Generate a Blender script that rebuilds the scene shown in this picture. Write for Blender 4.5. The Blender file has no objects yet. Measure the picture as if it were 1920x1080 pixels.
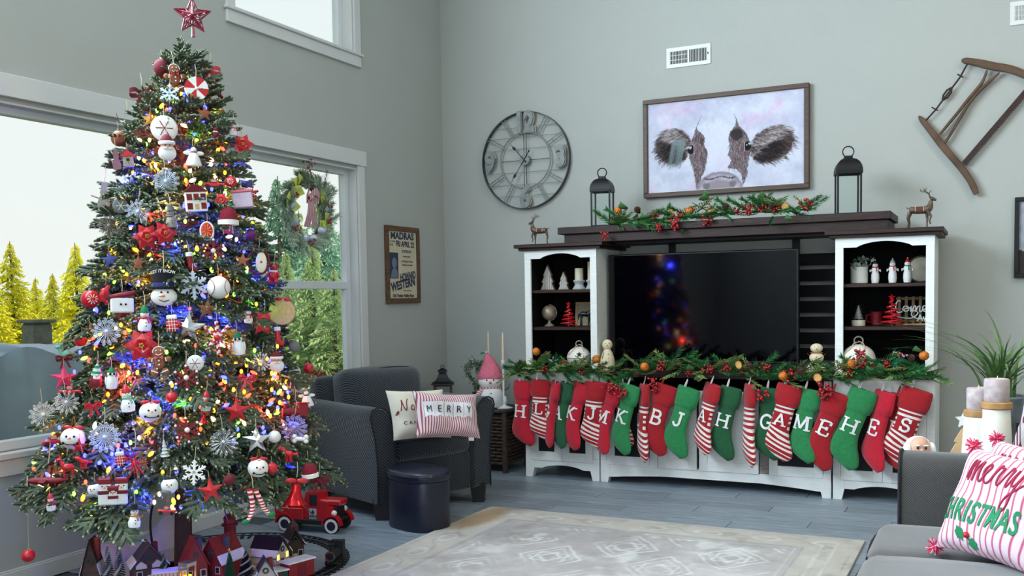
import bpy, bmesh, math, random
import numpy as np
from mathutils import Vector, Matrix, Euler, noise
PI = math.pi
sc = bpy.context.scene
COL = sc.collection
rnd = random.Random(7)
# ---------------------------------------------------------------- camera
FPX, CYP = 1813.15, 664.5
YAW, PITCH, ROLL = -0.462038759, -0.0581414742, -0.0164327871
CAM = Vector((4.4587, -7.6219, 1.43))
def _basis():
 cy, sy, cp, sp = math.cos(YAW), math.sin(YAW), math.cos(PITCH), math.sin(PITCH)
 f = Vector((sy*cp, cy*cp, sp)); r = Vector((cy, -sy, 0)); u = r.cross(f)
 c, s = math.cos(ROLL), math.sin(ROLL)
 return c*r+s*u, -s*r+c*u, f
RX, UP, FW = _basis()
cd = bpy.data.cameras.new('camera'); cam = bpy.data.objects.new('camera', cd); COL.objects.link(cam)
cam.matrix_world = Matrix(((RX.x, UP.x, -FW.x, CAM.x), (RX.y, UP.y, -FW.y, CAM.y), (RX.z, UP.z, -FW.z, CAM.z), (0, 0, 0, 1)))
cd.sensor_width = 36; cd.lens = 36*FPX/1920; cd.shift_y = (CYP-540)/1920; cd.clip_start = .05; cd.clip_end = 300
sc.camera = cam
# ---------------------------------------------------------------- world, lights, exposure
sc.view_settings.view_transform = 'Standard'; sc.view_settings.look = 'None'
sc.view_settings.exposure = -0.10
sc.view_settings.gamma = 1; sc.view_settings.use_curve_mapping = False
w = bpy.data.worlds.new('sky'); sc.world = w; w.use_nodes = True
wn = w.node_tree; wn.nodes.clear()
wo = wn.nodes.new('ShaderNodeOutputWorld'); bg = wn.nodes.new('ShaderNodeBackground')
tc = wn.nodes.new('ShaderNodeTexCoord'); sp = wn.nodes.new('ShaderNodeSeparateXYZ'); cr = wn.nodes.new('ShaderNodeValToRGB')
wn.links.new(tc.outputs['Generated'], sp.inputs[0]); wn.links.new(sp.outputs['Z'], cr.inputs[0])
cr.color_ramp.elements[0].position = 0.0; cr.color_ramp.elements[0].color = (.86, .87, .84, 1)
cr.color_ramp.elements[1].position = 0.8; cr.color_ramp.elements[1].color = (.60, .76, .95, 1)
e_ = cr.color_ramp.elements.new(.35); e_.color = (.80, .86, .88, 1)
wn.links.new(cr.outputs[0], bg.inputs[0]); bg.inputs[1].default_value = 1.2
wn.links.new(bg.outputs[0], wo.inputs[0])
def area(name, loc, rot, sx, sy, power, col, portal=False, spread=None):
 l = bpy.data.lights.new(name, 'AREA'); l.shape = 'RECTANGLE'; l.size = sx; l.size_y = sy; l.energy = power; l.color = col
 if portal: l.cycles.is_portal = True
 if spread: l.spread = spread
 o = bpy.data.objects.new(name, l); COL.objects.link(o); o.location = loc; o.rotation_euler = rot
 return o
# added unseen fill high on the left wall, above the television's reflection
area('high_left_fill', (.05, -6.3, 3.75), (0, -PI/2, 0), 1.5, 6.0, 720, (.74, .89, 1.0))
area('fill_behind_camera', (4.6, -10.2, 2.1), (PI/2, 0, 0), 4.6, 2.4, 105, (.86, .94, 1.0))  # added unseen fill from behind the camera, no window is built there
area('ceiling_light', (6.2, -3.6, 5.0), (0, 0, 0), 1.2, 1.2, 75, (1.0, .84, .66))
area('portal_low', (-.02, -2.9, 1.53), (0, -PI/2, 0), 1.9, 3.2, 1, (1, 1, 1), portal=True)
area('portal_high', (-.02, -2.0, 3.9), (0, -PI/2, 0), 1.1, 1.3, 1, (1, 1, 1), portal=True)
sun = bpy.data.lights.new('sun', 'SUN'); sun.energy = 6; sun.color = (1, .90, .62); sun.angle = .02
so = bpy.data.objects.new('sun', sun); COL.objects.link(so); so.rotation_euler = (math.radians(38), 0, math.radians(75))
so.location = (10, -4, 9)
sc.cycles.use_denoising = True
sc.cycles.max_bounces = 8; sc.cycles.diffuse_bounces = 4; sc.cycles.transparent_max_bounces = 12
sc.cycles.sample_clamp_indirect = 6; sc.cycles.caustics_reflective = False; sc.cycles.caustics_refractive = False
# ---------------------------------------------------------------- projection helpers
def ray(px, py):
 return (RX*((px-960)/FPX) - UP*((py-CYP)/FPX) + FW)
def onx(px, py, X=0.): d = ray(px, py); return CAM + d*((X-CAM.x)/d.x)
def ony(px, py, Y=0.): d = ray(px, py); return CAM + d*((Y-CAM.y)/d.y)
def onz(px, py, Z=0.): d = ray(px, py); return CAM + d*((Z-CAM.z)/d.z)
def ond(px, py, D): return CAM + ray(px, py)*D          # D = depth along the view axis
def proj(p):
 v = Vector(p)-CAM; z = v.dot(FW); return 960+FPX*v.dot(RX)/z, CYP-FPX*v.dot(UP)/z, z
def face(p, off=0.0):                                   # z-rotation so that local -Y looks at the camera
 d = CAM-Vector(p); return math.atan2(d.x, -d.y)+off
# ---------------------------------------------------------------- materials
def lin(c): 
 return tuple(((x/255)/12.92 if x/255 <= .04045 else ((x/255+.055)/1.055)**2.4) for x in c)
MATS = {}
def mat(name, c, rough=.6, metal=0., var=.12, scale=25., bump=0., bscale=None, spec=.5, emit=0., coat=0., c2=None, stretch=None, sheen=0., trans=0., island=0.):
 if name in MATS: return MATS[name]
 m = bpy.data.materials.new(name); m.use_nodes = True; nt = m.node_tree; p = nt.nodes['Principled BSDF']
 L = lin(c)
 p.inputs['Roughness'].default_value = rough; p.inputs['Metallic'].default_value = metal
 p.inputs['Specular IOR Level'].default_value = spec
 if coat: p.inputs['Coat Weight'].default_value = coat; p.inputs['Coat Roughness'].default_value = .1
 if sheen: p.inputs['Sheen Weight'].default_value = sheen
 if trans: p.inputs['Transmission Weight'].default_value = trans
 tx = nt.nodes.new('ShaderNodeTexCoord'); mp = nt.nodes.new('ShaderNodeMapping'); nz = nt.nodes.new('ShaderNodeTexNoise')
 if stretch: mp.inputs['Scale'].default_value = stretch
 nz.inputs['Scale'].default_value = scale; nz.inputs['Detail'].default_value = 4
 nt.links.new(tx.outputs['Object'], mp.inputs[0]); nt.links.new(mp.outputs[0], nz.inputs['Vector'])
 mx = nt.nodes.new('ShaderNodeMix'); mx.data_type = 'RGBA'
 A = tuple(max(0, x*(1-var)) for x in L); B = tuple(min(1, x*(1+var)) for x in L) if c2 is None else lin(c2)
 if c2 is not None: A = L
 mx.inputs[6].default_value = (*A, 1); mx.inputs[7].default_value = (*B, 1)
 rp = nt.nodes.new('ShaderNodeMapRange'); rp.inputs[1].default_value = .3; rp.inputs[2].default_value = .7
 nt.links.new(nz.outputs['Fac'], rp.inputs[0]); nt.links.new(rp.outputs[0], mx.inputs[0])
 out = mx.outputs[2]
 if island:
  gi = nt.nodes.new('ShaderNodeObjectInfo'); hs = nt.nodes.new('ShaderNodeHueSaturation'); mr = nt.nodes.new('ShaderNodeMapRange')
  mr.inputs[3].default_value = 1-island; mr.inputs[4].default_value = 1+island
  nt.links.new(gi.outputs['Random'], mr.inputs[0]); nt.links.new(mr.outputs[0], hs.inputs['Value']); nt.links.new(out, hs.inputs['Color']); out = hs.outputs[0]
 nt.links.new(out, p.inputs['Base Color'])
 if bump:
  b = nt.nodes.new('ShaderNodeBump'); b.inputs['Strength'].default_value = bump; b.inputs['Distance'].default_value = .01
  if bscale:
   n2 = nt.nodes.new('ShaderNodeTexNoise'); n2.inputs['Scale'].default_value = bscale; n2.inputs['Detail'].default_value = 3
   nt.links.new(mp.outputs[0], n2.inputs['Vector']); nt.links.new(n2.outputs['Fac'], b.inputs['Height'])
  else: nt.links.new(nz.outputs['Fac'], b.inputs['Height'])
  nt.links.new(b.outputs[0], p.inputs['Normal'])
 if emit:
  p.inputs['Emission Color'].default_value = (*L, 1); p.inputs['Emission Strength'].default_value = emit
 MATS[name] = m
 return m
def wave_mat(name, ca, cb, scale, axis='X', rough=.8, dist=0., sharp=.5, bump=0., rot=None, coord='Object', duty=.5, detail=2.):
 """stripes woven or printed in a cloth"""
 m = bpy.data.materials.new(name); m.use_nodes = True; nt = m.node_tree; p = nt.nodes['Principled BSDF']; MATS[name] = m
 p.inputs['Roughness'].default_value = rough; p.inputs['Specular IOR Level'].default_value = .25
 tx = nt.nodes.new('ShaderNodeTexCoord'); mp = nt.nodes.new('ShaderNodeMapping'); wv = nt.nodes.new('ShaderNodeTexWave')
 wv.bands_direction = axis; wv.inputs['Scale'].default_value = scale; wv.inputs['Distortion'].default_value = dist; wv.inputs['Detail'].default_value = detail
 if rot: mp.inputs['Rotation'].default_value = rot
 nt.links.new(tx.outputs[coord], mp.inputs[0]); nt.links.new(mp.outputs[0], wv.inputs['Vector'])
 r = nt.nodes.new('ShaderNodeValToRGB'); s = (1-sharp)*.25
 r.color_ramp.elements[0].position = max(0, duty-s); r.color_ramp.elements[1].position = min(1, duty+s)
 r.color_ramp.elements[0].color = (*lin(ca), 1); r.color_ramp.elements[1].color = (*lin(cb), 1)
 nt.links.new(wv.outputs['Fac'], r.inputs[0]); nt.links.new(r.outputs[0], p.inputs['Base Color'])
 if bump:
  b = nt.nodes.new('ShaderNodeBump'); b.inputs['Strength'].default_value = bump; b.inputs['Distance'].default_value = .004
  nt.links.new(wv.outputs['Fac'], b.inputs['Height']); nt.links.new(b.outputs[0], p.inputs['Normal'])
 return m
# ---------------------------------------------------------------- mesh builder
class MB:
 def __init__(s): s.V = []; s.F = []; s.M = []; s.T = Matrix(); s.m = 0
 def add(s, vs, fs, m=None):
  o = len(s.V); T = s.T
  s.V += [tuple(T @ Vector(v)) for v in vs]
  s.F += [tuple(i+o for i in f) for f in fs]; s.M += [s.m if m is None else m]*len(fs); return s
 def box(s, cx, cy, cz, sx, sy, sz, b=0.0, rz=0., m=None):
  h = (sx/2, sy/2, sz/2); b = min(b, min(h)*.49); R = Matrix.Rotation(rz, 3, 'Z') if rz else None
  vs, fs = [], []
  def put(x, y, z):
   v = Vector((x, y, z)); v = R @ v if R else v
   vs.append((v.x+cx, v.y+cy, v.z+cz)); return len(vs)-1
  if b <= 0:
   idx = {}
   for i in (-1, 1):
    for j in (-1, 1):
     for k in (-1, 1): idx[i, j, k] = put(i*h[0], j*h[1], k*h[2])
   q = [((-1,-1,-1),(-1,-1,1),(-1,1,1),(-1,1,-1)), ((1,-1,-1),(1,1,-1),(1,1,1),(1,-1,1)), ((-1,-1,-1),(1,-1,-1),(1,-1,1),(-1,-1,1)),
     ((-1,1,-1),(-1,1,1),(1,1,1),(1,1,-1)), ((-1,-1,-1),(-1,1,-1),(1,1,-1),(1,-1,-1)), ((-1,-1,1),(1,-1,1),(1,1,1),(-1,1,1))]
   return s.add(vs, [tuple(idx[c] for c in f) for f in q], m)
  g = {}
  for i in (-1, 1):
   for j in (-1, 1):
    for k in (-1, 1):
     sg = (i, j, k)
     for a in range(3):
      p = [sg[t]*(h[t] if t == a else h[t]-b) for t in range(3)]; g[sg, a] = put(*p)
  for a in range(3):
   u, v = (a+1) % 3, (a+2) % 3
   for sgn in (-1, 1):
    ring = []
    for (p, q) in ((-1,-1),(1,-1),(1,1),(-1,1)):
     c = [0]*3; c[a] = sgn; c[u] = p; c[v] = q; ring.append(g[tuple(c), a])
    fs.append(tuple(ring if sgn > 0 else ring[::-1]))
   for p in (-1, 1):
    for q in (-1, 1):
     c0 = [0]*3; c1 = [0]*3; c0[a] = -1; c1[a] = 1
     for c in (c0, c1): c[u] = p; c[v] = q
     f = (g[tuple(c0), u], g[tuple(c1), u], g[tuple(c1), v], g[tuple(c0), v])
     fs.append(f if p*q > 0 else f[::-1])
  for i in (-1, 1):
   for j in (-1, 1):
    for k in (-1, 1):
     f = (g[(i,j,k),0], g[(i,j,k),1], g[(i,j,k),2]); fs.append(f if i*j*k > 0 else f[::-1])
  return s.add(vs, fs, m)
 def bx(s, x0, x1, y0, y1, z0, z1, b=0., m=None):
  return s.box((x0+x1)/2, (y0+y1)/2, (z0+z1)/2, abs(x1-x0), abs(y1-y0), abs(z1-z0), b, m=m)
 def ring_loft(s, rings, closed=True, cap=True, m=None, mf=None):
  n = len(rings[0]); vs = [v for r in rings for v in r]; o = len(s.F)
  fs = []; ms = []
  for i in range(len(rings)-1):
   for j in range(n if closed else n-1):
    k = (j+1) % n; fs.append((i*n+j, i*n+k, (i+1)*n+k, (i+1)*n+j)); ms.append(mf(i, j) if mf else (s.m if m is None else m))
  if cap and closed:
   fs.append(tuple(range(n))[::-1]); ms.append(ms[0]); fs.append(tuple((len(rings)-1)*n+j for j in range(n))); ms.append(ms[-2])
  s.add(vs, fs, m); s.M[o:] = ms; return s
 def tube(s, pts, r, n=8, cap=True, m=None, closed=False):
  pts = [Vector(p) for p in pts]; N = len(pts); rr = r if isinstance(r, (list, tuple)) else [r]*N
  rings = []; prev = None
  for i, p in enumerate(pts):
   if closed: t = (pts[(i+1) % N]-pts[i-1])
   else: t = pts[min(i+1, N-1)]-pts[max(i-1, 0)]
   t = t.normalized() if t.length > 1e-9 else Vector((0, 0, 1))
   if prev is None:
    a = Vector((0, 0, 1)) if abs(t.z) < .9 else Vector((1, 0, 0)); u = t.cross(a).normalized()
   else:
    u = prev-t*prev.dot(t); u = u.normalized() if u.length > 1e-6 else t.orthogonal().normalized()
   prev = u; v = t.cross(u)
   rings.append([tuple(p+(u*math.cos(2*PI*k/n)+v*math.sin(2*PI*k/n))*rr[i]) for k in range(n)])
  if closed: rings.append(rings[0])
  return s.ring_loft(rings, cap=cap and not closed, m=m)
 def cyl(s, p0, p1, r0, r1=None, n=16, cap=True, m=None): return s.tube([p0, p1], [r0, r0 if r1 is None else r1], n, cap, m)
 def lathe(s, prof, n=24, c=(0, 0, 0), m=None, sx=1., sy=1., mf=None, cap=True):
  rings = [[(c[0]+max(r, 1e-4)*math.cos(2*PI*k/n)*sx, c[1]+max(r, 1e-4)*math.sin(2*PI*k/n)*sy, c[2]+z) for k in range(n)] for r, z in prof]
  return s.ring_loft(rings, m=m, mf=mf, cap=cap)
 def ell(s, c, r, nu=14, nv=9, m=None):
  if not isinstance(r, (list, tuple)): r = (r, r, r)
  rings = []
  for j in range(nv+1):
   t = PI*j/nv; q = max(math.sin(t), .02)
   rings.append([(c[0]+r[0]*q*math.cos(2*PI*k/nu), c[1]+r[1]*q*math.sin(2*PI*k/nu), c[2]-r[2]*math.cos(t)) for k in range(nu)])
  return s.ring_loft(rings, m=m)
 def prism(s, poly, y0, y1, m=None, bev=0.):
  """outline in x,z extruded from y0 (front) to y1 (back)"""
  A = sum(poly[i][0]*poly[(i+1) % len(poly)][1]-poly[(i+1) % len(poly)][0]*poly[i][1] for i in range(len(poly)))
  if A < 0: poly = poly[::-1]
  n = len(poly); vs = [(x, y0, z) for x, z in poly]+[(x, y1, z) for x, z in poly]
  fs = [tuple(range(n)), tuple(range(2*n-1, n-1, -1))]+[((i+1) % n, i, n+i, n+(i+1) % n) for i in range(n)]
  return s.add(vs, fs, m)
 def star(s, c, R, r, t, n=5, m=None, rot=0.):
  """faceted star facing -y"""
  vs = [(c[0], c[1]-t, c[2]), (c[0], c[1]+t, c[2])]
  for k in range(2*n):
   a = PI/2+rot+PI*k/n; q = R if k % 2 == 0 else r; vs.append((c[0]+q*math.cos(a), c[1], c[2]+q*math.sin(a)))
  fs = []
  for k in range(2*n):
   i, j = 2+k, 2+(k+1) % (2*n); fs += [(0, i, j), (1, j, i)]
  return s.add(vs, fs, m)
 def obj(s, name, mats, parent=None, loc=None, rot=None, smooth=True, ang=40):
  me = bpy.data.meshes.new(name); me.from_pydata(s.V, [], s.F)
  if not isinstance(mats, (list, tuple)): mats = [mats]
  for q in mats: me.materials.append(q)
  me.polygons.foreach_set('material_index', s.M)
  if smooth:
   me.polygons.foreach_set('use_smooth', [True]*len(s.F)); me.set_sharp_from_angle(angle=math.radians(ang))
  me.update()
  return link(name, me, parent, loc, rot)
def link(name, me, parent=None, loc=None, rot=None):
 o = bpy.data.objects.new(name, me); COL.objects.link(o)
 if parent: o.parent = parent
 if loc is not None: o.location = loc
 if rot is not None: o.rotation_euler = rot
 return o
def tag(o, label=None, cat=None, group=None, kind=None):
 if label: o['label'] = label
 if cat: o['category'] = cat
 if group: o['group'] = group
 if kind: o['kind'] = kind
 return o
def thing(name, label, cat, loc=(0, 0, 0), rz=0., group=None, rot=None):
 o = bpy.data.objects.new(name, None); o.empty_display_size = .05; COL.objects.link(o); o.location = loc
 o.rotation_euler = rot if rot else (0, 0, rz)
 return tag(o, label, cat, group)
def struct(o): o['kind'] = 'structure'; return o
def stuff(o): o['kind'] = 'stuff'; return o
def copytree(o, parent=None):
 c = o.copy(); COL.objects.link(c); c.parent = parent
 for ch in list(o.children): copytree(ch, c)
 return c
def text_mb(txt, size, ex=.002, sx=1., bold=0.0, align='CENTER', space=1.0):
 """built-in font turned into a mesh lying in x,z and facing -y"""
 cu = bpy.data.curves.new('t', 'FONT'); cu.body = txt; cu.size = size; cu.extrude = ex; cu.align_x = align; cu.align_y = 'CENTER'; cu.offset = bold; cu.resolution_u = 3; cu.space_character = space
 o = bpy.data.objects.new('t', cu); COL.objects.link(o); dg = bpy.context.evaluated_depsgraph_get(); dg.update()
 me = bpy.data.meshes.new_from_object(o.evaluated_get(dg)); bpy.data.objects.remove(o)
 vs = [(v.co.x*sx, -v.co.z, v.co.y) for v in me.vertices]; fs = [tuple(p.vertices) for p in me.polygons]
 bpy.data.meshes.remove(me); return vs, fs
def interp(x, xs, ys):
 if x <= xs[0]: return ys[0]
 for i in range(len(xs)-1):
  if x <= xs[i+1]:
   t = (x-xs[i])/(xs[i+1]-xs[i]); return ys[i]+(ys[i+1]-ys[i])*t
 return ys[-1]
def smooth_path(pts, n=6):
 pts = [Vector(p) for p in pts]; out = []
 for i in range(len(pts)-1):
  p0, p1, p2, p3 = pts[max(i-1, 0)], pts[i], pts[i+1], pts[min(i+2, len(pts)-1)]
  for k in range(n):
   t = k/n; out.append(.5*((2*p1)+(-p0+p2)*t+(2*p0-5*p1+4*p2-p3)*t*t+(-p0+3*p1-3*p2+p3)*t**3))
 out.append(pts[-1]); return out
# common materials
WHITEP = mat('white_paint', (226, 228, 224), .45, var=.05, scale=8)
DISTW = mat('distressed_white', (236, 237, 233), .5, var=.04, scale=14, bump=.05, stretch=(1, 1, 6))
DARKW = mat('dark_walnut', (46, 28, 23), .5, spec=.35, var=.5, scale=9, stretch=(1, 12, 12), bump=.15)
BLACKM = mat('black_metal', (13, 14, 17), .45, metal=.3, var=.1)
BLACKI = mat('black_interior', (14, 14, 15), .8, spec=.2)
RED = mat('red_satin', (190, 20, 30), .35, var=.15, coat=.3)
DRED = mat('dark_red', (128, 14, 28), .5, var=.2)
WHITE = mat('white_ceramic', (238, 236, 230), .35, var=.04)
SNOWW = mat('white_felt', (236, 236, 236), .9, var=.05, scale=60, bump=.2)
BLACK = mat('black_matte', (16, 16, 18), .7)
GOLD = mat('gold_metal', (190, 140, 70), .35, metal=.8)
SILVER = mat('silver_frost', (196, 206, 220), .35, metal=.35, var=.12, scale=80)
BROWN = mat('gingerbread_brown', (140, 84, 54), .75, var=.15)
TANW = mat('tan_wood', (206, 170, 122), .6, var=.15, scale=12, stretch=(1, 1, 8))
GREEN = mat('green_felt', (28, 120, 66), .85, var=.15)
ORANGE = mat('orange_peel', (214, 120, 40), .6, var=.25, scale=40)
CREAM = mat('cream_wax', (236, 226, 196), .45, var=.04)
PINK = mat('pink_knit', (214, 110, 132), .9, var=.15, bump=.3, scale=80)
ICING = mat('white_icing', (240, 236, 230), .6)
CARROT = mat('carrot_orange', (225, 120, 50), .6)
GREYW = mat('grey_wood', (150, 142, 132), .75, var=.25, scale=14, stretch=(1, 1, 6))
ROPE = mat('natural_twine', (196, 176, 140), .9, bump=.3, scale=90)
# ================================================================ STRUCTURE
WALLM = mat('wall_paint', (179, 181, 175), .75, var=.015, scale=3, bump=.12, bscale=140, spec=.3)
TRIMM = mat('trim_paint', (214, 215, 212), .4, var=.02, scale=5)
CEILM = mat('ceiling_paint', (225, 224, 220), .8)
LOW = (-4.75, -1.34, .68, 2.46)       # lower window opening y0,y1,z0,z1
HIGH = (-2.66, -1.34, 3.345, 4.55)
def wall_left():
 b = MB(); X0, X1 = -.16, 0.
 b.bx(X0, X1, -10.6, LOW[0], 0, 5.3); b.bx(X0, X1, LOW[1], 0, 0, 5.3)
 b.bx(X0, X1, LOW[0], LOW[1], 0, LOW[2]); b.bx(X0, X1, LOW[0], LOW[1], LOW[3], HIGH[2])
 b.bx(X0, X1, LOW[0], HIGH[0], HIGH[2], HIGH[3])
 b.bx(X0, X1, LOW[0], LOW[1], HIGH[3], 5.3)
 return struct(b.obj('wall_left', WALLM, smooth=False))
wall_left()
struct(MB().bx(-.16, 8.2, 0, .16, 0, 5.3).obj('wall_back', WALLM, smooth=False))
struct(MB().bx(8.0, 8.16, -10.6, 0, 0, 5.3).obj('wall_right', WALLM, smooth=False))
struct(MB().bx(-.16, 8.2, -10.76, -10.6, 0, 5.3).obj('wall_front', WALLM, smooth=False))
struct(MB().bx(-.16, 8.2, -10.76, .16, 5.3, 5.42).obj('ceiling', CEILM, smooth=False))
# ---- floor with laid planks
FLM = mat('vinyl_plank', (86, 98, 110), .38, c2=(168, 180, 190), scale=5, stretch=(1.1, 26, 1), bump=.06, spec=.5, island=.16)
floor = struct(MB().bx(-.16, 8.2, -10.6, .16, -.06, -.006).obj('floor', mat('floor_base', (70, 76, 82), .5), smooth=False))
pk = MB().box(0, 0, -.003, 1.216, .1765, .006, .0012); pk0 = None
for j in range(27):
 off = -(j*.457 % 1.22)
 for i in range(6):
  x = off+i*1.22+.4; y = -.09-j*.178
  if x-.6 > 5.0 or x < -.2: continue
  if pk0 is None: pk0 = pk.obj('plank', FLM, floor, (x, y, 0), smooth=False)
  else:
   c = pk0.copy(); COL.objects.link(c); c.parent = floor; c.location = (x, y, 0)
# ---- baseboards
def basebd(name, x0, x1, y0, y1):
 b = MB(); b.bx(x0, x1, y0, y1, 0, .085, .003); 
 b.bx(x0, x1-.004 if x1-x0 < .1 else x1, y0 if x1-x0 < .1 else y0+.004, y1, .085, .094, .002); struct(b.obj(name, TRIMM, smooth=False))
basebd('baseboard_left', 0.0, .016, -10.6, -.001)
basebd('baseboard_back', 0.0, 8.0, -.016, 0.0)
# ---- window joinery
VINYL = mat('white_vinyl', (222, 226, 226), .35, var=.02)
def glass_mat():
 m = bpy.data.materials.new('window_glass'); m.use_nodes = True; nt = m.node_tree; nt.nodes.clear()
 o = nt.nodes.new('ShaderNodeOutputMaterial'); t = nt.nodes.new('ShaderNodeBsdfTransparent'); g = nt.nodes.new('ShaderNodeBsdfGlossy'); mx = nt.nodes.new('ShaderNodeMixShader'); fr = nt.nodes.new('ShaderNodeFresnel')
 ge = nt.nodes.new('ShaderNodeNewGeometry'); ir = nt.nodes.new('ShaderNodeMapRange'); ir.inputs[3].default_value = 1.22; ir.inputs[4].default_value = 1/1.22; nt.links.new(ge.outputs['Backfacing'], ir.inputs[0]); nt.links.new(ir.outputs[0], fr.inputs[0]); g.inputs['Roughness'].default_value = .02; t.inputs[0].default_value = (.97, .99, .985, 1)
 nt.links.new(fr.outputs[0], mx.inputs[0]); nt.links.new(t.outputs[0], mx.inputs[1]); nt.links.new(g.outputs[0], mx.inputs[2]); nt.links.new(mx.outputs[0], o.inputs[0])
 return m
GLASS = glass_mat()
def sash(parent, y0, y1, z0, z1, x, rail=None, fw=.05):
 b = MB()
 for (a, c, d, e) in ((y0, y0+fw, z0, z1), (y1-fw, y1, z0, z1)): b.bx(x-.03, x+.03, a, c, d, e, .004)
 for (d, e) in ((z0, z0+fw), (z1-fw, z1)): b.bx(x-.03, x+.03, y0+fw, y1-fw, d, e, .004)
 b.obj('window_frame', VINYL, parent, smooth=False)
 if rail:
  MB().bx(x-.025, x+.04, y0+fw, y1-fw, rail-.03, rail+.03, .004).obj('meeting_rail', VINYL, parent, smooth=False)
  r = MB(); r.bx(x-.005, x+.035, y1-fw-.035, y1-fw, z0+fw, rail-.03, .003); r.bx(x-.005, x+.035, y0+fw, y0+fw+.035, z0+fw, rail-.03, .003); r.bx(x-.005, x+.035, y0+fw+.035, y1-fw-.035, z0+fw, z0+fw+.045, .003)
  r.obj('sash_frame', VINYL, parent, smooth=False)
  MB().bx(x-.02, x-.014, y0+fw, y1-fw, rail, z1-fw).obj('pane', GLASS, parent, smooth=False)
  MB().bx(x+.008, x+.014, y0+fw, y1-fw, z0+fw, rail).obj('pane', GLASS, parent, smooth=False)
 else: MB().bx(x-.004, x+.004, y0+fw, y1-fw, z0+fw, z1-fw).obj('pane', GLASS, parent, smooth=False)
w1 = struct(MB().bx(-.14, -.05, -2.72, -2.64, LOW[2], LOW[3], .004).obj('window_1', VINYL, smooth=False))
sash(w1, -2.64, LOW[1]-.012, LOW[2]+.01, LOW[3], -.10, rail=1.55)
sash(w1, LOW[0], -2.72, LOW[2]+.01, LOW[3], -.10)
t = MB()
t.bx(-.03, .032, LOW[0]-.1, LOW[1]+.085, LOW[2]-.022, LOW[2]+.012, .005)       # stool
struct(t.obj('trim_1', TRIMM, smooth=False))
struct(MB().bx(0, .02, LOW[0]-.09, LOW[1]+.08, LOW[2]-.105, LOW[2]-.022, .003).obj('trim_2', TRIMM, smooth=False))
struct(MB().bx(0, .02, LOW[1], LOW[1]+.088, LOW[2]+.012, LOW[3]+.02, .003).obj('trim_3', TRIMM, smooth=False))
struct(MB().bx(0, .028, LOW[0]-.1, LOW[1]+.105, LOW[3]+.02, LOW[3]+.135, .003).obj('trim_4', TRIMM, smooth=False))
w2 = struct(MB().bx(-.155, -.12, HIGH[0], HIGH[1], HIGH[2], HIGH[2]+.02).obj('window_2', VINYL, smooth=False))
sash(w2, HIGH[0], HIGH[1]-.01, HIGH[2]+.01, HIGH[3], -.12)
struct(MB().bx(0, .035, HIGH[0]-.095, HIGH[1]+.095, HIGH[2]-.018, HIGH[2]+.004, .004).obj('trim_5', TRIMM, smooth=False))
struct(MB().bx(0, .02, HIGH[0]-.08, HIGH[1]+.08, HIGH[2]-.1, HIGH[2]-.018, .003).obj('trim_6', TRIMM, smooth=False))
struct(MB().bx(0, .02, HIGH[1], HIGH[1]+.08, HIGH[2]+.004, HIGH[3]+.1, .003).obj('trim_7', TRIMM, smooth=False))
struct(MB().bx(0, .02, HIGH[0]-.08, HIGH[0], HIGH[2]+.004, HIGH[3]+.1, .003).obj('trim_8', TRIMM, smooth=False))
k_ = 9
for (y0, y1, z0, z1) in ((LOW[1]-.012, LOW[1]-.001, LOW[2]+.012, LOW[3]-.012), (HIGH[1]-.012, HIGH[1]-.001, HIGH[2]+.005, HIGH[3]), (LOW[0], LOW[1]-.001, LOW[3]-.012, LOW[3]-.001)):
 struct(MB().bx(-.155, .001, y0, y1, z0, z1).obj('trim_%d' % k_, TRIMM, smooth=False)); k_ += 1
# ================================================================ OUTSIDE
struct(MB().bx(-60, -.16, -40, 30, -.9, -.5).obj('ground_outside', mat('forest_floor', (120, 128, 92), .9, var=.3, scale=2), smooth=False))
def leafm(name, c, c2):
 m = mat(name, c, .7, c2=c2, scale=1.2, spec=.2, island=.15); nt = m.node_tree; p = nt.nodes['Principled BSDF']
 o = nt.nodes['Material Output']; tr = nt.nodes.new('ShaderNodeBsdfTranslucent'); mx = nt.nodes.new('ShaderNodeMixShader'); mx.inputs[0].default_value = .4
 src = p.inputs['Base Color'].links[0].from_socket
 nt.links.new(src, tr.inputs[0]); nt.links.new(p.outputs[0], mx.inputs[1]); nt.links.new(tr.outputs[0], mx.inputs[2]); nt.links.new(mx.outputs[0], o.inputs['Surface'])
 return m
LY = leafm('yellow_lit_needles', (240, 226, 70), (176, 190, 66)); LT = leafm('hazy_teal_needles', (160, 196, 176), (120, 164, 146)); LG = leafm('green_needles', (204, 216, 160), (146, 182, 142))  # pale haze and yellow sunlight are put into these needle colours
BARK = mat('bark', (92, 80, 66), .9, var=.3)
def conifer_mesh(seed, n=34, per=9):
 r = random.Random(seed); V, F = [], []
 for k in range(n):
  h = .06+.94*(k/n)**.92; R = .30*(1-h)+.015
  for q in range(per):
   a = r.uniform(0, 2*PI); L = R*r.uniform(.7, 1.1); z = h+r.uniform(-.01, .01)
   d = Vector((math.cos(a), math.sin(a), 0)); s = Vector((-d.y, d.x, 0))
   for t in range(5):
    f0 = .15+.8*t/5; p = d*(L*f0)+Vector((0, 0, z-.06*f0*f0+.03*f0)); wv = L*.33*(1-f0*.75)*r.uniform(.7, 1.2)
    for sg in (-1, 1):
     tip = p+s*(sg*wv)+d*(L*.22)+Vector((0, 0, r.uniform(-.030, .008)))
     o = len(V); V += [tuple(p), tuple(p+d*(L*.10)), tuple(tip), tuple(p+d*L*.02+Vector((0, 0, -.012)))]; F += [(o, o+1, o+2), (o, o+2, o+3)]
 me = bpy.data.meshes.new('needles'); me.from_pydata(V, [], F); return me
CM = [conifer_mesh(s) for s in (1, 2, 3)]
TR = MB(); TR.tube([(0, 0, 0), (0, 0, .5), (0, 0, 1)], [.018, .012, .002], 7); 
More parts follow.
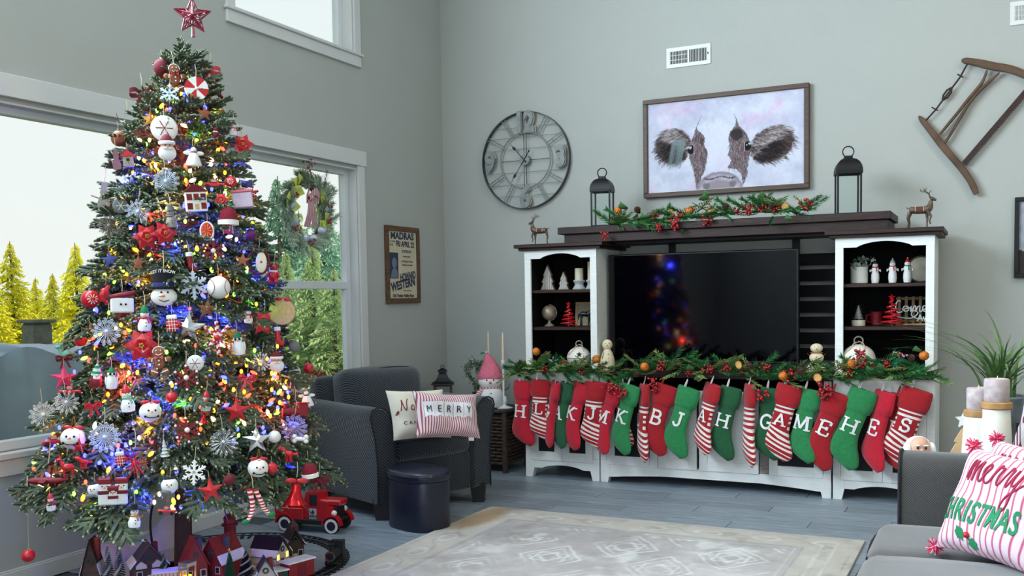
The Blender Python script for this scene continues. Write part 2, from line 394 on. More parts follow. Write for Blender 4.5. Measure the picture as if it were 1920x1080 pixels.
tm = None
# px, py of the tip, distance from the camera, kind
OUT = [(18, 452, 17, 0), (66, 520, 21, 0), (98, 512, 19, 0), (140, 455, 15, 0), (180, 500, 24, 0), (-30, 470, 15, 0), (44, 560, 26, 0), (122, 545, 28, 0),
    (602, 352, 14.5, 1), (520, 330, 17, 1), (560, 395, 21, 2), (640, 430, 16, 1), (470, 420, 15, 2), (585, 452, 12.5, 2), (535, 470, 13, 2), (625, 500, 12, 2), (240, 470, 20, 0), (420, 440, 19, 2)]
NAMES = ['tall pine lit yellow outside the left end of the big window', 'small yellow pine deep in the gap left of the tree', 'slim yellow pine beside the stump post outside', 'yellow pine just left of the decorated tree',
   'far yellow pine half behind the decorated tree', 'yellow pine at the outer left edge of the window', 'farthest short pine low on the yellow treeline', 'short dark yellow pine low behind the tarp',
   'tallest teal pine right of the window wreath', 'teal pine rising behind the wreath top', 'pale green pine right behind the wreath', 'teal pine against the right window jamb', 'pale green pine between tree and wreath',
   'bushy light green pine under the wreath', 'light green pine beside the decorated tree in the right sash', 'low light green pine above the dried flowers', 'yellow pine hidden behind the tree top half', 'pale pine hidden behind the decorated tree']
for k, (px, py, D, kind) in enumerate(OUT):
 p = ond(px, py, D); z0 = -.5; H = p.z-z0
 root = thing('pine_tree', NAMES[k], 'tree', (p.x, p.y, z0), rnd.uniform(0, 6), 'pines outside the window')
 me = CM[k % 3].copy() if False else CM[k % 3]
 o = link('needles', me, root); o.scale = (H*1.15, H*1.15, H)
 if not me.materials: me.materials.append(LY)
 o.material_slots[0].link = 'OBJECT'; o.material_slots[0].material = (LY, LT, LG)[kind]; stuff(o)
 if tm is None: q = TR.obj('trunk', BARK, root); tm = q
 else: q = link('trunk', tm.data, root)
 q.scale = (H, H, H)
# distant tree belt
def belt(px0, px1, py, D, n, m, name, label, seed):
 r = random.Random(seed); V, F = [], []
 for k in range(n):
  px = px0+(px1-px0)*r.random(); p = ond(px, py+r.uniform(-16, 30), D+r.uniform(-3, 3)); 
  for q in range(520):
   c = Vector((p.x+r.gauss(0, .5), p.y+r.gauss(0, .5), -.5+(p.z+.5)*r.random()**.8)); s_ = r.uniform(.04, .12)
   a = Vector((r.uniform(-1, 1), r.uniform(-1, 1), r.uniform(-1, 1))).normalized()*s_; b = Vector((r.uniform(-1, 1), r.uniform(-1, 1), r.uniform(-1, 1))).normalized()*s_
   o = len(V); V += [tuple(c), tuple(c+a), tuple(c+a+b), tuple(c+b)]; F.append((o, o+1, o+2, o+3))
 me = bpy.data.meshes.new(name); me.from_pydata(V, [], F); me.materials.append(m)
 o = link(name, me); tag(o, label, 'undergrowth', kind='stuff')
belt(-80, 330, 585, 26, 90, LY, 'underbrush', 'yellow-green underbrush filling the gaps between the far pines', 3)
belt(430, 680, 520, 19, 150, LT, 'brush', 'hazy teal brush behind the right window sash', 4)
belt(430, 680, 600, 16, 130, LG, 'thicket', 'light green thicket low behind the right window sash', 5)
# tarp covered tub on the deck
TARP = mat('grey_tarp', (150, 166, 176), .38, var=.14, scale=3, bump=.25, bscale=7)
def tarp():
 root = thing('covered_hot_tub', 'blue-grey tarp covered hot tub outside the left window', 'hot tub', (-1.45, -3.6, 0))
 V, F = [], []; nx, nz = 70, 16
 prof = []
 for i in range(nx+1):
  y = -2.6+4.0*i/nx
  prof.append(y)
 b = MB()
 rings = []
 for j in range(nz+1):
  t = j/nz; ring = []
  for i, y in enumerate(prof):
   fold = .05*math.sin(y*9+1.7*math.sin(y*3))*(1-t*.6)+.03*math.sin(y*23)*(1-t)
   top = 1.10+.03*math.sin(y*4+1)+.02*math.sin(y*11)
   if t < .75: ring.append((.35+fold+.12*(1-t), y, -.5+(top+.5)*t/.75))
   else: ring.append((.35-(t-.75)/.25*1.4, y, top+.05*math.sin((t-.75)*4*PI)+.02*math.sin(y*7+t*9)))
  rings.append(ring)
 b.ring_loft(rings, closed=False, cap=False); b.obj('tarp', TARP, root, ang=60)
 p = thing('fence_post', 'grey wooden post stub standing behind the tarp outside', 'post', onx(71, 655, -2.7))
 b = MB(); b.bx(-.09, .09, -.09, .09, -.5-p.location.z, .22, .02); b.bx(-.11, .11, -.11, .11, .22, .25, .01); b.obj('post', mat('weathered_post', (112, 112, 100), .9, var=.2), p, smooth=False)
tarp()
# ================================================================ RUG
def vc_mat(name, rough=.85, bump=0.):
 m = bpy.data.materials.new(name); m.use_nodes = True; nt = m.node_tree; p = nt.nodes['Principled BSDF']; a = nt.nodes.new('ShaderNodeVertexColor'); a.layer_name = 'print'
 nt.links.new(a.outputs[0], p.inputs['Base Color']); p.inputs['Roughness'].default_value = rough; p.inputs['Specular IOR Level'].default_value = .2
 if bump:
  tx = nt.nodes.new('ShaderNodeTexCoord'); n = nt.nodes.new('ShaderNodeTexNoise'); n.inputs['Scale'].default_value = 220; b = nt.nodes.new('ShaderNodeBump'); b.inputs['Strength'].default_value = bump; b.inputs['Distance'].default_value = .004
  nt.links.new(tx.outputs['Object'], n.inputs['Vector']); nt.links.new(n.outputs['Fac'], b.inputs['Height']); nt.links.new(b.outputs[0], p.inputs['Normal'])
 return m
def vc_grid(name, pos, img, m, parent=None, loc=None, rot=None):
 """pos(u,v)->xyz for a grid as fine as img (h,w,3 in 0..255 sRGB)"""
 h, wd = img.shape[:2]
 U, Vv = np.meshgrid(np.linspace(0, 1, wd), np.linspace(0, 1, h)); P = pos(U.ravel(), Vv.ravel())
 idx = np.arange(h*wd).reshape(h, wd); q = np.stack([idx[1:, :-1], idx[1:, 1:], idx[:-1, 1:], idx[:-1, :-1]], -1).reshape(-1, 4)
 me = bpy.data.meshes.new(name); me.from_pydata([tuple(p) for p in P], [], q.tolist())
 c = np.clip(img.reshape(-1, 3)/255., 0, 1); c = np.where(c <= .04045, c/12.92, ((c+.055)/1.055)**2.4)
 at = me.color_attributes.new('print', 'FLOAT_COLOR', 'POINT'); at.data.foreach_set('color', np.concatenate([c, np.ones((len(c), 1))], 1).ravel().astype(np.float32))
 me.materials.append(m); me.update()
 return link(name, me, parent, loc, rot)
rs = np.random.RandomState(3)
def fbm(h, w_, cells, octv=4, seed=0):
 r = np.random.RandomState(seed); out = np.zeros((h, w_)); amp = 1; tot = 0
 for o in range(octv):
  n = max(2, int(cells*2**o)); m_ = max(2, int(cells*2**o*w_/h)); g = r.rand(n+1, m_+1)
  y = np.linspace(0, n-1e-3, h); x = np.linspace(0, m_-1e-3, w_); yi = y.astype(int); xi = x.astype(int); fy = (y-yi)[:, None]; fx = (x-xi)[None]
  fy = fy*fy*(3-2*fy); fx = fx*fx*(3-2*fx)
  out += amp*((g[yi][:, xi]*(1-fx)+g[yi][:, xi+1]*fx)*(1-fy)+(g[yi+1][:, xi]*(1-fx)+g[yi+1][:, xi+1]*fx)*fy); tot += amp; amp *= .55
 return out/tot
def rug():
 W_, H_ = 2.42, 3.5; nx, ny = 250, 360
 X, Y = np.meshgrid(np.linspace(0, W_, nx), np.linspace(0, H_, ny))
 f1 = fbm(ny, nx, 7, 5, 1); f2 = fbm(ny, nx, 22, 4, 2); f3 = fbm(ny, nx, 60, 3, 9); f4 = fbm(ny, nx, 14, 4, 12)
 base = np.array([180, 174, 171.]); beige = np.array([190, 184, 174.]); light = np.array([222, 223, 220.]); dark = np.array([132, 122, 116.])
 img = base+(f1-.5)[..., None]*60+(f3-.5)[..., None]*22
 d = np.minimum(np.minimum(X, W_-X), np.minimum(Y, H_-Y))+.012*(f2-.5)
 bd = np.clip((.30-d)/.02, 0, 1)[..., None]; img = img*(1-bd)+(beige+(f2-.5)[..., None]*40)*bd
 def paint(mask, col, a): 
  nonlocal img; mk = (mask*a)[..., None]; img = img*(1-mk)+np.array(col)*mk
 wear = np.clip((f4-.34)*5, 0, 1)
 for e in (.035, .29, .33): paint(np.clip(1-np.abs(d-e)/.008, 0, 1)*wear, dark if e != .33 else light, .45)
 # field medallions, staggered
 xs, ys = (X-.30)/.605, (Y-.30)/.72
 for ox, oy in ((0, 0), (.5, .5)):
  cx = (xs+ox) % 1-.5; cy = (ys+oy) % 1-.5; wob = (f2-.5)*.12
  r1 = np.abs(cx)*1.1+np.abs(cy)+wob; step = np.floor(r1*14)/14
  on = np.clip((d-.36)/.02, 0, 1)*wear
  for rad, wd, a in ((.34, .026, .95), (.24, .018, .8), (.12, .04, .9)): paint(np.clip(1-np.abs(r1-rad)/wd, 0, 1)*on, light, a)
  sq = np.maximum(np.abs(cx)*1.2, np.abs(cy)*1.6); paint(np.clip(1-np.abs(sq-.17+wob*.6)/.022, 0, 1)*on, light, .9)
  an = np.arctan2(cy, cx); rr = np.hypot(cx, cy*1.2); pet = .08+.03*np.cos(6*an); paint(np.clip(1-np.abs(rr-pet)/.014, 0, 1)*on, dark, .3)
 # border scrolls
 per = np.where(X < np.minimum(Y, H_-Y), Y, X); sc_ = .16+.05*np.sin(per*18+(f2-.5)*3); paint(np.clip(1-np.abs(d-sc_)/.010, 0, 1)*wear, dark, .42)
 ro = np.hypot((per*2.9) % 1-.5, (d-.16)*5); paint(np.clip(1-np.abs(ro-.22)/.07, 0, 1)*wear, light, .6)
 paint(np.clip((f2-.60)*6, 0, 1)*np.clip((d-.3)/.05, 0, 1), light, .6); paint(np.clip((.36-f2)*6, 0, 1), dark, .25)
 st = np.clip(1-np.hypot((X-.10)/.14, (Y-.33)/.40), 0, 1); paint(np.clip(st*1.8, 0, .8), (168, 132, 92), .75)   # brown worn corner
 root = thing('area_rug', 'pale faded floral area rug lying on the grey plank floor', 'rug', (1.397, -1.835, 0))
 MB().bx(0, W_, -H_, 0, .0005, .010, .004).obj('pile', mat('rug_edge', (186, 178, 164), .95), root, smooth=False)
 vc_grid('printed_face', lambda u, v: np.stack([u*(W_-.004)+.002, -v*(H_-.004)-.002, 0*u+.0112], 1), img, vc_mat('rug_print', .95, .5), root)
rug()
# ================================================================ CONSOLE WALL UNIT
YF = -.679                            # front plane of the unit
MESH = mat('dark_mesh', (30, 32, 34), .5, metal=.5, scale=300, bump=.3)
def arch_poly(x0, x1, z0, z1, rise, n=14, flat=.16):
 """top rail with an arched lower edge"""
 p = [(x0, z1), (x1, z1), (x1, z0), (x1-(x1-x0)*flat, z0)]
 for k in range(n+1):
  t = k/n; x = x1-(x1-x0)*flat-(x1-x0)*(1-2*flat)*t; p.append((x, z0+rise*math.sin(PI*t)**.7+.0001))
 p += [(x0, z0)]
 return p
def leg_poly(x, s, w0=.075, w1=.058, h=.17): return [(x, h), (x+s*w0, h), (x+s*w0, .075), (x+s*w1, 0), (x, 0)]
def door(root, x0, x1, z0, z1, y, win, xmull=None):
 b = MB(); fw = .062; dp = .02
 b.bx(x0, x0+fw, y, y+dp, z0, z1, .002); b.bx(x1-fw, x1, y, y+dp, z0, z1, .002); b.bx(x0+fw, x1-fw, y+.001, y+dp, z0, z0+fw+.01, .002); b.bx(x0+fw, x1-fw, y+.001, y+dp, z1-fw, z1, .002)
 d = b.obj('door', DISTW, root, smooth=False)
 if win: MB().bx(x0+fw, x1-fw, y+.012, y+.016, z0+fw, z1-fw).obj('mesh_panel', MESH, d, smooth=False)
 else: MB().bx(x0+fw, x1-fw, y+.008, y+.016, z0+fw, z1-fw).obj('panel', DISTW, d, smooth=False)
 return d
def tower(name, x0, x1, label, topx, drawers):
 root = thing(name, label, 'cabinet', ((x0+x1)/2, -.34, 0)); ox, oy = -(x0+x1)/2, .34
 def B(): b = MB(); b.T = Matrix.Translation((ox, oy, 0)); return b
 st = .053; yb = -.06
 # lower carcass
 b = B(); b.bx(x0, x0+.02, YF+.02, yb, .11, .845); b.bx(x1-.02, x1, YF+.02, yb, .11, .845); b.bx(x0+.02, x1-.02, yb-.012, yb, .13, .845); b.bx(x0+.02, x1-.02, YF+.03, yb, .13, .145)
 b.obj('carcass', DISTW, root, smooth=False)
 b = B(); b.prism(leg_poly(x0, 1), YF, YF+.06); b.prism(leg_poly(x1, -1), YF, YF+.06); b.bx(x0, x0+.06, yb-.06, yb, 0, .17); b.bx(x1-.06, x1, yb-.06, yb, 0, .17)
 for q, (fx, s) in enumerate(((x0, 1), (x1, -1))):
  bb = B(); bb.prism(leg_poly(fx, s), YF, YF+.06); bb.obj('leg', DISTW, root, smooth=False)
  bb = B(); bb.bx(min(fx, fx+s*.06), max(fx, fx+s*.06), yb-.06, yb, 0, .17, .002); bb.obj('leg', DISTW, root, smooth=False)
 b = B(); b.prism(arch_poly(x0+.058, x1-.058, .075, .135, .03), YF+.004, YF+.022); b.obj('apron', DISTW, root, smooth=False)
 b = B(); b.bx(x0, x0+.05, YF, YF+.02, .17, .845, .002); b.obj('stile', DISTW, root, smooth=False)
 b = B(); b.bx(x1-.05, x1, YF, YF+.02, .17, .845, .002); b.obj('stile', DISTW, root, smooth=False)
 b = B(); b.bx(x0+.05, x1-.05, YF, YF+.02, .69, .845, .002); b.obj('drawer_rail', DISTW, root, smooth=False)
 xm = (x0+x1)/2
 for d in drawers:
  dr = B().bx(x0+.055, x1-.055, YF-.006, YF+.01, .705, .83, .003).obj('drawer', DISTW, root, smooth=False)
 for (a, c) in ((x0+.052, xm-.001), (xm+.001, x1-.052)):
  o = door(root, a+ox, c+ox, .137, .685, YF-.004+oy, True)
 b = B(); b.bx(x0+.01, x1-.01, YF-.015, yb, .845, .868, .003); b.obj('counter', DARKW, root, smooth=False)
 # upper shelf unit
 z0, z1 = .868, 1.80
 B().bx(x0+.012, x0+.032, YF+.03, -.14, z0, z1).obj('side_panel', DISTW, root, smooth=False); B().bx(x1-.032, x1-.012, YF+.03, -.14, z0, z1).obj('side_panel', DISTW, root, smooth=False)
 b = B(); b.bx(x0+.032, x1-.032, -.155, -.145, z0, z1); b.bx(x0+.033, x0+.036, YF+.04, -.15, z0, z1); b.bx(x1-.036, x1-.033, YF+.04, -.15, z0, z1); b.bx(x0+.033, x1-.033, YF+.04, -.15, 1.79, 1.80); b.obj('back_panel', BLACKI, root, smooth=False)
 b = B(); b.bx(x0+.01, x0+.01+st, YF+.008, YF+.03, z0, 1.735, .002); b.obj('upright', DISTW, root, smooth=False)
 b = B(); b.bx(x1-.01-st, x1-.01, YF+.008, YF+.03, z0, 1.735, .002); b.obj('upright', DISTW, root, smooth=False)
 b = B(); b.prism([(x0+.01, 1.735), (x0+.01, 1.80), (x1-.01, 1.80), (x1-.01, 1.735)]+arch_poly(x0+.01+st, x1-.01-st, 1.735, 1.80, .038)[2:], YF+.008, YF+.03); b.obj('arched_rail', DISTW, root, smooth=False)
 for z in (1.465, 1.172): B().bx(x0+.034, x1-.034, YF+.045, -.15, z, z+.024, .002).obj('shelf', DARKW, root, smooth=False)
 b = B(); b.bx(x0-.03, x1+.03, YF-.02, -.10, 1.80, 1.822, .003); b.bx(topx[0], topx[1], YF-.045, -.08, 1.822, 1.85, .003); b.obj('top_board', DARKW, root, smooth=False)
 return root
tower('shelf_tower', 1.11, 1.741, 'white distressed shelf tower left of the television', (1.052, 1.80), ())
tower('shelf_tower', 3.475, 4.121, 'white distressed shelf tower right of the television', (3.42, 4.166), (1,))
def console():
 x0, x1 = 1.752, 3.462; root = thing('tv_console', 'long low white distressed console under the television', 'console', ((x0+x1)/2, -.34, 0)); ox, oy = -(x0+x1)/2, .34
 def B(): b = MB(); b.T = Matrix.Translation((ox, oy, 0)); return b
 yb = -.06
 b = B(); b.bx(x0, x0+.02, YF+.02, yb, .11, .84); b.bx(x1-.02, x1, YF+.02, yb, .11, .84); b.bx(x0+.02, x1-.02, yb-.012, yb, .13, .82); b.bx(x0+.02, x1-.02, YF+.03, yb, .13, .145); b.bx(x0+.02, x1-.02, YF+.03, yb, .71, .725); b.obj('carcass', DISTW, root, smooth=False)
 b = B(); b.bx(x0+.021, x1-.021, yb-.016, yb-.013, .725, .82); b.bx(x0+.021, x1-.021, YF+.03, yb-.02, .726, .729); b.obj('open_shelf_lining', BLACKI, root, smooth=False)
 for fx, s in ((x0, 1), (x1, -1)):
  B().prism(leg_poly(fx, s), YF, YF+.06).obj('leg', DISTW, root, smooth=False); B().bx(min(fx, fx+s*.06), max(fx, fx+s*.06), yb-.06, yb, 0, .17, .002).obj('leg', DISTW, root, smooth=False)
 pts = [(x0+.06, .14), (x1-.06, .14), (x1-.06, .044)]
 for k in range(21):
  t = k/20; pts.append((x1-.10-(x1-x0-.2)*t, .044+.028*min(1, 4*min(t, 1-t))**.8))
 pts.append((x0+.06, .044)); B().prism(pts, YF+.003, YF+.022).obj('apron', DISTW, root, smooth=False)
 B().bx(x0, x0+.05, YF, YF+.02, .17, .82, .002).obj('stile', DISTW, root, smooth=False); B().bx(x1-.05, x1, YF, YF+.02, .17, .82, .002).obj('stile', DISTW, root, smooth=False)
 xs = [x0+.055, x0+.40, 2.49, 2.92-.0, x1-.055]
 a = x0+.053
 door(root, a+ox, a+.405+ox, .137, .71, YF-.004+oy, True)
 # two sliding plank doors in the middle with a thin rail between
 for (c, d) in ((a+.41, 2.512), (2.53, 2.965)):
  o = door(root, c+ox, d+ox, .137, .71, YF-.008+oy, False)
 B().bx(2.97, 3.03, YF+.004, YF+.02, .137, .71, .002).obj('stile', GREYW, root, smooth=False)
 door(root, 3.035+ox, x1-.053+ox, .137, .71, YF-.004+oy, True)
 B().bx(x0-.005, x1+.005, YF-.02, yb, .82, .845, .003).obj('counter', DARKW, root, smooth=False)
 # slatted backing behind the television on iron posts
 for k in range(7): B().bx(x0+.03, x1-.02, -.125, -.105, .93+k*.118, 1.018+k*.118, .003).obj('back_slat', BLACKI if k else BLACKI, root, smooth=False)
 for px in (1253, 1488): 
  X = ony(px, 452, -.2).x; B().bx(X-.028, X+.028, -.105, -.09, .845, 1.85).obj('post', BLACKM, root, smooth=False)
 for X in (x0+.04, x1-.03): B().bx(X-.02, X+.02, -.104, -.09, .845, 1.75).obj('post', BLACKM, root, smooth=False)
console()
def mantel():
 root = thing('mantel_shelf', 'dark walnut mantel beam bridging the two shelf towers', 'shelf', (2.63, -.36, 1.851))
 b = MB(); b.bx(-1.225, 1.21, -.30, .24, .068, .122, .004); b.obj('top_board', DARKW, root, smooth=False)
 b = MB(); b.bx(-1.18, 1.19, -.27, .20, 0, .068, .003); b.obj('beam', DARKW, root, smooth=False)
 MB().bx(-.80, .80, -.16, .12, -.022, -.0005, .002).obj('bracket', BLACKM, root, smooth=False)
mantel()
def tv():
 root = thing('television', 'large flat black television standing on the white console', 'television', (2.478, -.47, .845))
 W_, H_ = 1.452, .835; z0 = .075
 b = MB(); b.bx(-W_/2, W_/2, 0, .045, z0, z0+H_, .006); b.bx(-.5, .5, .045, .075, z0+.1, z0+.55, .01); b.obj('case', mat('tv_plastic', (10, 11, 13), .35), root, smooth=False)
 MB().bx(-W_/2+.012, W_/2-.012, -.003, .0, z0+.018, z0+H_-.012).obj('screen', mat('tv_glass', (1, 1, 5), .06, spec=.4, var=0), root, smooth=False)
 for s in (-1, 1):
  b = MB(); b.tube([(s*.5, .02, z0+.01), (s*.5, -.06, .006), ], [.012, .010], 8); b.tube([(s*.5, .02, z0+.01), (s*.5, .12, .006)], [.012, .010], 8); b.obj('foot', BLACKM, root)
tv()
# ================================================================ WALL HANGINGS
def cow():
 nx, ny = 330, 200; r = np.random.RandomState(5)
 U, Vv = np.meshgrid(np.linspace(0, 1, nx), np.linspace(0, 1, ny)); asp = 1.3/.78
 f = fbm(ny, nx, 6, 5, 21); g = fbm(ny, nx, 30, 3, 22)
 img = np.array([204, 206, 224.])+(f-.5)[..., None]*np.array([48, 50, 36.])+(g-.5)[..., None]*14
 img += np.clip(fbm(ny, nx, 4, 3, 23)-.55, 0, 1)[..., None]*np.array([30, -60, -20.])
 def blend(mk, c, a=1.): 
  nonlocal img; mk = np.clip(mk*a, 0, 1)[..., None]; img = img*(1-mk)+np.array(c, float)*mk
 def blob(cu, cv, ru, rv, rot, soft=.25, noise=.25):
  x = (U-cu)*asp; y = Vv-cv; c, s = math.cos(rot), math.sin(rot); xx = (x*c+y*s)/(ru*asp); yy = (-x*s+y*c)/rv
  return np.clip((1-np.hypot(xx, yy)+noise*(g-.5))/soft, 0, 1)
 def poly(pts, soft=.012):
  m = np.zeros_like(U, bool); n = len(pts); x = U+.012*(g-.5); y = Vv+.03*(f-.5)
  for i in range(n):
   (x0, y0), (x1, y1) = pts[i], pts[(i+1) % n]
   if y0 != y1: m ^= ((y0 > y) != (y1 > y)) & (x < (x1-x0)*(y-y0)/(y1-y0)+x0)
  return m.astype(float)
 def hair(u, v, du, dv, c, wd=.0022, a=.8):
  L = max(2, int(max(abs(du)*nx, abs(dv)*ny)*1.5))
  for t in np.linspace(0, 1, L):
   i = int((v+dv*t)*ny); j = int((u+du*t)*nx)
   if 0 <= i < ny and 0 <= j < nx: img[i, j] = img[i, j]*(1-a*(1-t*.6))+np.array(c)*a*(1-t*.6)
 # ears
 for (cu, cv, ru, rv, rot, s) in ((.168, .49, .128, .205, .62, -1), (.805, .560, .150, .195, -.50, 1)):
  m = blob(cu, cv, ru, rv, rot, .12, .2); blend(m, (74, 62, 62), .97); c, sn = math.cos(rot), math.sin(rot)
  blend(blob(cu+s*.002, cv-.085, ru*.86, rv*.50, rot, .5), (176, 164, 166), .75); blend(blob(cu-.004, cv+.075, ru*.82, rv*.52, rot, .35), (26, 20, 22), .97)
  for k in range(620):
   a = r.uniform(0, 2*PI); q = r.uniform(.1, 1.0)**.6; x = q*ru*asp*math.cos(a); y = q*rv*math.sin(a)
   u = cu+(x*c-y*sn)/asp; v = cv+x*sn+y*c; low = y > 0; t = r.rand(); cc = ((24, 18, 20) if t < .55 else (86, 66, 60)) if low else ((52, 42, 42) if t < .4 else ((130, 112, 108) if t < .7 else (214, 208, 214)))
   hair(u, v, s*r.uniform(.012, .035), r.uniform(-.012, .03) if not low else r.uniform(.0, .06), cc, a=.6)
 for k in range(90): hair(.19+r.uniform(-.03, .06), .40+r.rand()*.06, -.035, .30, (120, 138, 140), a=.42)
 # the pale face against the ground, with soft edges
 blend(blob(.47, .62, .13, .40, 0, .5, .1), (226, 226, 240), .55)
 # dark head patches
 P1 = [(.322, .30), (.335, .345), (.36, .38), (.378, .43), (.37, .48), (.395, .58), (.392, .66), (.375, .80), (.345, .90), (.322, .985), (.315, .90), (.302, .75), (.275, .66), (.28, .56), (.29, .44), (.31, .36)]
 P2 = [(.585, .24), (.60, .33), (.64, .40), (.668, .50), (.672, .62), (.655, .78), (.648, .88), (.628, .99), (.612, .86), (.585, .80), (.525, .78), (.55, .70), (.53, .64), (.54, .52), (.528, .46), (.545, .38), (.575, .33)]
 for P in (P1, P2):
  blend(poly(P), (112, 94, 98), .95)
  us = [p[0] for p in P]; vs = [p[1] for p in P]; mk = poly(P)
  for k in range(900):
   u = r.uniform(min(us), max(us)); v = r.uniform(min(vs), max(vs)); i, j = int(min(v, .995)*ny), int(u*nx)
   if mk[i, j] > .5: hair(u, v, r.uniform(-.012, .012), r.uniform(.01, .05), [(44, 34, 38), (140, 122, 124), (190, 182, 194), (80, 62, 60)][r.randint(4)], a=.55)
 blend(blob(.585, .42, .045, .075, .5), (40, 32, 36), .8); blend(blob(.36, .46, .02, .04, 0), (60, 48, 50), .6)
 hair(.322, .31, .035, -.13, (70, 60, 64), a=.9); hair(.585, .26, -.02, -.07, (60, 50, 56), a=.9)
 for k in range(60): hair(.44+r.uniform(-.08, .10), .22+r.rand()*.10, r.uniform(-.03, .03), r.uniform(.02, .08), (232, 232, 244), a=.5)
 # eyes
 for (u, v) in ((.288, .545), (.655, .555)):
  blend(blob(u, v, .026, .055, .2, .2, .05), (14, 12, 14)); blend(blob(u-.006, v-.012, .004, .009, 0, .5, 0), (240, 240, 245))
  for k in range(28): hair(u+(.02 if u < .5 else -.02), v-.05+.1*k/28, 0, .01, (200, 192, 200), a=.8)
  for k in range(14): hair(u+.004, v-.03, (-.04 if u < .5 else .035)*r.rand(), r.uniform(-.01, .03), (215, 212, 220), a=.7)
 # muzzle
 blend(blob(.472, 1.02, .158, .215, 0, .10, .1), (120, 110, 120), .8); blend(blob(.472, 1.03, .148, .205, 0, .25, .1), (206, 198, 210), .95); blend(blob(.47, .975, .108, .10, 0, .4), (146, 134, 144), .85)
 blend(blob(.385, .965, .03, .05, 0, .5), (84, 76, 84), .6); blend(blob(.56, .955, .03, .05, 0, .5), (84, 76, 84), .6)
 for k in range(260):
  t = r.rand(); hair(.375+.20*t, .875+.012*math.sin(t*9)+r.uniform(-.006, .006), r.uniform(-.01, .01), .012, (66, 58, 66), a=.55)
 root = thing('cow_picture', 'framed painting of a cow face above the mantel', 'picture', (2.556, -.03, 2.614))
 W_, H_ = 1.302, .782; b = MB(); fw = .036
 for (a, c, d, e) in ((-W_/2, W_/2, H_/2-fw, H_/2), (-W_/2, W_/2, -H_/2, -H_/2+fw), (-W_/2, -W_/2+fw, -H_/2+fw, H_/2-fw), (W_/2-fw, W_/2, -H_/2+fw, H_/2-fw)): b.bx(a, c, -.022, .03, d, e, .003)
 b.obj('frame', mat('picture_frame_wood', (78, 54, 42), .5, var=.3, stretch=(1, 10, 10), scale=6), root, smooth=False)
 MB().bx(-W_/2+fw, W_/2-fw, .0, .012, -H_/2+fw, H_/2-fw).obj('backing', WHITE, root, smooth=False)
 w2, h2 = W_-2*fw-.01, H_-2*fw-.01
 vc_grid('canvas', lambda u, v: np.stack([(u-.5)*w2, 0*u-.002, (.5-v)*h2], 1), img, vc_mat('canvas_print', .7), root)
cow()
def vent(px0, px1, py0, py1, label, part=False):
 a, c = ony(px0, py0), ony(px1, py1); W_ = c.x-a.x; H_ = .158; z = a.z-H_/2
 root = thing('wall_vent', label, 'vent', ((a.x+c.x)/2, -.002, z)); m = mat('vent_enamel', (226, 226, 222), .4, var=.02)
 b = MB(); fw = .03
 for q in ((-W_/2, W_/2, H_/2-fw, H_/2), (-W_/2, W_/2, -H_/2, -H_/2+fw), (-W_/2, -W_/2+fw, -H_/2+fw, H_/2-fw), (W_/2-fw, W_/2, -H_/2+fw, H_/2-fw), (-.008, .008, -H_/2+fw, H_/2-fw)): b.bx(q[0], q[1], -.008, 0, q[2], q[3], .001)
 b.obj('frame', m, root, smooth=False)
 MB().bx(-W_/2+fw, W_/2-fw, -.001, .001, -H_/2+fw, H_/2-fw).obj('duct_opening', BLACK, root, smooth=False)
 n = 24; s0 = MB().box(0, 0, 0, .0035, .009, H_-2*fw, .0005, rz=.5); so_ = None
 for k in range(n):
  x = -W_/2+fw+(W_-2*fw)*(k+.5)/n
  if abs(x) < .012: continue
  if so_ is None: so_ = s0.obj('slat', m, root, (x, -.004, 0), smooth=False)
  else: q = so_.copy(); COL.objects.link(q); q.parent = root; q.location = (x, -.004, 0)
 for z in (-.018, .018): MB().bx(-W_/2+fw, -.01, -.006, -.004, z-.002, z+.002).obj('damper_bar', m, root, smooth=False)
 MB().bx(W_/2-.024, W_/2-.018, -.02, -.006, -.004, .012, .001).obj('lever', mat('lever_grey', (90, 90, 90), .4), root, smooth=False)
vent(1250, 1333, 92, 120, 'white louvred wall vent above the cow picture')
vent(1894, 1976, 5, 40, 'white louvred wall vent in the upper right corner')
def digits(ch):
 """solid slab numerals as stroke polylines in a unit box"""
 return {'1': [[(-.12, .75), (.05, 1), (.05, 0)], [(-.12, 0.02), (.22, 0.02)]], '2': [[(-.25, .72), (-.15, .95), (.05, 1), (.24, .88), (.24, .65), (-.25, .05), (.30, .05)]],
   '3': [[(-.22, .85), (0, 1), (.22, .85), (.18, .6), (-.02, .52), (.2, .44), (.26, .2), (0, 0), (-.25, .15)]], '6': [[(.2, .9), (0, 1), (-.2, .75), (-.24, .3), (0, 0), (.22, .15), (.22, .42), (0, .55), (-.2, .4)]],
   '9': [[(-.2, .1), (0, 0), (.2, .25), (.24, .7), (0, 1), (-.22, .85), (-.22, .58), (0, .45), (.2, .6)]]}[ch]
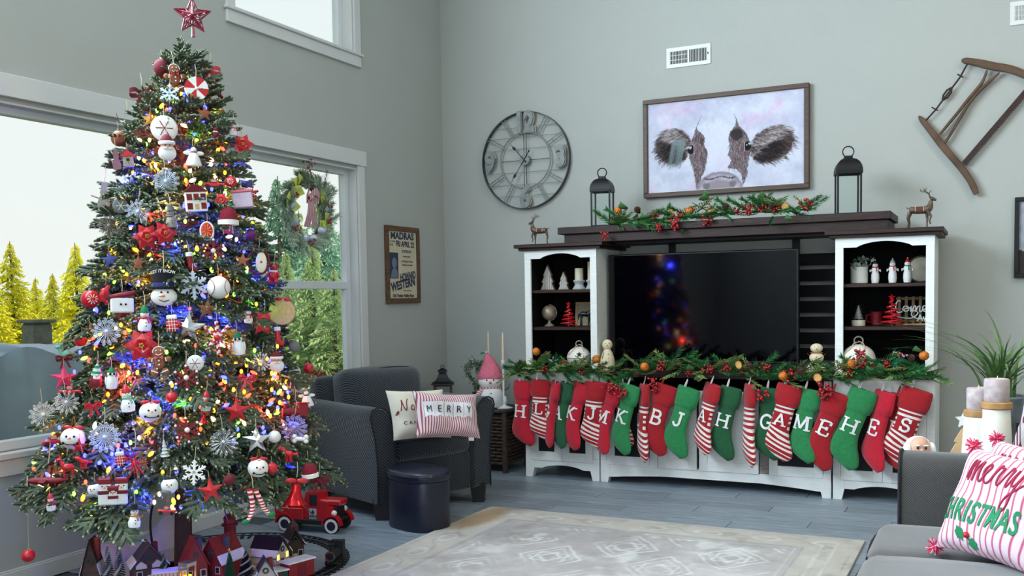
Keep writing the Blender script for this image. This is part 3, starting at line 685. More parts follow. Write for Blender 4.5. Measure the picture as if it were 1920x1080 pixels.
def clock():
 c = Vector((.838, -.035, 2.613)); R = .415
 root = thing('wall_clock', 'round skeleton wall clock with big grey numerals', 'clock', c); IRON = mat('clock_iron', (74, 80, 82), .5, metal=.6); NUM = mat('galvanised_grey', (134, 140, 140), .55, metal=.2, var=.2, scale=30); RIM = mat('numeral_rim', (170, 160, 140), .5)
 def circ(r, n=64): return [(r*math.cos(2*PI*k/n), 0, r*math.sin(2*PI*k/n)) for k in range(n)]
 rings = []
 for k in range(64):
  a = 2*PI*k/64; q = [(R, -.012), (R, .03), (R-.006, .03), (R-.006, -.012)]; rings.append([(r*math.cos(a), y, r*math.sin(a)) for r, y in q])
 rings.append(rings[0]); MB().ring_loft(rings, cap=False).obj('outer_rim', IRON, root)
 b = MB(); b.tube(circ(.238), .006, 8, closed=True); b.obj('inner_ring', NUM, root)
 for k in range(12):
  if k % 3 == 0: continue
  a = PI/2-k*PI/6; d = Vector((math.cos(a), 0, math.sin(a))); n = Vector((-d.z, 0, d.x))
  b = MB(); 
  for s in (-1, 1): b.tube([d*.235+n*s*.011, d*(R-.004)+n*s*.013], .004, 6)
  b.tube([d*.3+n*.011, d*.3-n*.011], .003, 6); b.obj('hour_bar', NUM, root)
 for zz in (-.30, -.205, -.1, .1, .2, .285): 
  h = math.sqrt((R-.004)**2-zz*zz); MB().tube([(-h, .008, zz), (h, .008, zz)], .0022, 5).obj('cross_wire', NUM, root)
 for s in (-.012, .012): MB().tube([(s, .002, -.235), (s, .002, .235)], .003, 6).obj('spoke', IRON, root)
 MB().tube([(-.235, .002, 0), (.235, .002, 0)], .003, 6).obj('spoke', IRON, root)
 for txt, (cx, cz) in (('12', (0, .315)), ('3', (.335, 0)), ('6', (0, -.325)), ('9', (-.335, 0))):
  vs, fs = text_mb(txt, .235, .009, sx=.80, bold=.012)
  MB().add([(v[0]+cx, v[1]-.012, v[2]+cz) for v in vs], fs).obj('numeral', NUM, root, smooth=False)
  vs, fs = text_mb(txt, .235, .005, sx=.84, bold=.018)
  MB().add([(v[0]+cx, v[1]-.002, v[2]+cz) for v in vs], fs).obj('numeral_backing', RIM, root, smooth=False)
 b = MB(); b.cyl((0, -.02, 0), (0, .03, 0), .045, n=24); b.obj('movement', NUM, root)
 def hand(ang, L, wd, tail):
  d = Vector((math.sin(ang), 0, math.cos(ang))); n = Vector((d.z, 0, -d.x)); b = MB()
  b.tube([d*-tail-n*0+Vector((0, -.026, 0)), d*L+Vector((0, -.026, 0))], [.004, .002], 6)
  p = d*(L*.72); b.prism([(p.x+d.x*.03, p.z+d.z*.03), (p.x+n.x*wd, p.z+n.z*wd), (p.x-d.x*.03, p.z-d.z*.03), (p.x-n.x*wd, p.z-n.z*wd)], -.030, -.024)
  p = d*-tail; b.prism([(p.x+d.x*.018, p.z+d.z*.018), (p.x+n.x*.008, p.z+n.z*.008), (p.x-d.x*.012, p.z-d.z*.012), (p.x-n.x*.008, p.z-n.z*.008)], -.030, -.024); b.obj('hand', BLACK, root, smooth=False)
 hand(math.radians(-42), .19, .013, .02); hand(math.radians(214), .22, .012, .085)
clock()
def poster():
 root = thing('framed_poster', 'old wood framed western dance poster on the window wall', 'poster', (.012, -.723, 1.723), PI/2)
 W_, H_ = .512, .640; fw = .042; b = MB()
 for q in ((-W_/2, W_/2, H_/2-fw, H_/2), (-W_/2, W_/2, -H_/2, -H_/2+fw), (-W_/2, -W_/2+fw, -H_/2+fw, H_/2-fw), (W_/2-fw, W_/2, -H_/2+fw, H_/2-fw)): b.bx(q[0], q[1], -.014, .012, q[2], q[3], .003)
 b.obj('frame', mat('barn_wood', (96, 70, 46), .8, var=.4, scale=10, stretch=(1, 6, 6), bump=.2), root, smooth=False)
 MB().bx(-W_/2+fw, W_/2-fw, 0, .008, -H_/2+fw, H_/2-fw).obj('paper', mat('aged_paper', (206, 194, 164), .7, var=.08, scale=9), root, smooth=False)
 INK = mat('navy_ink', (44, 54, 82), .7); w2 = W_-2*fw
 def line(txt, x, z, size, sx=1., rot=0., bold=0.): 
  vs, fs = text_mb(txt, size, .0005, sx, bold); c, s = math.cos(rot), math.sin(rot)
  MB().add([(v[0]*c-v[2]*s+x, v[1]-.0012, v[0]*s+v[2]*c+z) for v in vs], fs).obj('lettering', INK, root, smooth=False)
 line('MADRAS', 0, .238, .078, 1.16, 0, .003); line('FRI APRIL 22', .04, .172, .064, .82, -.02, .002); line('H.S. GYM', -.165, .19, .026); line('8:30', -.165, .163, .026)
 line('IN PERSON', .06, .112, .036, .8); line('GRAND BALL', .06, .07, .02); line('& Western Show', .07, .03, .026); line('Admission One Dollar', .07, .0, .018)
 line('HOWARD', .075, -.095, .085, .62, .12, .003); line('WESTERN', .0, -.165, .098, .84, .15, .004); line('Tickets at the door', .06, -.215, .016); line('Old Timber Valley Boys', 0, -.258, .038, .88, 0, .001)
 MB().bx(-.20, -.07, -.0012, 0, -.115, .10).obj('printed_portrait', INK, root, smooth=False)
 b = MB(); b.m = 0; b.ell((-.13, -.0014, .015), (.035, .001, .045)); b.prism([(-.19, -.11), (-.08, -.11), (-.09, -.05), (-.13, -.02), (-.17, -.05)], -.0022, -.0012); b.obj('printed_figure', mat('ink_tint', (112, 122, 140), .7), root, smooth=False)
poster()
def saw():
 W1 = mat('old_saw_wood', (92, 68, 50), .7, var=.4, scale=8, bump=.25); RUST = mat('rusted_steel', (58, 38, 36), .6, metal=.4, var=.3)
 P = lambda px, py, y=-.04: ony(px, py, y)
 root = thing('bow_saw', 'antique wooden bow saw hanging on the right of the wall', 'saw', P(1840, 230)); o = Vector(root.location)
 def T(pts, r, n=8, flat=1.): 
  b = MB(); b.tube([P(*q)-o for q in pts], r, n); return b
 def bar(pts, wd):                                        # flattened curved handle
  b = MB(); pp = smooth_path([P(*q)-o for q in pts], 6); N = len(pp); rings = []
  for i, p in enumerate(pp):
   t = (pp[min(i+1, N-1)]-pp[max(i-1, 0)]).normalized(); n = Vector((-t.z, 0, t.x)); k = interp(i/(N-1), [0, .06, .3, .9, 1], [wd*.25, wd*.75, wd, wd*.9, wd*.7])
   rings.append([tuple(p+n*(k*a)+Vector((0, y_, 0))) for a, y_ in ((-1, -.010), (-.7, -.016), (.7, -.016), (1, -.010), (1, .012), (-1, .012))])
  return b.ring_loft(rings)
 bar([(1803, 113), (1830, 117), (1862, 124), (1895, 130), (1935, 146), (1960, 160)], .026).obj('handle', W1, root)
 bar([(1723, 218), (1745, 245), (1771, 278), (1800, 312), (1820, 340), (1831, 364)], .024).obj('handle', W1, root)
 bar([(1851, 131), (1843, 152), (1831, 168), (1812, 190), (1795, 212), (1762, 252)], .010).obj('spreader', W1, root)
 bar([(1874, 136), (1856, 152), (1838, 168), (1815, 196), (1800, 222), (1772, 268)], .010).obj('spreader', W1, root)
 T([(1818, 112), (1800, 145), (1775, 178), (1755, 205), (1736, 226)], .006).obj('tension_rod', RUST, root)
 b = MB(); p = P(1776, 176)-o; d = (P(1795, 150)-P(1760, 198)).normalized(); n = Vector((-d.z, 0, d.x))
 for s in (-1, 1): b.tube([p-d*.05, p-d*.02+n*s*.016, p+d*.02+n*s*.016, p+d*.05], .007, 7)
 b.obj('turnbuckle', RUST, root)
 for q in ((1802, 143), (1754, 205)): b = MB(); p = P(*q)-o; b.tube([p-n*.018, p+n*.03], .005, 6); b.obj('pin', RUST, root)
 # toothed blade
 A, B_ = P(1808, 308)-o, P(1935, 160)-o; d = (B_-A).normalized(); n = Vector((d.z, 0, -d.x)); L = (B_-A).length; poly = []
 N = 46; up = [A-n*.022, B_-n*.022]
 for k in range(N): 
  t = L*(1-k/N); poly += [A+d*t+n*.012, A+d*(t-L/N*.5)+n*.024]
 poly.append(A+n*.012)
 MB().prism([(q.x, q.z) for q in up+poly], -.004, .0).obj('blade', RUST, root, smooth=False)
saw()
def frame_right():
 root = thing('black_frame', 'black framed print cut off by the right edge', 'picture', (4.89, -.02, 1.79)); W_, H_ = .61, .555; b = MB(); fw = .028
 for q in ((-W_/2, W_/2, H_/2-fw, H_/2), (-W_/2, W_/2, -H_/2, -H_/2+fw), (-W_/2, -W_/2+fw, -H_/2+fw, H_/2-fw), (W_/2-fw, W_/2, -H_/2+fw, H_/2-fw)): b.bx(q[0], q[1], -.02, .02, q[2], q[3], .003)
 b.obj('frame', BLACK, root, smooth=False)
 f = fbm(60, 66, 4, 4, 31); vv = np.linspace(0, 1, 60)[:, None]; base = np.array([176, 178, 190.])*(1-vv[..., None]*.0)
 img = base+(f-.5)[..., None]*110; img = np.where((vv+.3*(f-.5) > .62)[..., None], np.array([62, 56, 54.])+(f-.5)[..., None]*90, img)
 vc_grid('print', lambda u, v: np.stack([(u-.5)*(W_-2*fw), 0*u-.001, (.5-v)*(H_-2*fw)], 1), img, vc_mat('print_ink', .5), root)
 MB().bx(-W_/2+fw, W_/2-fw, .002, .012, -H_/2+fw, H_/2-fw).obj('backing', BLACK, root, smooth=False)
frame_right()
# ================================================================ SOFT FURNITURE
def twill(name, c, c2, scale, rough=.9, bump=.5):
 m = wave_mat(name, c, c2, scale, 'DIAGONAL', rough, 2.5, .0, bump, detail=1.5); m.node_tree.nodes['Principled BSDF'].inputs['Sheen Weight'].default_value = .35
 return m
CHF = twill('charcoal_chenille', (17, 19, 24), (66, 72, 80), 30)
PIPE = mat('grey_piping', (150, 154, 158), .8)
DPIPE = mat('dark_piping', (22, 24, 28), .8)
LEGW = mat('espresso_leg', (26, 20, 20), .5)
def rbox(mb, c, s, r, seg=3, puff=(0, 0, 0), m=None, T=None, sub=6):
 """rounded upholstery block, its faces swelling by puff"""
 bm = bmesh.new(); bmesh.ops.create_cube(bm, size=1.0)
 for v in bm.verts: v.co = Vector((v.co.x*s[0], v.co.y*s[1], v.co.z*s[2]))
 bmesh.ops.bevel(bm, geom=bm.edges[:], offset=r, segments=seg, profile=.5, affect='EDGES')
 if any(puff):
  bmesh.ops.subdivide_edges(bm, edges=[e for e in bm.edges if e.calc_length() > 2.2*r], cuts=sub, use_grid_fill=True)
  for v in bm.verts:
   x, y, z = v.co.x/s[0]*2, v.co.y/s[1]*2, v.co.z/s[2]*2; f = lambda a, b: max(0, (1-a*a))**.6*max(0, (1-b*b))**.6
   v.co.x += math.copysign(puff[0]*f(y, z)*abs(x)**4, x) if puff[0] else 0
   v.co.y += math.copysign(puff[1]*f(x, z)*abs(y)**4, y) if puff[1] else 0
   v.co.z += math.copysign(puff[2]*f(x, y)*abs(z)**4, z) if puff[2] else 0
 bm.verts.ensure_lookup_table(); bm.verts.index_update()
 M = (T or Matrix.Identity(4))
 mb.add([tuple(M @ v.co+Vector(c)) for v in bm.verts], [tuple(v.index for v in f.verts) for f in bm.faces], m); bm.free()
 return mb
def armchair():
 th = math.radians(67); root = thing('armchair', 'charcoal upholstered armchair with flared arms under the window', 'armchair', (.694, -1.886, 0), th)
 # arms: front outline (x,z) lofted to the back; the top slopes and flares outward
 def arm(s):
  b = MB(); out = [(.325, .11), (.325, .40), (.332, .56), (.348, .655), (.375, .705), (.415, .735), (.46, .742), (.497, .725), (.512, .685), (.500, .63), (.478, .52), (.466, .36), (.468, .11)]
  rings = []
  for t in [0, .03, .2, .45, .7, .9, 1.0]:
   y = -.445+t*.88; k = 1+.05*math.sin(PI*t)*0; dz = interp(t, [0, .5, 1], [0, -.012, .015]); sc_ = .96 if t == 0 else 1
   cx, cz = .415, .45
   rings.append([(s*(cx+(x-cx)*sc_), y, cz+(z-cz)*sc_*(1+dz)) for x, z in out])
  if s < 0: rings = [r[::-1] for r in rings]
  b.ring_loft(rings); a = b.obj('arm', CHF, root, ang=50)
  p = MB(); p.tube([(s*x*1.0, -.449, z) for x, z in out[1:]], .006, 6); p.obj('piping', DPIPE, a)
 arm(-1); arm(1)
 b = MB(); rbox(b, (0, .0, .235), (.66, .80, .27), .02); b.obj('seat_base', CHF, root)
 b = MB(); rbox(b, (0, -.075, .44), (.645, .70, .15), .045, 3, (0, .015, .03)); sc_ = b.obj('seat_cushion', CHF, root)
 p = MB(); p.tube([(-.30, -.437, .495), (.30, -.432, .495)], .006, 6); p.obj('piping', DPIPE, sc_)
 b = MB(); rbox(b, (0, .37, .52), (.90, .14, .74), .04, 3, (0, .01, .01), T=Matrix.Rotation(-.10, 4, 'X')); b.obj('backrest', CHF, root)
 b = MB(); rbox(b, (.0, .235, .71), (.66, .20, .45), .06, 3, (.01, .045, .02), T=Matrix.Rotation(-.20, 4, 'X')); bc = b.obj('back_cushion', CHF, root)
 # light piping round the cushion's front edge
 T = Matrix.Translation((0, .235, .71)) @ Matrix.Rotation(-.20, 4, 'X'); pts = []
 for x, z in ((-.30, -.19), (-.305, .14), (-.27, .205), (-.10, .213), (.10, .222), (.27, .205), (.305, .14), (.30, -.19)): pts.append(T @ Vector((x, -.075, z)))
 MB().tube(smooth_path(pts, 4), .007, 6).obj('piping', DPIPE, bc)
 for x in (-.40, .40):
  for y in (-.39, .39): MB().tube([(x, y, .14), (x*1.0, y*1.02, 0)], [.075, .058], 4).obj('leg', LEGW, root, smooth=False)
 return root
armchair()
def ottoman():
 root = thing('ottoman', 'navy faux leather oval storage ottoman in front of the armchair', 'ottoman', (1.222, -2.475, 0), math.radians(-20)); M = mat('navy_leather', (17, 22, 42), .38, var=.15, scale=90, bump=.12, coat=.15)
 a, c = .208, .155; n = 48
 def ring(k, z): return [(a*k*math.copysign(abs(math.cos(t))**.75, math.cos(t)), c*k*math.copysign(abs(math.sin(t))**.75, math.sin(t)), z) for t in [2*PI*i/n for i in range(n)]]
 b = MB(); b.ring_loft([ring(.985, 0), ring(1.0, .01), ring(1.0, .298), ring(.99, .304)]); b.obj('body', M, root, ang=60)
 b = MB(); b.ring_loft([ring(1.0, .306), ring(1.035, .311), ring(1.045, .335), ring(1.035, .352), ring(.98, .366), ring(.8, .376), ring(.4, .38), ring(.05, .381)]); l = b.obj('lid', M, root, ang=60)
 MB().tube(ring(1.046, .345)[:], .004, 6, closed=True).obj('piping', M, l)
ottoman()
# ---- pillows
def pillow_fn(w, h, t, pinch=.06, seed=0, crease=.012):
 ph = seed*1.7
 def f(u, v, side):                       # u,v in -1..1
  k = 1-pinch*(abs(u*v)**0)*(1-abs(v)**2)*(abs(u) > 0) * 0
  x = u*w/2*(1-pinch*(1-v*v)*abs(u)**3); z = v*h/2*(1-pinch*(1-u*u)*abs(v)**3)
  d = max(0., (1-u**4))**.55*max(0., (1-v**4))**.55; y = -side*(t/2*d+.002)
  y += side*crease*math.sin(5*u+3*v+ph)*math.sin(4*v-2*u+ph)*d
  return x, y, z
 return f
def pillow_mesh(f, n=20):
 V, F = [], []
 for side in (1, -1):
  o = len(V)
  for j in range(n+1):
   for i in range(n+1): V.append(f(2*i/n-1, 2*j/n-1, side))
  for j in range(n):
   for i in range(n):
    q = (o+j*(n+1)+i, o+j*(n+1)+i+1, o+(j+1)*(n+1)+i+1, o+(j+1)*(n+1)+i); F.append(q if side > 0 else q[::-1])
 b = MB(); b.add(V, F)
 return b
def on_pillow(f, w, h, pts, fs, off=.002, cx=0, cz=0, rot=0.):
 bm = bmesh.new(); vv = [bm.verts.new(p) for p in pts]
 for q in fs:
  try: bm.faces.new([vv[i] for i in q])
  except ValueError: pass
 bmesh.ops.triangulate(bm, faces=bm.faces[:])
 for _ in range(3):
  e = [e for e in bm.edges if e.calc_length() > .014]
  if not e: break
  bmesh.ops.subdivide_edges(bm, edges=e, cuts=1); bmesh.ops.triangulate(bm, faces=bm.faces[:])
 bm.verts.index_update(); pts = [tuple(v.co) for v in bm.verts]; fs = [tuple(v.index for v in q.verts) for q in bm.faces]; bm.free()
 c, s = math.cos(rot), math.sin(rot); V = []
 for (x, y, z) in pts:
  x, z = x*c-z*s+cx, x*s+z*c+cz; u, v = max(-.99, min(.99, x/(w/2))), max(-.99, min(.99, z/(h/2)))
  q = f(u, v, 1); V.append((q[0], q[1]-off+y, q[2]))
 return MB().add(V, fs)
def frame_rot(right, normal_hint):
 r = Vector(right).normalized(); n = Vector(normal_hint); n = (n-r*n.dot(r)).normalized(); up = r.cross(-n).normalized()   # local x=r, -y=n, z=up
 if up.z < 0: up = -up
 return Matrix((r, -n, up)).transposed().to_euler()
def merry_pillow():
 w, h, t = .50, .30, .13; f = pillow_fn(w, h, t, .10, 1)
 c = ony(833, 778, 0); A, B_ = ond(768, 820, 6.04), ond(898, 822, 6.36)
 r = (B_-A); ctr = (ond(768, 780, 6.06)+ond(904, 777, 6.42))/2
 root = thing('lumbar_pillow', 'red ticking stripe lumbar pillow with pennants reading MERRY', 'pillow', ctr, rot=frame_rot(r, (.75, -.55, .28)))
 S = wave_mat('ticking_stripe', (228, 214, 216), (164, 84, 96), 18.5, 'X', .9, 0, .6, 0, duty=.60)
 pillow_mesh(f, 26).obj('cover', S, root, ang=80)
 FLAG = mat('pennant_cotton', (228, 228, 230), .9); INK = mat('charcoal_ink', (36, 38, 54), .8)
 for k, ch in enumerate('MERRY'):
  x = -.176+k*.074
  poly = [(x-.038, .062), (x+.038, .062), (x+.038, -.040), (x, -.026), (x-.038, -.040)]
  pts = []; fs = []; n = 6                                  # gridded so that it follows the pillow
  for j in range(n+1):
   for i in range(n+1):
    q = -1+2*i/n; bot = -.040+.014*(1-abs(q)); pts.append((x+q*.0345, 0, .062+(bot-.062)*j/n))
  for j in range(n):
   for i in range(n): fs.append((j*(n+1)+i, (j+1)*(n+1)+i, (j+1)*(n+1)+i+1, j*(n+1)+i+1))
  p = on_pillow(f, w, h, pts, fs, .003, 0, .012).obj('pennant', FLAG, root, smooth=True)
  vs, fc = text_mb(ch, .062, .0006, .84 if ch == 'M' else 1.0, .0); on_pillow(f, w, h, vs, fc, .0095, x, .024).obj('letter', INK, p, smooth=False)
 T = MB(); T.bx(.155, .195, -.004, .0, -.165, -.142); T.obj('care_tag', FLAG, root, smooth=False)
 return root
def noel_pillow():
 w, h, t = .42, .34, .13; f = pillow_fn(w, h, t, .06, 2); A, B_ = ond(740, 790, 6.20), ond(860, 785, 6.45)
 ctr = ond(785, 777, 6.36); root = thing('throw_pillow', 'cream square pillow with red script half behind the striped pillow', 'pillow', ctr, rot=frame_rot(B_-A, (.80, -.45, .40)))
 pillow_mesh(f).obj('cover', mat('cream_canvas', (214, 208, 192), .9, var=.06, scale=6, bump=.1, bscale=200), root, ang=80)
 R = mat('maroon_thread', (120, 40, 44), .8); K = mat('dark_thread', (60, 50, 50), .8)
 P = [[(0, 0), (.012, .05), (.016, .075), (.02, .03), (.035, 0), (.045, .05), (.058, .08)], [(.078, .03), (.068, .012), (.074, 0), (.09, .002), (.094, .02), (.086, .034), (.076, .028)]]
 for q in P:
  pts = smooth_path([(x, 0, z) for x, z in q], 5); b = MB().tube([(p.x, 0, p.z) for p in pts], .0034, 5); on_pillow(f, w, h, [(v[0], v[1]*.4, v[2]) for v in b.V], b.F, .002, -.155, .01).obj('embroidery', R, root)
 vs, fs = text_mb('CAN', .034, .0006, 1.1, 0, space=1.6); on_pillow(f, w, h, vs, fs, .003, -.10, -.075).obj('embroidery', K, root, smooth=False)
 b = MB(); b.prism([(-.195, -.012), (-.18, .01), (-.17, .014), (-.166, .0), (-.18, -.012)], -.001, .001); on_pillow(f, w, h, b.V, b.F, .003).obj('embroidery', R, root, smooth=False)
noel_pillow(); merry_pillow()
# ---- sofa at the right
SOF = twill('grey_tweed', (46, 46, 45), (86, 84, 82), 60, bump=.35)
SEATF = mat('grey_velvet', (82, 80, 78), .85, var=.12, scale=7, sheen=.5, bump=.15, bscale=160)
def sofa():
 X0, X1, ya = 4.115, 5.06, -3.36
 root = thing('sofa', 'grey tweed sofa with dark piping cut off at the lower right', 'sofa', (4.6, -4.4, 0)); o = Vector(root.location)
 def tr(x, y, z): return (x-o.x, y-o.y, z-o.z)
 out = [(-.10, .09), (-.10, .68), (-.085, .735), (-.05, .758), (.02, .76), (.06, .74), (.075, .68), (.07, .09)]      # y offset, z
 b = MB(); rings = []
 for x, k in ((X0, .97), (X0+.012, 1), (X0+.3, 1), (X0+.6, 1), (X1, 1)): rings.append([tr(x, ya+.10+y*k, .435+(z-.435)*k) for y, z in out])
 b.ring_loft(rings); a = b.obj('arm', SOF, root, ang=50)
 MB().tube([tr(X0+.004, ya+.10+y*1.0, z) for y, z in out[:-1]], .008, 6).obj('piping', DPIPE, a)
 b = MB(); rbox(b, tr(4.64, -4.55, .20), (.92, 2.38, .24), .03); b.obj('seat_base', SOF, root)
 b = MB(); rbox(b, tr(5.02, -4.45, .50), (.24, 2.6, .80), .06); b.obj('backrest', SOF, root)
 for (c0, c1, pf) in ((-3.365, -3.90, .015), (-3.905, -4.75, .04), (-4.755, -5.7, .04)):
  yc = (c0+c1)/2; b = MB(); rbox(b, tr(4.475, yc, .395), (.86, abs(c1-c0)-.004, .16), .05, 3, (.012, .0, pf)); s_ = b.obj('seat_cushion', SEATF, root)
  MB().tube(smooth_path([tr(4.05, c0-.03, .44), tr(4.042, (c0+c1)/2, .45), tr(4.05, c1+.03, .44)], 4), .006, 6).obj('piping', DPIPE, s_)
 for x in (4.16, 4.98):
  for y in (-3.31, -5.6): MB().tube([tr(x, y, .12), tr(x, y, 0)], [.035, .028], 8).obj('leg', LEGW, root)
sofa()
def script_paths():
 """cursive 'merry' as one pen line each letter, unit x-height"""
 m = [(-.25, .1), (-.1, .55), (0, 1.0), (-.05, .4), (-.1, 0), (.08, .6), (.25, .95), (.25, .5), (.2, 0), (.38, .6), (.55, .95), (.56, .5), (.55, .1), (.68, .05)]
 e = [(.68, .05), (.85, .35), (1.0, .7), (.9, .9), (.78, .6), (.8, .2), (.95, .02), (1.15, .15)]
 r1 = [(1.15, .15), (1.3, .6), (1.38, 1.0), (1.42, .85), (1.55, .85), (1.5, .4), (1.52, .05), (1.7, .15)]
 r2 = [(1.7, .15), (1.85, .6), (1.93, 1.0), (1.97, .85), (2.1, .85), (2.05, .4), (2.07, .05), (2.2, .15)]
 y = [(2.2, .15), (2.35, .9), (2.32, .4), (2.42, .1), (2.6, .25), (2.75, .95), (2.62, .1), (2.45, -.7), (2.2, -1.0), (2.05, -.8), (2.25, -.45), (2.65, -.1), (2.95, .25)]
 return m+e[1:]+r1[1:]+r2[1:]+y[1:]
PST = wave_mat('pink_pinstripe', (226, 204, 216), (190, 92, 122), 10.5, 'X', .9, .8, .55, 0, duty=.86)
HOT = mat('hot_pink_yarn', (222, 64, 108), .9, var=.3, scale=120, bump=.3); CRIM = mat('crimson_thread', (160, 20, 62), .7); GRN = mat('green_applique', (26, 132, 84), .8, var=.1)
def tassel(parent, loc, seed):
 r = random.Random(seed); b = MB()
 for k in range(70):
  d = Vector((r.gauss(0, 1), r.gauss(0, 1), r.gauss(0, 1))).normalized()*r.uniform(.022, .036); b.m = 0 if r.random() < .7 else 1
  b.tube([(0, 0, 0), tuple(d*.6+Vector((0, 0, .002))), tuple(d)], [.0022, .003, .002], 4)
 stuff(b.obj('tassel', [HOT, mat('pale_pink_yarn', (240, 190, 205), .9)], parent, loc))
def merry_christmas(label, BL, BR, hint, w, h, seed, word=True):
 f = pillow_fn(w, h, .15, .07, seed); r = (BR-BL).normalized(); rot = frame_rot(r, hint); M = rot.to_matrix()
 ctr = (BL+BR)/2+M @ Vector((0, 0, h/2)); root = thing('christmas_pillow', label, 'pillow', ctr, rot=rot)
 pillow_mesh(f, 26).obj('cover', PST, root, ang=80)
 pts = smooth_path([(x, 0, z) for x, z in script_paths()], 4); k = .083*w/.46
 b = MB().tube([(p.x*k, 0, p.z*k*1.05) for p in pts], .0042, 5)
 on_pillow(f, w, h, [(v[0], v[1]*.5, v[2]) for v in b.V], b.F, .002, -.118*w/.46, .055).obj('embroidery', CRIM, root)
 vs, fs = text_mb('CHRISTMAS', .112, .0007, .58*w/.46, .002, space=1.12)
 on_pillow(f, w, h, vs, fs, .003, -.03, -.058).obj('embroidery', GRN, root, smooth=False)
 dots = MB()
 for q in range(16): x = -.17+.34*rnd.random(); on = on_pillow(f, w, h, [(0.0014*math.cos(a), 0, .0014*math.sin(a)) for a in (0, 1, 2, 3, 4, 5)], [(0, 1, 2, 3, 4, 5)], .0045, x, -.055+rnd.uniform(-.03, .03)); dots.add(on.V, on.F)
 stuff(dots.obj('french_knot', ICING, root, smooth=False))
 for (a, cx, cz) in ((.5, -.075, -.135), (-2.2, -.020, -.16)):
  poly = [(0, 0, .028), (.009, 0, .016), (.016, 0, .014), (.012, 0, 0), (.016, 0, -.014), (.006, 0, -.016), (0, 0, -.03), (-.006, 0, -.016), (-.016, 0, -.014), (-.012, 0, 0), (-.016, 0, .014), (-.009, 0, .016)]
  on_pillow(f, w, h, poly, [tuple(range(11, -1, -1))], .003, cx, cz, a).obj('holly_leaf', GRN, root, smooth=False)
 q = f(-.045/(w/2), -.135/(h/2), 1); MB().ell((q[0], q[1]-.004, q[2]), .011).obj('holly_berry', RED, root)
 for n_, (u, v) in enumerate(((-.98, -.98), (.98, -.98), (-.98, .98), (.98, .98))): q = f(u, v, 1); tassel(root, (q[0]*1.04, 0, q[2]*1.04), seed*10+n_)
 return root
BL, BR = onz(1755, 1024, .515), onz(1913, 1074, .515)
d_ = (BR-BL).normalized()
merry_christmas('front pink pinstripe pillow reading merry CHRISTMAS in full', BL, BL+d_*.43, (-.62, -.70, .46), .43, .385, 1)
n_ = Vector((.62, .70, 0)).normalized()
BL2 = BL+n_*.17-d_*.04+Vector((0, 0, .0))
merry_christmas('pink pinstripe pillow behind, its lettering mostly covered by the front one', BL2, BL2+d_*.43, (-.56, -.72, .40), .43, .39, 2)
# ================================================================ STOCKINGS
KR = mat('red_knit', (168, 8, 24), .9, var=.12, scale=40, bump=.35, bscale=420, sheen=.25); KG = mat('green_knit', (32, 128, 70), .9, var=.14, scale=40, bump=.35, bscale=420, sheen=.25)
KDG = mat('dark_green_knit', (16, 84, 46), .9, var=.14, scale=40, bump=.35, bscale=420, sheen=.2); KW = mat('white_knit', (236, 228, 220), .9, var=.05, bump=.3, bscale=420); FELT = mat('letter_felt', (232, 230, 226), .9)
KCR = mat('crimson_knit', (190, 6, 40), .9, var=.12, scale=40, bump=.35, bscale=420, sheen=.25)
GLY = {'H': [((0, 0), (0, 1)), ((.72, 0), (.72, 1)), ((0, .5), (.72, .5))], 'L': [((0, 0), (0, 1)), ((0, 0), (.55, 0)), ((.55, 0), (.58, .26))], 'K': [((0, 0), (0, 1)), ((.06, .42), (.62, 1)), ((.22, .55), (.70, 0))],
    'A': [((0, 0), (.38, 1)), ((.38, 1), (.76, 0)), ((.16, .34), (.60, .34))], 'M': [((0, 0), (.06, 1)), ((.06, 1), (.45, .12)), ((.45, .12), (.84, 1)), ((.84, 1), (.90, 0))], 'E': [((0, 0), (0, 1)), ((0, 1), (.58, 1)), ((0, 0), (.60, 0)), ((0, .5), (.42, .5)), ((.58, 1), (.58, .76)), ((.60, 0), (.62, .26)), ((.42, .38), (.42, .62))],
    'I': [((0, 0), (0, 1))]}
SERIF = {'H': [(0, 0), (0, 1), (.72, 0), (.72, 1)], 'L': [(0, 0), (0, 1)], 'K': [(0, 0), (0, 1), (.66, 1), (.70, 0)], 'A': [(0, 0), (.76, 0)], 'M': [(0, 0), (.02, 1), (.90, 0), (.88, 1)], 'E': [(-.02, 0), (-.02, 1)], 'I': [(0, 0), (0, 1)]}
def arc(cx, cy, rx, ry, a0, a1, n=12): return [(cx+rx*math.cos(math.radians(a0+(a1-a0)*k/n)), cy+ry*math.sin(math.radians(a0+(a1-a0)*k/n))) for k in range(n+1)]
CURV = {'G': [arc(.42, .5, .40, .47, 45, 318, 18), [(.72, .18), (.74, .44)], [(.48, .44), (.86, .44)]], 'J': [[(.5, 1), (.5, .3)]+arc(.27, .27, .23, .25, 0, -170, 10), [(.3, 1), (.68, 1)]],
  'B': [[(0, 0), (0, 1)], [(-.1, 0), (.2, 0)], [(-.1, 1), (.2, 1)], [(0, 1), (.3, 1)]+arc(.32, .76, .22, .24, 90, -90, 8)+[(0, .52)], [(.3, .52)]+arc(.34, .26, .28, .26, 90, -90, 8)+[(0, 0)]],
  'S': [arc(.34, .74, .28, .24, 30, 250, 10)+arc(.36, .25, .30, .25, 95, -150, 12), [(.62, .98), (.62, .72)], [(.06, .28), (.06, .0)]]}
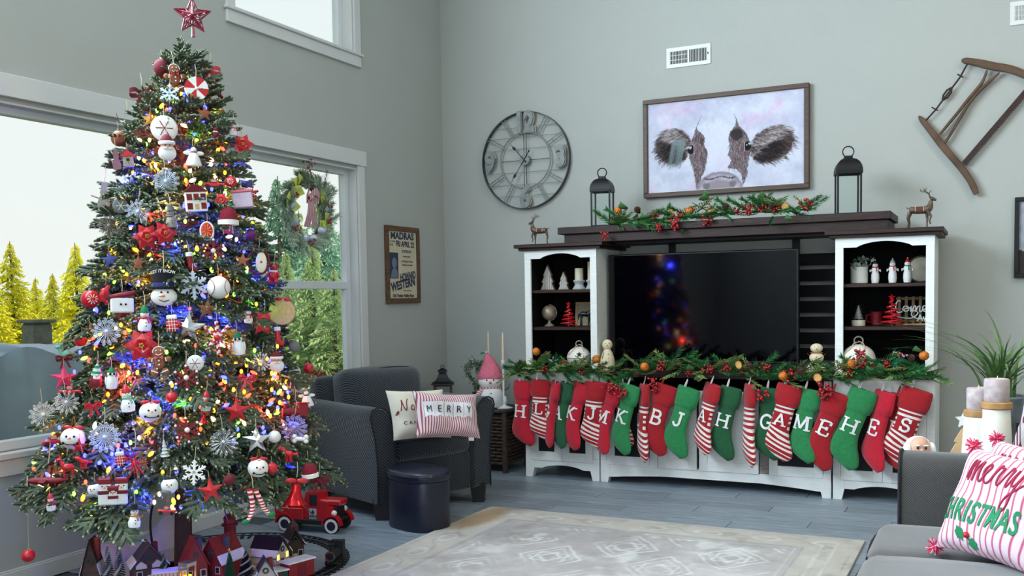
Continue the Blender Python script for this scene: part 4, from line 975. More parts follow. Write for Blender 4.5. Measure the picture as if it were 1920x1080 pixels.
def slab(ch, h, wd):
 """slab-serif letter as strips of small quads in x,z around its centre"""
 V, F = [], []
 def seg(a, b, w_):
  a = Vector(a); b = Vector(b); d = (b-a); L = d.length; d = d/max(L, 1e-6); n = Vector((-d.y, d.x))*w_/2; k = max(1, int(L/.12)); o = len(V)
  for i in range(k+1):
   p = a+d*(L*i/k); V.append(p+n); V.append(p-n)
  for i in range(k): F.append((o+2*i, o+2*i+1, o+2*i+3, o+2*i+2))
 if ch in CURV:
  for pl in CURV[ch]:
   for a, b in zip(pl[:-1], pl[1:]): d = (Vector(b)-Vector(a)).normalized()*.03; seg(Vector(a)-d, Vector(b)+d, .17)
 else:
  for a, b in GLY[ch]: seg(a, b, .17 if abs(a[1]-b[1]) > .3 or a[0] == b[0] else .12)
  for x, y in SERIF[ch]: seg((x-.19, y+(.05 if y == 0 else -.05)), (x+.19, y+(.05 if y == 0 else -.05)), .10)
 cx = (min(v.x for v in V)+max(v.x for v in V))/2
 return [((v.x-cx)*h, 0, (v.y-.5)*h) for v in V], F
ST_T = [0, .04, .12, .20, .27, .30, .40, .50, .58, .66, .72, .78, .83, .88, .92, .955, .98, 1.0]
ST_L = [-.16, -.165, -.168, -.17, -.165, -.145, -.145, -.148, -.155, -.175, -.19, -.192, -.178, -.135, -.07, .0, .07, .14]
ST_R = [.16, .165, .168, .17, .165, .145, .142, .140, .145, .165, .19, .225, .25, .268, .272, .262, .235, .19]
def stocking(label, letter, kind, top, h, tilt, yaw, toe=1, lz=.47, wscale=1., letsize=.145, cuffc=None, thick=.66):
 """top = point where the hanger loop meets the cuff; h = length"""
 root = thing('christmas_stocking', label, 'stocking', top, group='stockings along the console', rot=Euler((0, tilt, yaw), 'ZYX').to_matrix().to_euler())
 C_ = cuffc or {'red': KR, 'green': KG, 'dgreen': KDG, 'stripe': KR, 'crimson': KCR}[kind]; B_ = {'red': KR, 'green': KG, 'dgreen': KDG, 'stripe': KR, 'crimson': KCR}[kind]
 ox = -.13*h*toe*0
 def lr(t): return interp(t, ST_T, ST_L), interp(t, ST_T, ST_R)
 n = 22
 def ring(t, grow=0., rib=0., dk=1., slant=False):
  if slant and kind == 'stripe': return [ring(min(1, t+.055*math.cos(2*PI*k/n)*max(0, min(1, (t-.5)/.15))*min(1, (1-t)/.10)))[k] for k in range(n)]
  l, r = lr(t); c = (l+r)/2*h*toe; hw = (r-l)/2*h*wscale+grow; dp = interp(t, [0, .05, .3, .6, .85, .96, 1], [.035, .045, .05, .055, .048, .032, .006])*thick*dk+grow*.5
  out = []
  for k in range(n):
   a = 2*PI*k/n; q = 1+rib*(1 if k % 2 else -1)
   out.append((c+hw*q*math.cos(a), dp*q*math.sin(a)*-1, -t*h-.012*h*math.sin(a)*(t > .7)))
  return out
 ts = [.26+.74*(k/46) for k in range(47)]
 def stripes(i, j):
  if kind != 'stripe': return 0
  t = ts[i]
  if letter and .385 < t < .565 and not (j in (7, 8, 9, 10, 11, 12, 13, 14, 15) and math.cos(2*PI*j/n)*toe < -.45 and False): 
   a = 2*PI*(j+.5)/n
   if abs(math.cos(a)) < .80 or math.sin(a) < 0: return 0
  sl = 0
  return 1 if ((t-sl)*15.2) % 1 < .47 else 0
 b = MB(); b.ring_loft([ring(t, slant=True) for t in ts], mf=stripes); body = b.obj('body', [B_, KW], root, ang=70)
 b = MB(); n = 44; b.ring_loft([ring(.285, .004, .0), ring(.28, .007, .02), ring(.2, .009, .03), ring(.1, .009, .03), ring(.02, .008, .025), ring(0, .004), ring(.0, -.004), ring(.05, -.008)], cap=False); b.obj('cuff', C_, root, ang=70); n = 22
 xl = lr(0)[0]*h*toe*wscale
 b = MB(); b.tube(smooth_path([(xl*.55, .0, -.02), (xl*.56, .01, .02), (xl*.5, .015, .052), (xl*.44, .01, .02), (xl*.45, 0, -.02)], 4), .0035, 6); b.obj('hanging_loop', KW if kind != 'red' else KR, root)
 if letter:
  lh = letsize; vs, fs = slab(letter, lh, 0); zc = -lz*h; V = []
  for (x, y, z) in vs:
   t = -(z+zc)/h; l, r = lr(t); c = (l+r)/2*h*toe; hw = (r-l)/2*h*wscale; dp = interp(t, [0, .05, .3, .6, .85, .96, 1], [.035, .045, .05, .055, .048, .032, .006])*thick
   X = x*min(1.0, wscale*1.1)+c; q = max(-.97, min(.97, (X-c)/hw)); V.append((X, -dp*math.sqrt(1-q*q)-.006, z+zc))
  k = len(V); b = MB(); b.add(V, fs); b.obj('letter', FELT, root, smooth=False)
 return root
# letter, kind, px top-centre, py top, py bottom, tilt deg, yaw deg, depth in front of the console, width
STK = [('H', 'crimson', 981, 714, 833, 3, 8, .03, 1.0, 'first stocking from the left, red with a letter H'),
 ('L', 'stripe', 1014, 712, 824, 3, -8, .05, .98, 'red and white striped stocking with a letter L, second from the left'),
 ('G', 'crimson', 1043, 716, 835, 10, 50, .03, .95, 'narrow red stocking with a letter G behind the striped L one'),
 ('A', 'dgreen', 1064, 718, 836, 12, 35, .02, 1.0, 'dark green stocking with a letter A near the left end'),
 ('K', 'crimson', 1090, 718, 838, 14, 26, .04, 1.05, 'red stocking with a letter K between the green A and striped J ones'),
 ('J', 'stripe', 1117, 716, 840, 6, -5, .06, 1.0, 'striped stocking with a letter J under the left garland twigs'),
 ('M', 'crimson', 1152, 722, 845, 17, 30, .04, 1.05, 'red stocking with a letter M under the berry spray'),
 ('I', 'stripe', 1172, 724, 834, 5, 10, .0, .95, 'striped stocking mostly hidden behind the green K one'),
 ('K', 'green', 1184, 722, 847, 14, 22, .07, 1.0, 'green stocking with a letter K in front of a striped one'),
 ('L', 'stripe', 1209, 720, 862, 3, 55, .04, .9, 'striped stocking turned sideways left of the red B one'),
 ('B', 'red', 1250, 722, 849, 16, 0, .05, 1.0, 'red stocking with a letter B'),
 ('J', 'green', 1293, 727, 853, 17, 8, .05, 1.02, 'green stocking with a letter J'),
 ('A', 'stripe', 1338, 720, 847, 13, 38, .05, 1.0, 'slim striped stocking with a letter A left of the green H one'),
 ('H', 'dgreen', 1372, 726, 858, 12, 12, .04, .95, 'dark green stocking with a letter H in the middle of the row'),
 ('', 'stripe', 1407, 720, 871, 2, 58, .05, .9, 'striped stocking seen from its side in the middle of the row'),
 ('G', 'dgreen', 1448, 728, 859, 8, 0, .04, .92, 'dark green stocking with a letter G under the garland'),
 ('A', 'stripe', 1482, 722, 859, 14, 5, .06, 1.0, 'striped stocking with a letter A right of the dark green G one'),
 ('M', 'green', 1519, 730, 863, 10, 18, .05, 1.0, 'green stocking with a letter M'),
 ('E', 'red', 1572, 737, 875, 20, 0, .06, .98, 'large red stocking with a letter E right of the green M one'),
 ('H', 'green', 1622, 731, 873, 20, 5, .06, 1.0, 'green stocking with a letter H near the right end'),
 ('E', 'crimson', 1661, 734, 879, 12, 40, .05, 1.0, 'narrow red stocking with a letter E turned sideways'),
 ('I', 'red', 1692, 740, 873, 12, 25, .02, 1.0, 'dark red stocking behind the striped S one'),
 ('S', 'stripe', 1722, 730, 872, 17, 0, .07, 1.12, 'last stocking on the right, striped with a letter S')]
for (ch, kind, px, py, pb, tilt, yaw, dep, ws, label) in STK:
 p = ony(px, py, YF-.075-dep); q = ony(px, pb, YF-.075-dep); h = (p.z-q.z)/math.cos(math.radians(tilt))*1.0
 stocking(label, ch, kind, p, h, math.radians(tilt), math.radians(-yaw), 1, .47, ws*.92, .100 if kind != 'stripe' else .085)
# ================================================================ GARLANDS
PINE1 = mat('garland_pine', (52, 122, 62), .65, var=.3, scale=60, island=.3); PINE2 = mat('cedar_green', (140, 168, 96), .65, var=.3, scale=60, island=.3); LEAF = mat('eucalyptus_leaf', (88, 140, 86), .5, var=.25, scale=30, island=.3)
TWIG = mat('twig_brown', (84, 62, 44), .8, var=.2); BERRY = mat('berry_red', (168, 20, 28), .25, var=.2, coat=.6); CONE = mat('pine_cone', (78, 54, 40), .8, var=.35, scale=60); PULP = mat('orange_slice_pulp', (232, 184, 110), .6, var=.2, scale=50)
def needle_spray(seed, L=.14, n=90, spread=.75, nl=.055, wd=.0030):
 r = random.Random(seed); b = MB(); b.tube([(0, 0, 0), (0, 0, L)], [.002, .0008], 4, m=1)
 for k in range(n):
  t = r.random()**.8; a = r.uniform(0, 2*PI); d = Vector((math.cos(a)*spread, math.sin(a)*spread, 1)).normalized(); p = Vector((0, 0, L*t*.95)); l = nl*r.uniform(.7, 1.1)*(1-.35*t); s = d.orthogonal().normalized()*wd
  b.add([tuple(p+s), tuple(p-s), tuple(p+d*l)], [(0, 1, 2)], 0)
 return b
def cedar_spray(seed):
 r = random.Random(seed); b = MB(); b.tube([(0, 0, 0), (.01, 0, .07), (0, .0, .15)], [.002, .0015, .0008], 4, m=1)
 for k in range(16):
  t = .1+.85*k/16; s = 1 if k % 2 else -1; L = .055*(1-.5*t); p = Vector((.005, 0, .15*t)); d = Vector((s*.8, r.uniform(-.25, .25), .6)).normalized()
  for j in range(4):
   q = p+d*L*(j/4); e = Vector((s*.35, r.uniform(-.4, .4), .9)).normalized()*.016; n = Vector((.005, .0, -.003)); b.add([tuple(q-n*.6), tuple(q+e*.5+n), tuple(q+e), tuple(q+e*.5-n)], [(0, 1, 2, 3)], 0)
  b.tube([p, p+d*L], [.0022, .0012], 4, m=0)
 return b
def leaf_mesh(L=.068, W_=.052):
 b = MB(); n = 6; rows = []
 for i in range(n+1):
  t = i/n; w_ = W_/2*math.sin(PI*t**.8)*(1 if 0 < i < n else .04); z = L*t; y = -.012*math.sin(PI*t); rows.append([(-w_, y, z), (0, y-.004, z), (w_, y, z)])
 return b.ring_loft(rows, closed=False, cap=False)
def berry_cluster(seed, n=16, rad=.0092, spread=.038, L=.075):
 r = random.Random(seed); b = MB(); b.tube([(0, 0, 0), (0, 0, L*.6)], .0015, 4, m=1)
 for k in range(n): b.ell((r.gauss(0, spread*.5), r.gauss(0, spread*.5), L*r.uniform(.25, 1.0)), rad*r.uniform(.85, 1.15), 7, 5, m=0)
 return b
def cone_mesh():
 b = MB(); b.ell((0, 0, .03), (.012, .012, .03), 8, 6)
 for k in range(46):
  t = k/46; a = k*2.4; rr = .024*math.sin(PI*(.12+.80*t)); z = .004+.055*t; d = Vector((math.cos(a), math.sin(a), .35)).normalized(); s = Vector((-d.y, d.x, 0)).normalized()*.007; p = Vector((0, 0, z))
  b.add([tuple(p+d*rr*.3-s*.6), tuple(p+d*rr*.3+s*.6), tuple(p+d*rr+s*.8+Vector((0, 0, .004))), tuple(p+d*rr*1.12+Vector((0, 0, .006))), tuple(p+d*rr-s*.8+Vector((0, 0, .004)))], [(0, 1, 2, 3, 4)])
 return b
def slice_mesh():
 b = MB(); n = 18; b.prism([(.026*math.cos(2*PI*k/n), .026*math.sin(2*PI*k/n)) for k in range(n)], -.003, .003, m=1)
 b.prism([(.023*math.cos(2*PI*k/n), .023*math.sin(2*PI*k/n)) for k in range(n)], -.0036, -.003, m=0)
 return b
def dried_orange():
 b = MB()
 for k in range(9):
  a = 2*PI*k/9; pts = []
  for j in range(7): t = PI*j/6; pts.append((.026*math.sin(t)*math.cos(a), .026*math.sin(t)*math.sin(a), .026-.028*math.cos(t)))
  b.tube(pts, [.002]+[.0085]*5+[.002], 6)
 b.ell((0, 0, .026), .021, 10, 7, m=1)
 return b
def garland(name, label, path, counts, seed, spread, parts):
 r = random.Random(seed); root = thing(name, label, 'garland', path[0]); o = Vector(path[0]); pp = [Vector(p)-o for p in smooth_path(path, 6)]
 MB().tube(pp, .007, 6).obj('stem', TWIG, root); N = len(pp)
 lib = {'pine_sprig': [needle_spray(s) for s in (1, 2, 3)], 'cedar_sprig': [cedar_spray(s) for s in (4, 5)], 'leaf': [leaf_mesh(), leaf_mesh(.056, .046)], 'berry_cluster': [berry_cluster(s) for s in (6, 7)], 'pine_cone': [cone_mesh()], 'orange_slice': [slice_mesh()], 'dried_orange': [dried_orange()]}
 MT = {'pine_sprig': [PINE1, TWIG], 'cedar_sprig': [PINE2, TWIG], 'leaf': [LEAF], 'berry_cluster': [BERRY, TWIG], 'pine_cone': [CONE], 'orange_slice': [PULP, ORANGE], 'dried_orange': [ORANGE, mat('dried_peel', (150, 72, 24), .7)]}
 done = {}
 def put(kind, p, d, sc_):
  i = r.randrange(len(lib[kind])); key = (kind, i)
  q = Vector(d).to_track_quat('Z', 'Y').to_euler() if kind not in ('orange_slice',) else Euler((r.uniform(-.5, .5), r.uniform(-.4, .4), r.uniform(-.6, .6)))
  if key not in done:
   c = lib[kind][i].obj(kind, MT[kind], root, p, q, ang=60); done[key] = c
   if kind in ('pine_sprig', 'cedar_sprig', 'berry_cluster', 'pine_cone'): stuff(c)
  else: c = done[key].copy(); COL.objects.link(c); c.parent = root; c.location = p; c.rotation_euler = q
  c.scale = (sc_, sc_, sc_); return c
 for kind, n in counts.items():
  for k in range(n):
   f = (k+r.uniform(.1, .9))/n*(N-1); i = min(N-2, int(f)); p = pp[i].lerp(pp[i+1], f-i); t = (pp[i+1]-pp[i]).normalized()
   sgn = 1 if r.random() < .62 else -1
   a = r.uniform(-.45, .95)*PI*.5; d = t*sgn*r.uniform(.5, 1.1)+Vector((0, -.75*r.random()-.1, math.sin(a)*.75))
   p = p+Vector((0, -r.uniform(0, spread), r.uniform(-.5, .55)*spread))
   put(kind, p, d, r.uniform(.85, 1.35))
 for kind, px, py, dep, s in parts:
  p = ony(px, py, dep)-o; put(kind, p, (r.uniform(-.3, .3), -.5, -.9 if kind == 'berry_cluster' else .3), s)
G1 = [ony(966, 697, -.72), ony(1000, 692, -.74), ony(1070, 694, -.77), ony(1150, 698, -.74), ony(1250, 690, -.74), ony(1330, 694, -.74), ony(1430, 702, -.74), ony(1530, 704, -.74), ony(1600, 700, -.76), ony(1680, 700, -.76), ony(1738, 698, -.75)]
garland('garland', 'long pine and berry garland lying along the console front', G1, {'pine_sprig': 92, 'cedar_sprig': 92, 'leaf': 84, 'berry_cluster': 12}, 11, .06,
 [('berry_cluster', 978, 676, -.78, .9), ('berry_cluster', 1091, 686, -.80, 1.0), ('berry_cluster', 1150, 712, -.84, 1.3), ('berry_cluster', 1166, 722, -.85, 1.3), ('berry_cluster', 1226, 705, -.82, 1.1), ('berry_cluster', 1228, 718, -.82, 1.0), ('berry_cluster', 1332, 680, -.80, 1.0), ('berry_cluster', 1362, 678, -.80, 1.0), ('berry_cluster', 1440, 678, -.8, .9),
  ('berry_cluster', 1426, 725, -.84, 1.3), ('berry_cluster', 1540, 712, -.84, 1.4), ('berry_cluster', 1548, 722, -.84, 1.3), ('berry_cluster', 1665, 672, -.80, .9), ('berry_cluster', 1612, 652, -.83, 1.2), ('berry_cluster', 1616, 668, -.83, 1.0),
  ('dried_orange', 1008, 662, -.80, .95), ('dried_orange', 1119, 676, -.82, .95), ('dried_orange', 1213, 690, -.82, .95), ('dried_orange', 1471, 708, -.82, .95), ('dried_orange', 1598, 686, -.82, .95), ('dried_orange', 1736, 670, -.80, .95),
  ('orange_slice', 1045, 690, -.83, 1.0), ('orange_slice', 1058, 689, -.83, .9), ('orange_slice', 1385, 684, -.83, 1.1), ('orange_slice', 1533, 708, -.84, 1.1), ('orange_slice', 1310, 710, -.84, .8),
  ('pine_cone', 1192, 706, -.82, 1.1), ('pine_cone', 1272, 690, -.80, 1.1), ('pine_cone', 1404, 692, -.82, 1.1), ('pine_cone', 1500, 702, -.82, 1.2), ('pine_cone', 1025, 668, -.78, 1.0), ('pine_cone', 1706, 676, -.8, 1.0),
  ('leaf', 966, 680, -.76, 1.5), ('leaf', 968, 700, -.78, 1.5), ('leaf', 1254, 672, -.76, 1.4), ('leaf', 1296, 692, -.82, 1.4), ('leaf', 1310, 712, -.82, 1.3), ('leaf', 1640, 676, -.80, 1.6), ('leaf', 1655, 690, -.82, 1.5), ('leaf', 1724, 658, -.80, 1.4), ('leaf', 1420, 730, -.84, 1.2)])
zt = 1.988
G2 = [ony(1146, 418, -.60), ony(1190, 414, -.60), ony(1260, 410, -.60), ony(1330, 402, -.60), ony(1400, 398, -.60), ony(1460, 396, -.60), ony(1520, 392, -.58)]
garland('mantel_garland', 'shorter pine and orange garland along the mantel shelf', G2, {'pine_sprig': 44, 'cedar_sprig': 26, 'leaf': 54, 'berry_cluster': 6}, 12, .035,
 [('dried_orange', 1158, 398, -.62, .9), ('dried_orange', 1294, 399, -.62, .95), ('berry_cluster', 1136, 432, -.70, 1.0), ('berry_cluster', 1272, 408, -.68, 1.3), ('berry_cluster', 1326, 400, -.66, 1.2), ('berry_cluster', 1408, 382, -.64, 1.1), ('berry_cluster', 1458, 380, -.64, 1.0), ('berry_cluster', 1240, 418, -.68, .9),
  ('orange_slice', 1258, 396, -.64, 1.0), ('orange_slice', 1332, 392, -.64, .9), ('orange_slice', 1472, 388, -.66, 1.1), ('pine_cone', 1200, 400, -.62, 1.1), ('pine_cone', 1360, 394, -.64, 1.1), ('pine_cone', 1450, 392, -.66, 1.0),
  ('leaf', 1318, 376, -.62, 1.5), ('leaf', 1330, 366, -.62, 1.3), ('leaf', 1174, 392, -.62, 1.5), ('leaf', 1216, 408, -.64, 1.5), ('leaf', 1430, 372, -.62, 1.3), ('pine_sprig', 1442, 424, -.70, .9), ('leaf', 1484, 412, -.70, 1.4)])
# ================================================================ LANTERNS, DEER, SHELF OBJECTS
GL2 = GLASS
def lantern(label, x, y, z, H, w_, rz=0.15, dome=True):
 root = thing('lantern', label, 'lantern', (x, y, z), rz); M = BLACKM; h = w_/2; bh = H*.60
 b = MB(); b.bx(-h, h, -h, h, 0, .012, .002); b.obj('base', M, root, smooth=False)
 for sx in (-1, 1):
  for sy in (-1, 1): MB().bx(sx*h-(.012 if sx > 0 else 0), sx*h+(0 if sx > 0 else .012), sy*h-(.012 if sy > 0 else 0), sy*h+(0 if sy > 0 else .012), .012, bh, .001).obj('post', M, root, smooth=False)
 b = MB()
 for s in (-1, 1): b.bx(-h, h, s*h-.006, s*h+.006, bh-.016, bh, .001); b.bx(s*h-.006, s*h+.006, -h, h, bh-.016, bh, .001)
 stuff(b.obj('top_rail', M, root, smooth=False))
 for (a, c, d, e) in ((-h+.01, h-.01, -h+.005, -h+.007), (-h+.01, h-.01, h-.007, h-.005)): MB().bx(a, c, d, e, .012, bh-.01).obj('pane', GL2, root, smooth=False)
 for (a, c, d, e) in ((-h+.005, -h+.007, -h+.01, h-.01), (h-.007, h-.005, -h+.01, h-.01)): MB().bx(a, c, d, e, .012, bh-.01).obj('pane', GL2, root, smooth=False)
 b = MB(); rings = []
 for t in [0, .12, .3, .5, .7, .85, 1.0]:
  k = math.cos(t*PI/2*.86); z_ = bh+H*.19*math.sin(t*PI/2); q = (h*1.07)*k; rings.append([(-q, -q, z_), (q, -q, z_), (q, q, z_), (-q, q, z_)])
 b.ring_loft(rings); b.obj('dome_roof', M, root, ang=35)
 b = MB(); b.bx(-h*.34, h*.34, -h*.34, h*.34, bh+H*.18, bh+H*.225, .002); b.obj('cap', M, root, smooth=False)
 R = H*.075; MB().tube([(R*math.cos(2*PI*k/24), 0, bh+H*.225+R*.8+R*math.sin(2*PI*k/24)) for k in range(24)], .0045, 6, closed=True).obj('ring_handle', M, root)
p = ony(1130, 424, -.48); lantern('black dome lantern on the left end of the mantel', p.x, -.48, 1.974, .475, .155)
p = ony(1590, 399, -.42); lantern('black dome lantern on the right end of the mantel', p.x, -.42, 1.974, .50, .165, .25)
def deer(label, x, y, z, H, rz, s):
 root = thing('reindeer_figurine', label, 'figurine', (x, y, z), rz); BZ = mat('antique_bronze', (104, 88, 72), .45, metal=.35, var=.4, scale=40); SAD = mat('saddle_cloth', (96, 50, 42), .8); TRM = mat('saddle_trim', (206, 196, 172), .8); k = H/.28
 def q(l): return [(a*k*s, b_*k, c*k) for a, b_, c in l]
 b = MB()
 b.tube(smooth_path(q([(.062, 0, .128), (.045, 0, .130), (0, 0, .126), (-.045, 0, .132), (-.062, 0, .145), (-.068, 0, .168), (-.072, 0, .190)]), 4), [k*interp(i/24, [0, .1, .35, .55, .72, .9, 1], [.010, .024, .023, .028, .022, .014, .012]) for i in range(25)], 10)
 b.tube(smooth_path(q([(-.066, 0, .196), (-.078, 0, .200), (-.092, 0, .195), (-.104, 0, .191)]), 3), [.012*k, .0155*k, .016*k, .015*k, .013*k, .011*k, .010*k, .009*k, .008*k, .007*k], 8)
 for sy in (-1, 1): b.tube(q([(-.070, sy*.010, .206), (-.060, sy*.022, .212)]), [.005*k, .001*k], 5)
 b.tube(q([(.068, 0, .140), (.080, 0, .150)]), [.007*k, .002*k], 6); b.obj('body', BZ, root)
 for (a, sy, kk) in ((.052, .012, 1), (.060, -.012, 1), (-.046, .012, 1), (-.050, -.012, 0)):
  b = MB(); 
  pts = [(a, sy, .12), (a+.012, sy, .075), (a+.006, sy, .045), (a+.012, sy, 0)] if a > 0 else ([(a, sy, .12), (a-.004, sy, .07), (a-.002, sy, .04), (a-.004, sy, 0)] if kk else [(a, sy, .12), (a-.022, sy, .085), (a-.012, sy, .052), (a-.02, sy, .034)])
  b.tube(q(pts), [.013*k, .008*k, .005*k, .006*k], 7); b.obj('leg', BZ, root)
 for sy in (-1, 1):
  b = MB(); base = [(-.066, sy*.008, .212), (-.056, sy*.020, .235), (-.035, sy*.030, .250), (-.010, sy*.034, .252)]
  b.tube(q(base), [.004*k, .0035*k, .003*k, .0015*k], 6)
  for (i, d) in ((1, (-.018, .004, .022)), (2, (-.008, .004, .026)), (2, (.012, .004, .022)), (3, (.006, .002, .016))): p0 = Vector(base[i]); b.tube(q([tuple(p0), tuple(p0+Vector((d[0], d[1]*sy, d[2])))]), [.003*k, .001*k], 5)
  b.obj('antler', BZ, root)
 b = MB(); rings = []
 for i in range(9):
  t = -1+2*i/8; a = t*1.9; rings.append([(s*k*x, k*.0255*math.sin(a), k*(.127+.0255*math.cos(a))) for x in (-.024, .024)])
 b.ring_loft(rings, closed=False, cap=False); sd = b.obj('saddle_blanket', SAD, root)
 for x in (-.025, .025): MB().tube([(s*k*x, k*.0262*math.sin(a/10), k*(.127+.0262*math.cos(a/10))) for a in range(-19, 20, 3)], .002*k, 5).obj('trim', TRM, sd)
 MB().tube([(s*k*(-.062+.003*math.cos(a*PI/8)), k*.022*math.cos(a*PI/8), k*(.160+.020*math.sin(a*PI/8)*.3)) for a in range(16)], .005*k, 6, closed=True).obj('collar_wreath', mat('collar_green', (96, 104, 74), .8, var=.4, scale=90), root)
p = ony(1013, 458, -.45); deer('bronze reindeer with raised foreleg on the left shelf tower', p.x, -.45, 1.851, .262, .1, 1)
p = ony(1725, 426, -.45); deer('bronze reindeer standing on the right shelf tower', p.x-.005, -.45, 1.851, .285, .1, -1)
# -- shelf contents. shelves: 1.489, 1.196, counter .868
S1, S2, S0 = 1.490, 1.197, .869
def wood_tree(label, px, base, H, W_, y=-.5):
 x = ony(px, 540, y).x; root = thing('wooden_tree', label, 'tree ornament', (x, y, base), .15); h = H; w_ = W_/2
 P = [(-w_, 0), (w_, 0), (w_*.62, h*.30), (w_*.86, h*.30), (w_*.45, h*.58), (w_*.62, h*.58), (0, h), (-w_*.62, h*.58), (-w_*.45, h*.58), (-w_*.86, h*.30), (-w_*.62, h*.30)]
 MB().prism(P, 0, .045).obj('frame', mat('tan_edge', (150, 128, 104), .7, var=.2), root, smooth=False)
 f = MB(); f.prism([(x*.86, .006+z*.90) for x, z in P], -.004, 0); ff = f.obj('plank_face', mat('whitewashed', (222, 216, 204), .7, var=.1, scale=12), root, smooth=False)
 b = MB()
 for k in range(-2, 3): b.bx(k*W_*.16-.0012, k*W_*.16+.0012, -.005, -.0042, .006, h*(.86-abs(k)*.26))
 stuff(b.obj('groove', mat('groove_dark', (90, 80, 70), .8), ff, smooth=False))
wood_tree('larger whitewashed wooden tree on the left tower top shelf', 1026.5, S1, .205, .118, -.46); wood_tree('smaller whitewashed wooden tree beside the larger one', 1056.5, S1, .148, .090, -.42)
def pillar(label, x, y, z, ch, r=.034):
 root = thing('candle_holder', label, 'candle holder', (x, y, z)); ST = mat('stone_white', (200, 200, 198), .6, var=.15, scale=20)
 MB().lathe([(.052, 0), (.054, .008), (.046, .016), (.036, .035), (.034, .045), (.044, .060), (.048, .068), (.044, .076)], 20).obj('pedestal', ST, root)
 MB().lathe([(r, .076), (r, .076+ch-.004), (r-.003, .076+ch), (.004, .076+ch-.004)], 20).obj('candle', CREAM, root)
pillar('cream pillar candle on a stone pedestal beside the wooden trees', ony(1086, 540, -.42).x, -.42, S1, .094); pillar('taller cream candle on a pedestal at the left tower edge', ony(1110, 540, -.40).x, -.40, S1, .145)
def globe():
 x = ony(1030, 600, -.45).x; root = thing('globe', 'small tarnished tabletop globe on the left tower', 'globe', (x, -.45, S2)); B_ = mat('tarnished_brass', (176, 160, 136), .45, metal=.35, var=.35, scale=12)
 MB().lathe([(.042, 0), (.044, .006), (.034, .012), (.022, .02), (.012, .03), (.01, .048)], 20).obj('base', B_, root)
 MB().ell((0, 0, .110), .063, 24, 14).obj('sphere', B_, root); MB().tube([(.066*math.cos(a), 0, .110+.066*math.sin(a)) for a in [PI*(-.5+k/14) for k in range(15)]], .0025, 5).obj('meridian_arm', B_, root)
globe()
def spiral_tree(label, px, y, z, H, R):
 x = ony(px, 600, y).x; root = thing('spiral_tree', label, 'tree ornament', (x, y, z)); pts = []
 for k in range(150):
  t = k/149; a = t*2*PI*5.2; r = R*(1-t)**.9+.003; pts.append((r*math.cos(a), r*math.sin(a), .008+t*H*.82))
 MB().tube(pts, .0065, 6).obj('beaded_coil', RED, root); MB().tube([(0, 0, .0), (0, 0, H*.84)], .004, 6).obj('stem', RED, root)
 MB().star((0, 0, H*.91), H*.12, H*.055, .010).obj('star', RED, root, smooth=False)
spiral_tree('red spiral wire tree on the left tower', 1066, -.55, S2, .195, .062); spiral_tree('red spiral wire tree beside the come sign', 1672, -.52, S2, .215, .070)
def plaque():
 x = ony(1094, 590, -.30).x; root = thing('plaque', 'tan framed plaque behind the black horse figure', 'plaque', (x+.03, -.27, S2), .1, rot=(-.12, 0, .1)); b = MB(); b.bx(-.11, .11, 0, .012, 0, .19, .002); b.obj('board', mat('plaque_tan', (186, 172, 140), .7, var=.12), root, smooth=False)
 for q in ((-.112, .112, .175, .192), (-.112, .112, 0, .016), (-.112, -.096, .016, .175), (.096, .112, .016, .175)): MB().bx(q[0], q[1], -.006, .0, q[2], q[3], .001).obj('frame_rail', TANW, root, smooth=False)
plaque()
def horse():
 x = ony(1096, 600, -.5).x; root = thing('horse_figurine', 'black horse figure facing right on the left tower', 'figurine', (x, -.47, S2)); M = mat('black_iron_horse', (40, 42, 46), .35, metal=.4, var=.3, scale=30); b = MB()
 b.tube(smooth_path([(-.045, 0, .092), (-.02, 0, .098), (.01, 0, .095), (.032, 0, .105), (.046, 0, .128)], 4), [interp(i/16, [0, .12, .4, .65, .85, 1], [.010, .022, .020, .024, .017, .011]) for i in range(17)], 10)
 b.tube([(.044, 0, .128), (.058, 0, .126), (.070, 0, .112)], [.011, .010, .006], 8)
 for s in (-1, 1): b.tube([(.042, s*.006, .136), (.044, s*.007, .148)], [.004, .001], 5)
 b.obj('body', M, root); MB().tube([(-.05, 0, .100), (-.062, 0, .085), (-.064, 0, .05)], [.006, .008, .002], 6).obj('tail', M, root)
 for (a, s, d) in ((-.040, .011, -.012), (-.036, -.011, .006), (.026, .011, .010), (.030, -.011, -.006)): MB().tube([(a, s, .09), (a+d*.4, s, .048), (a+d, s, 0)], [.011, .006, .006], 7).obj('leg', M, root)
horse()
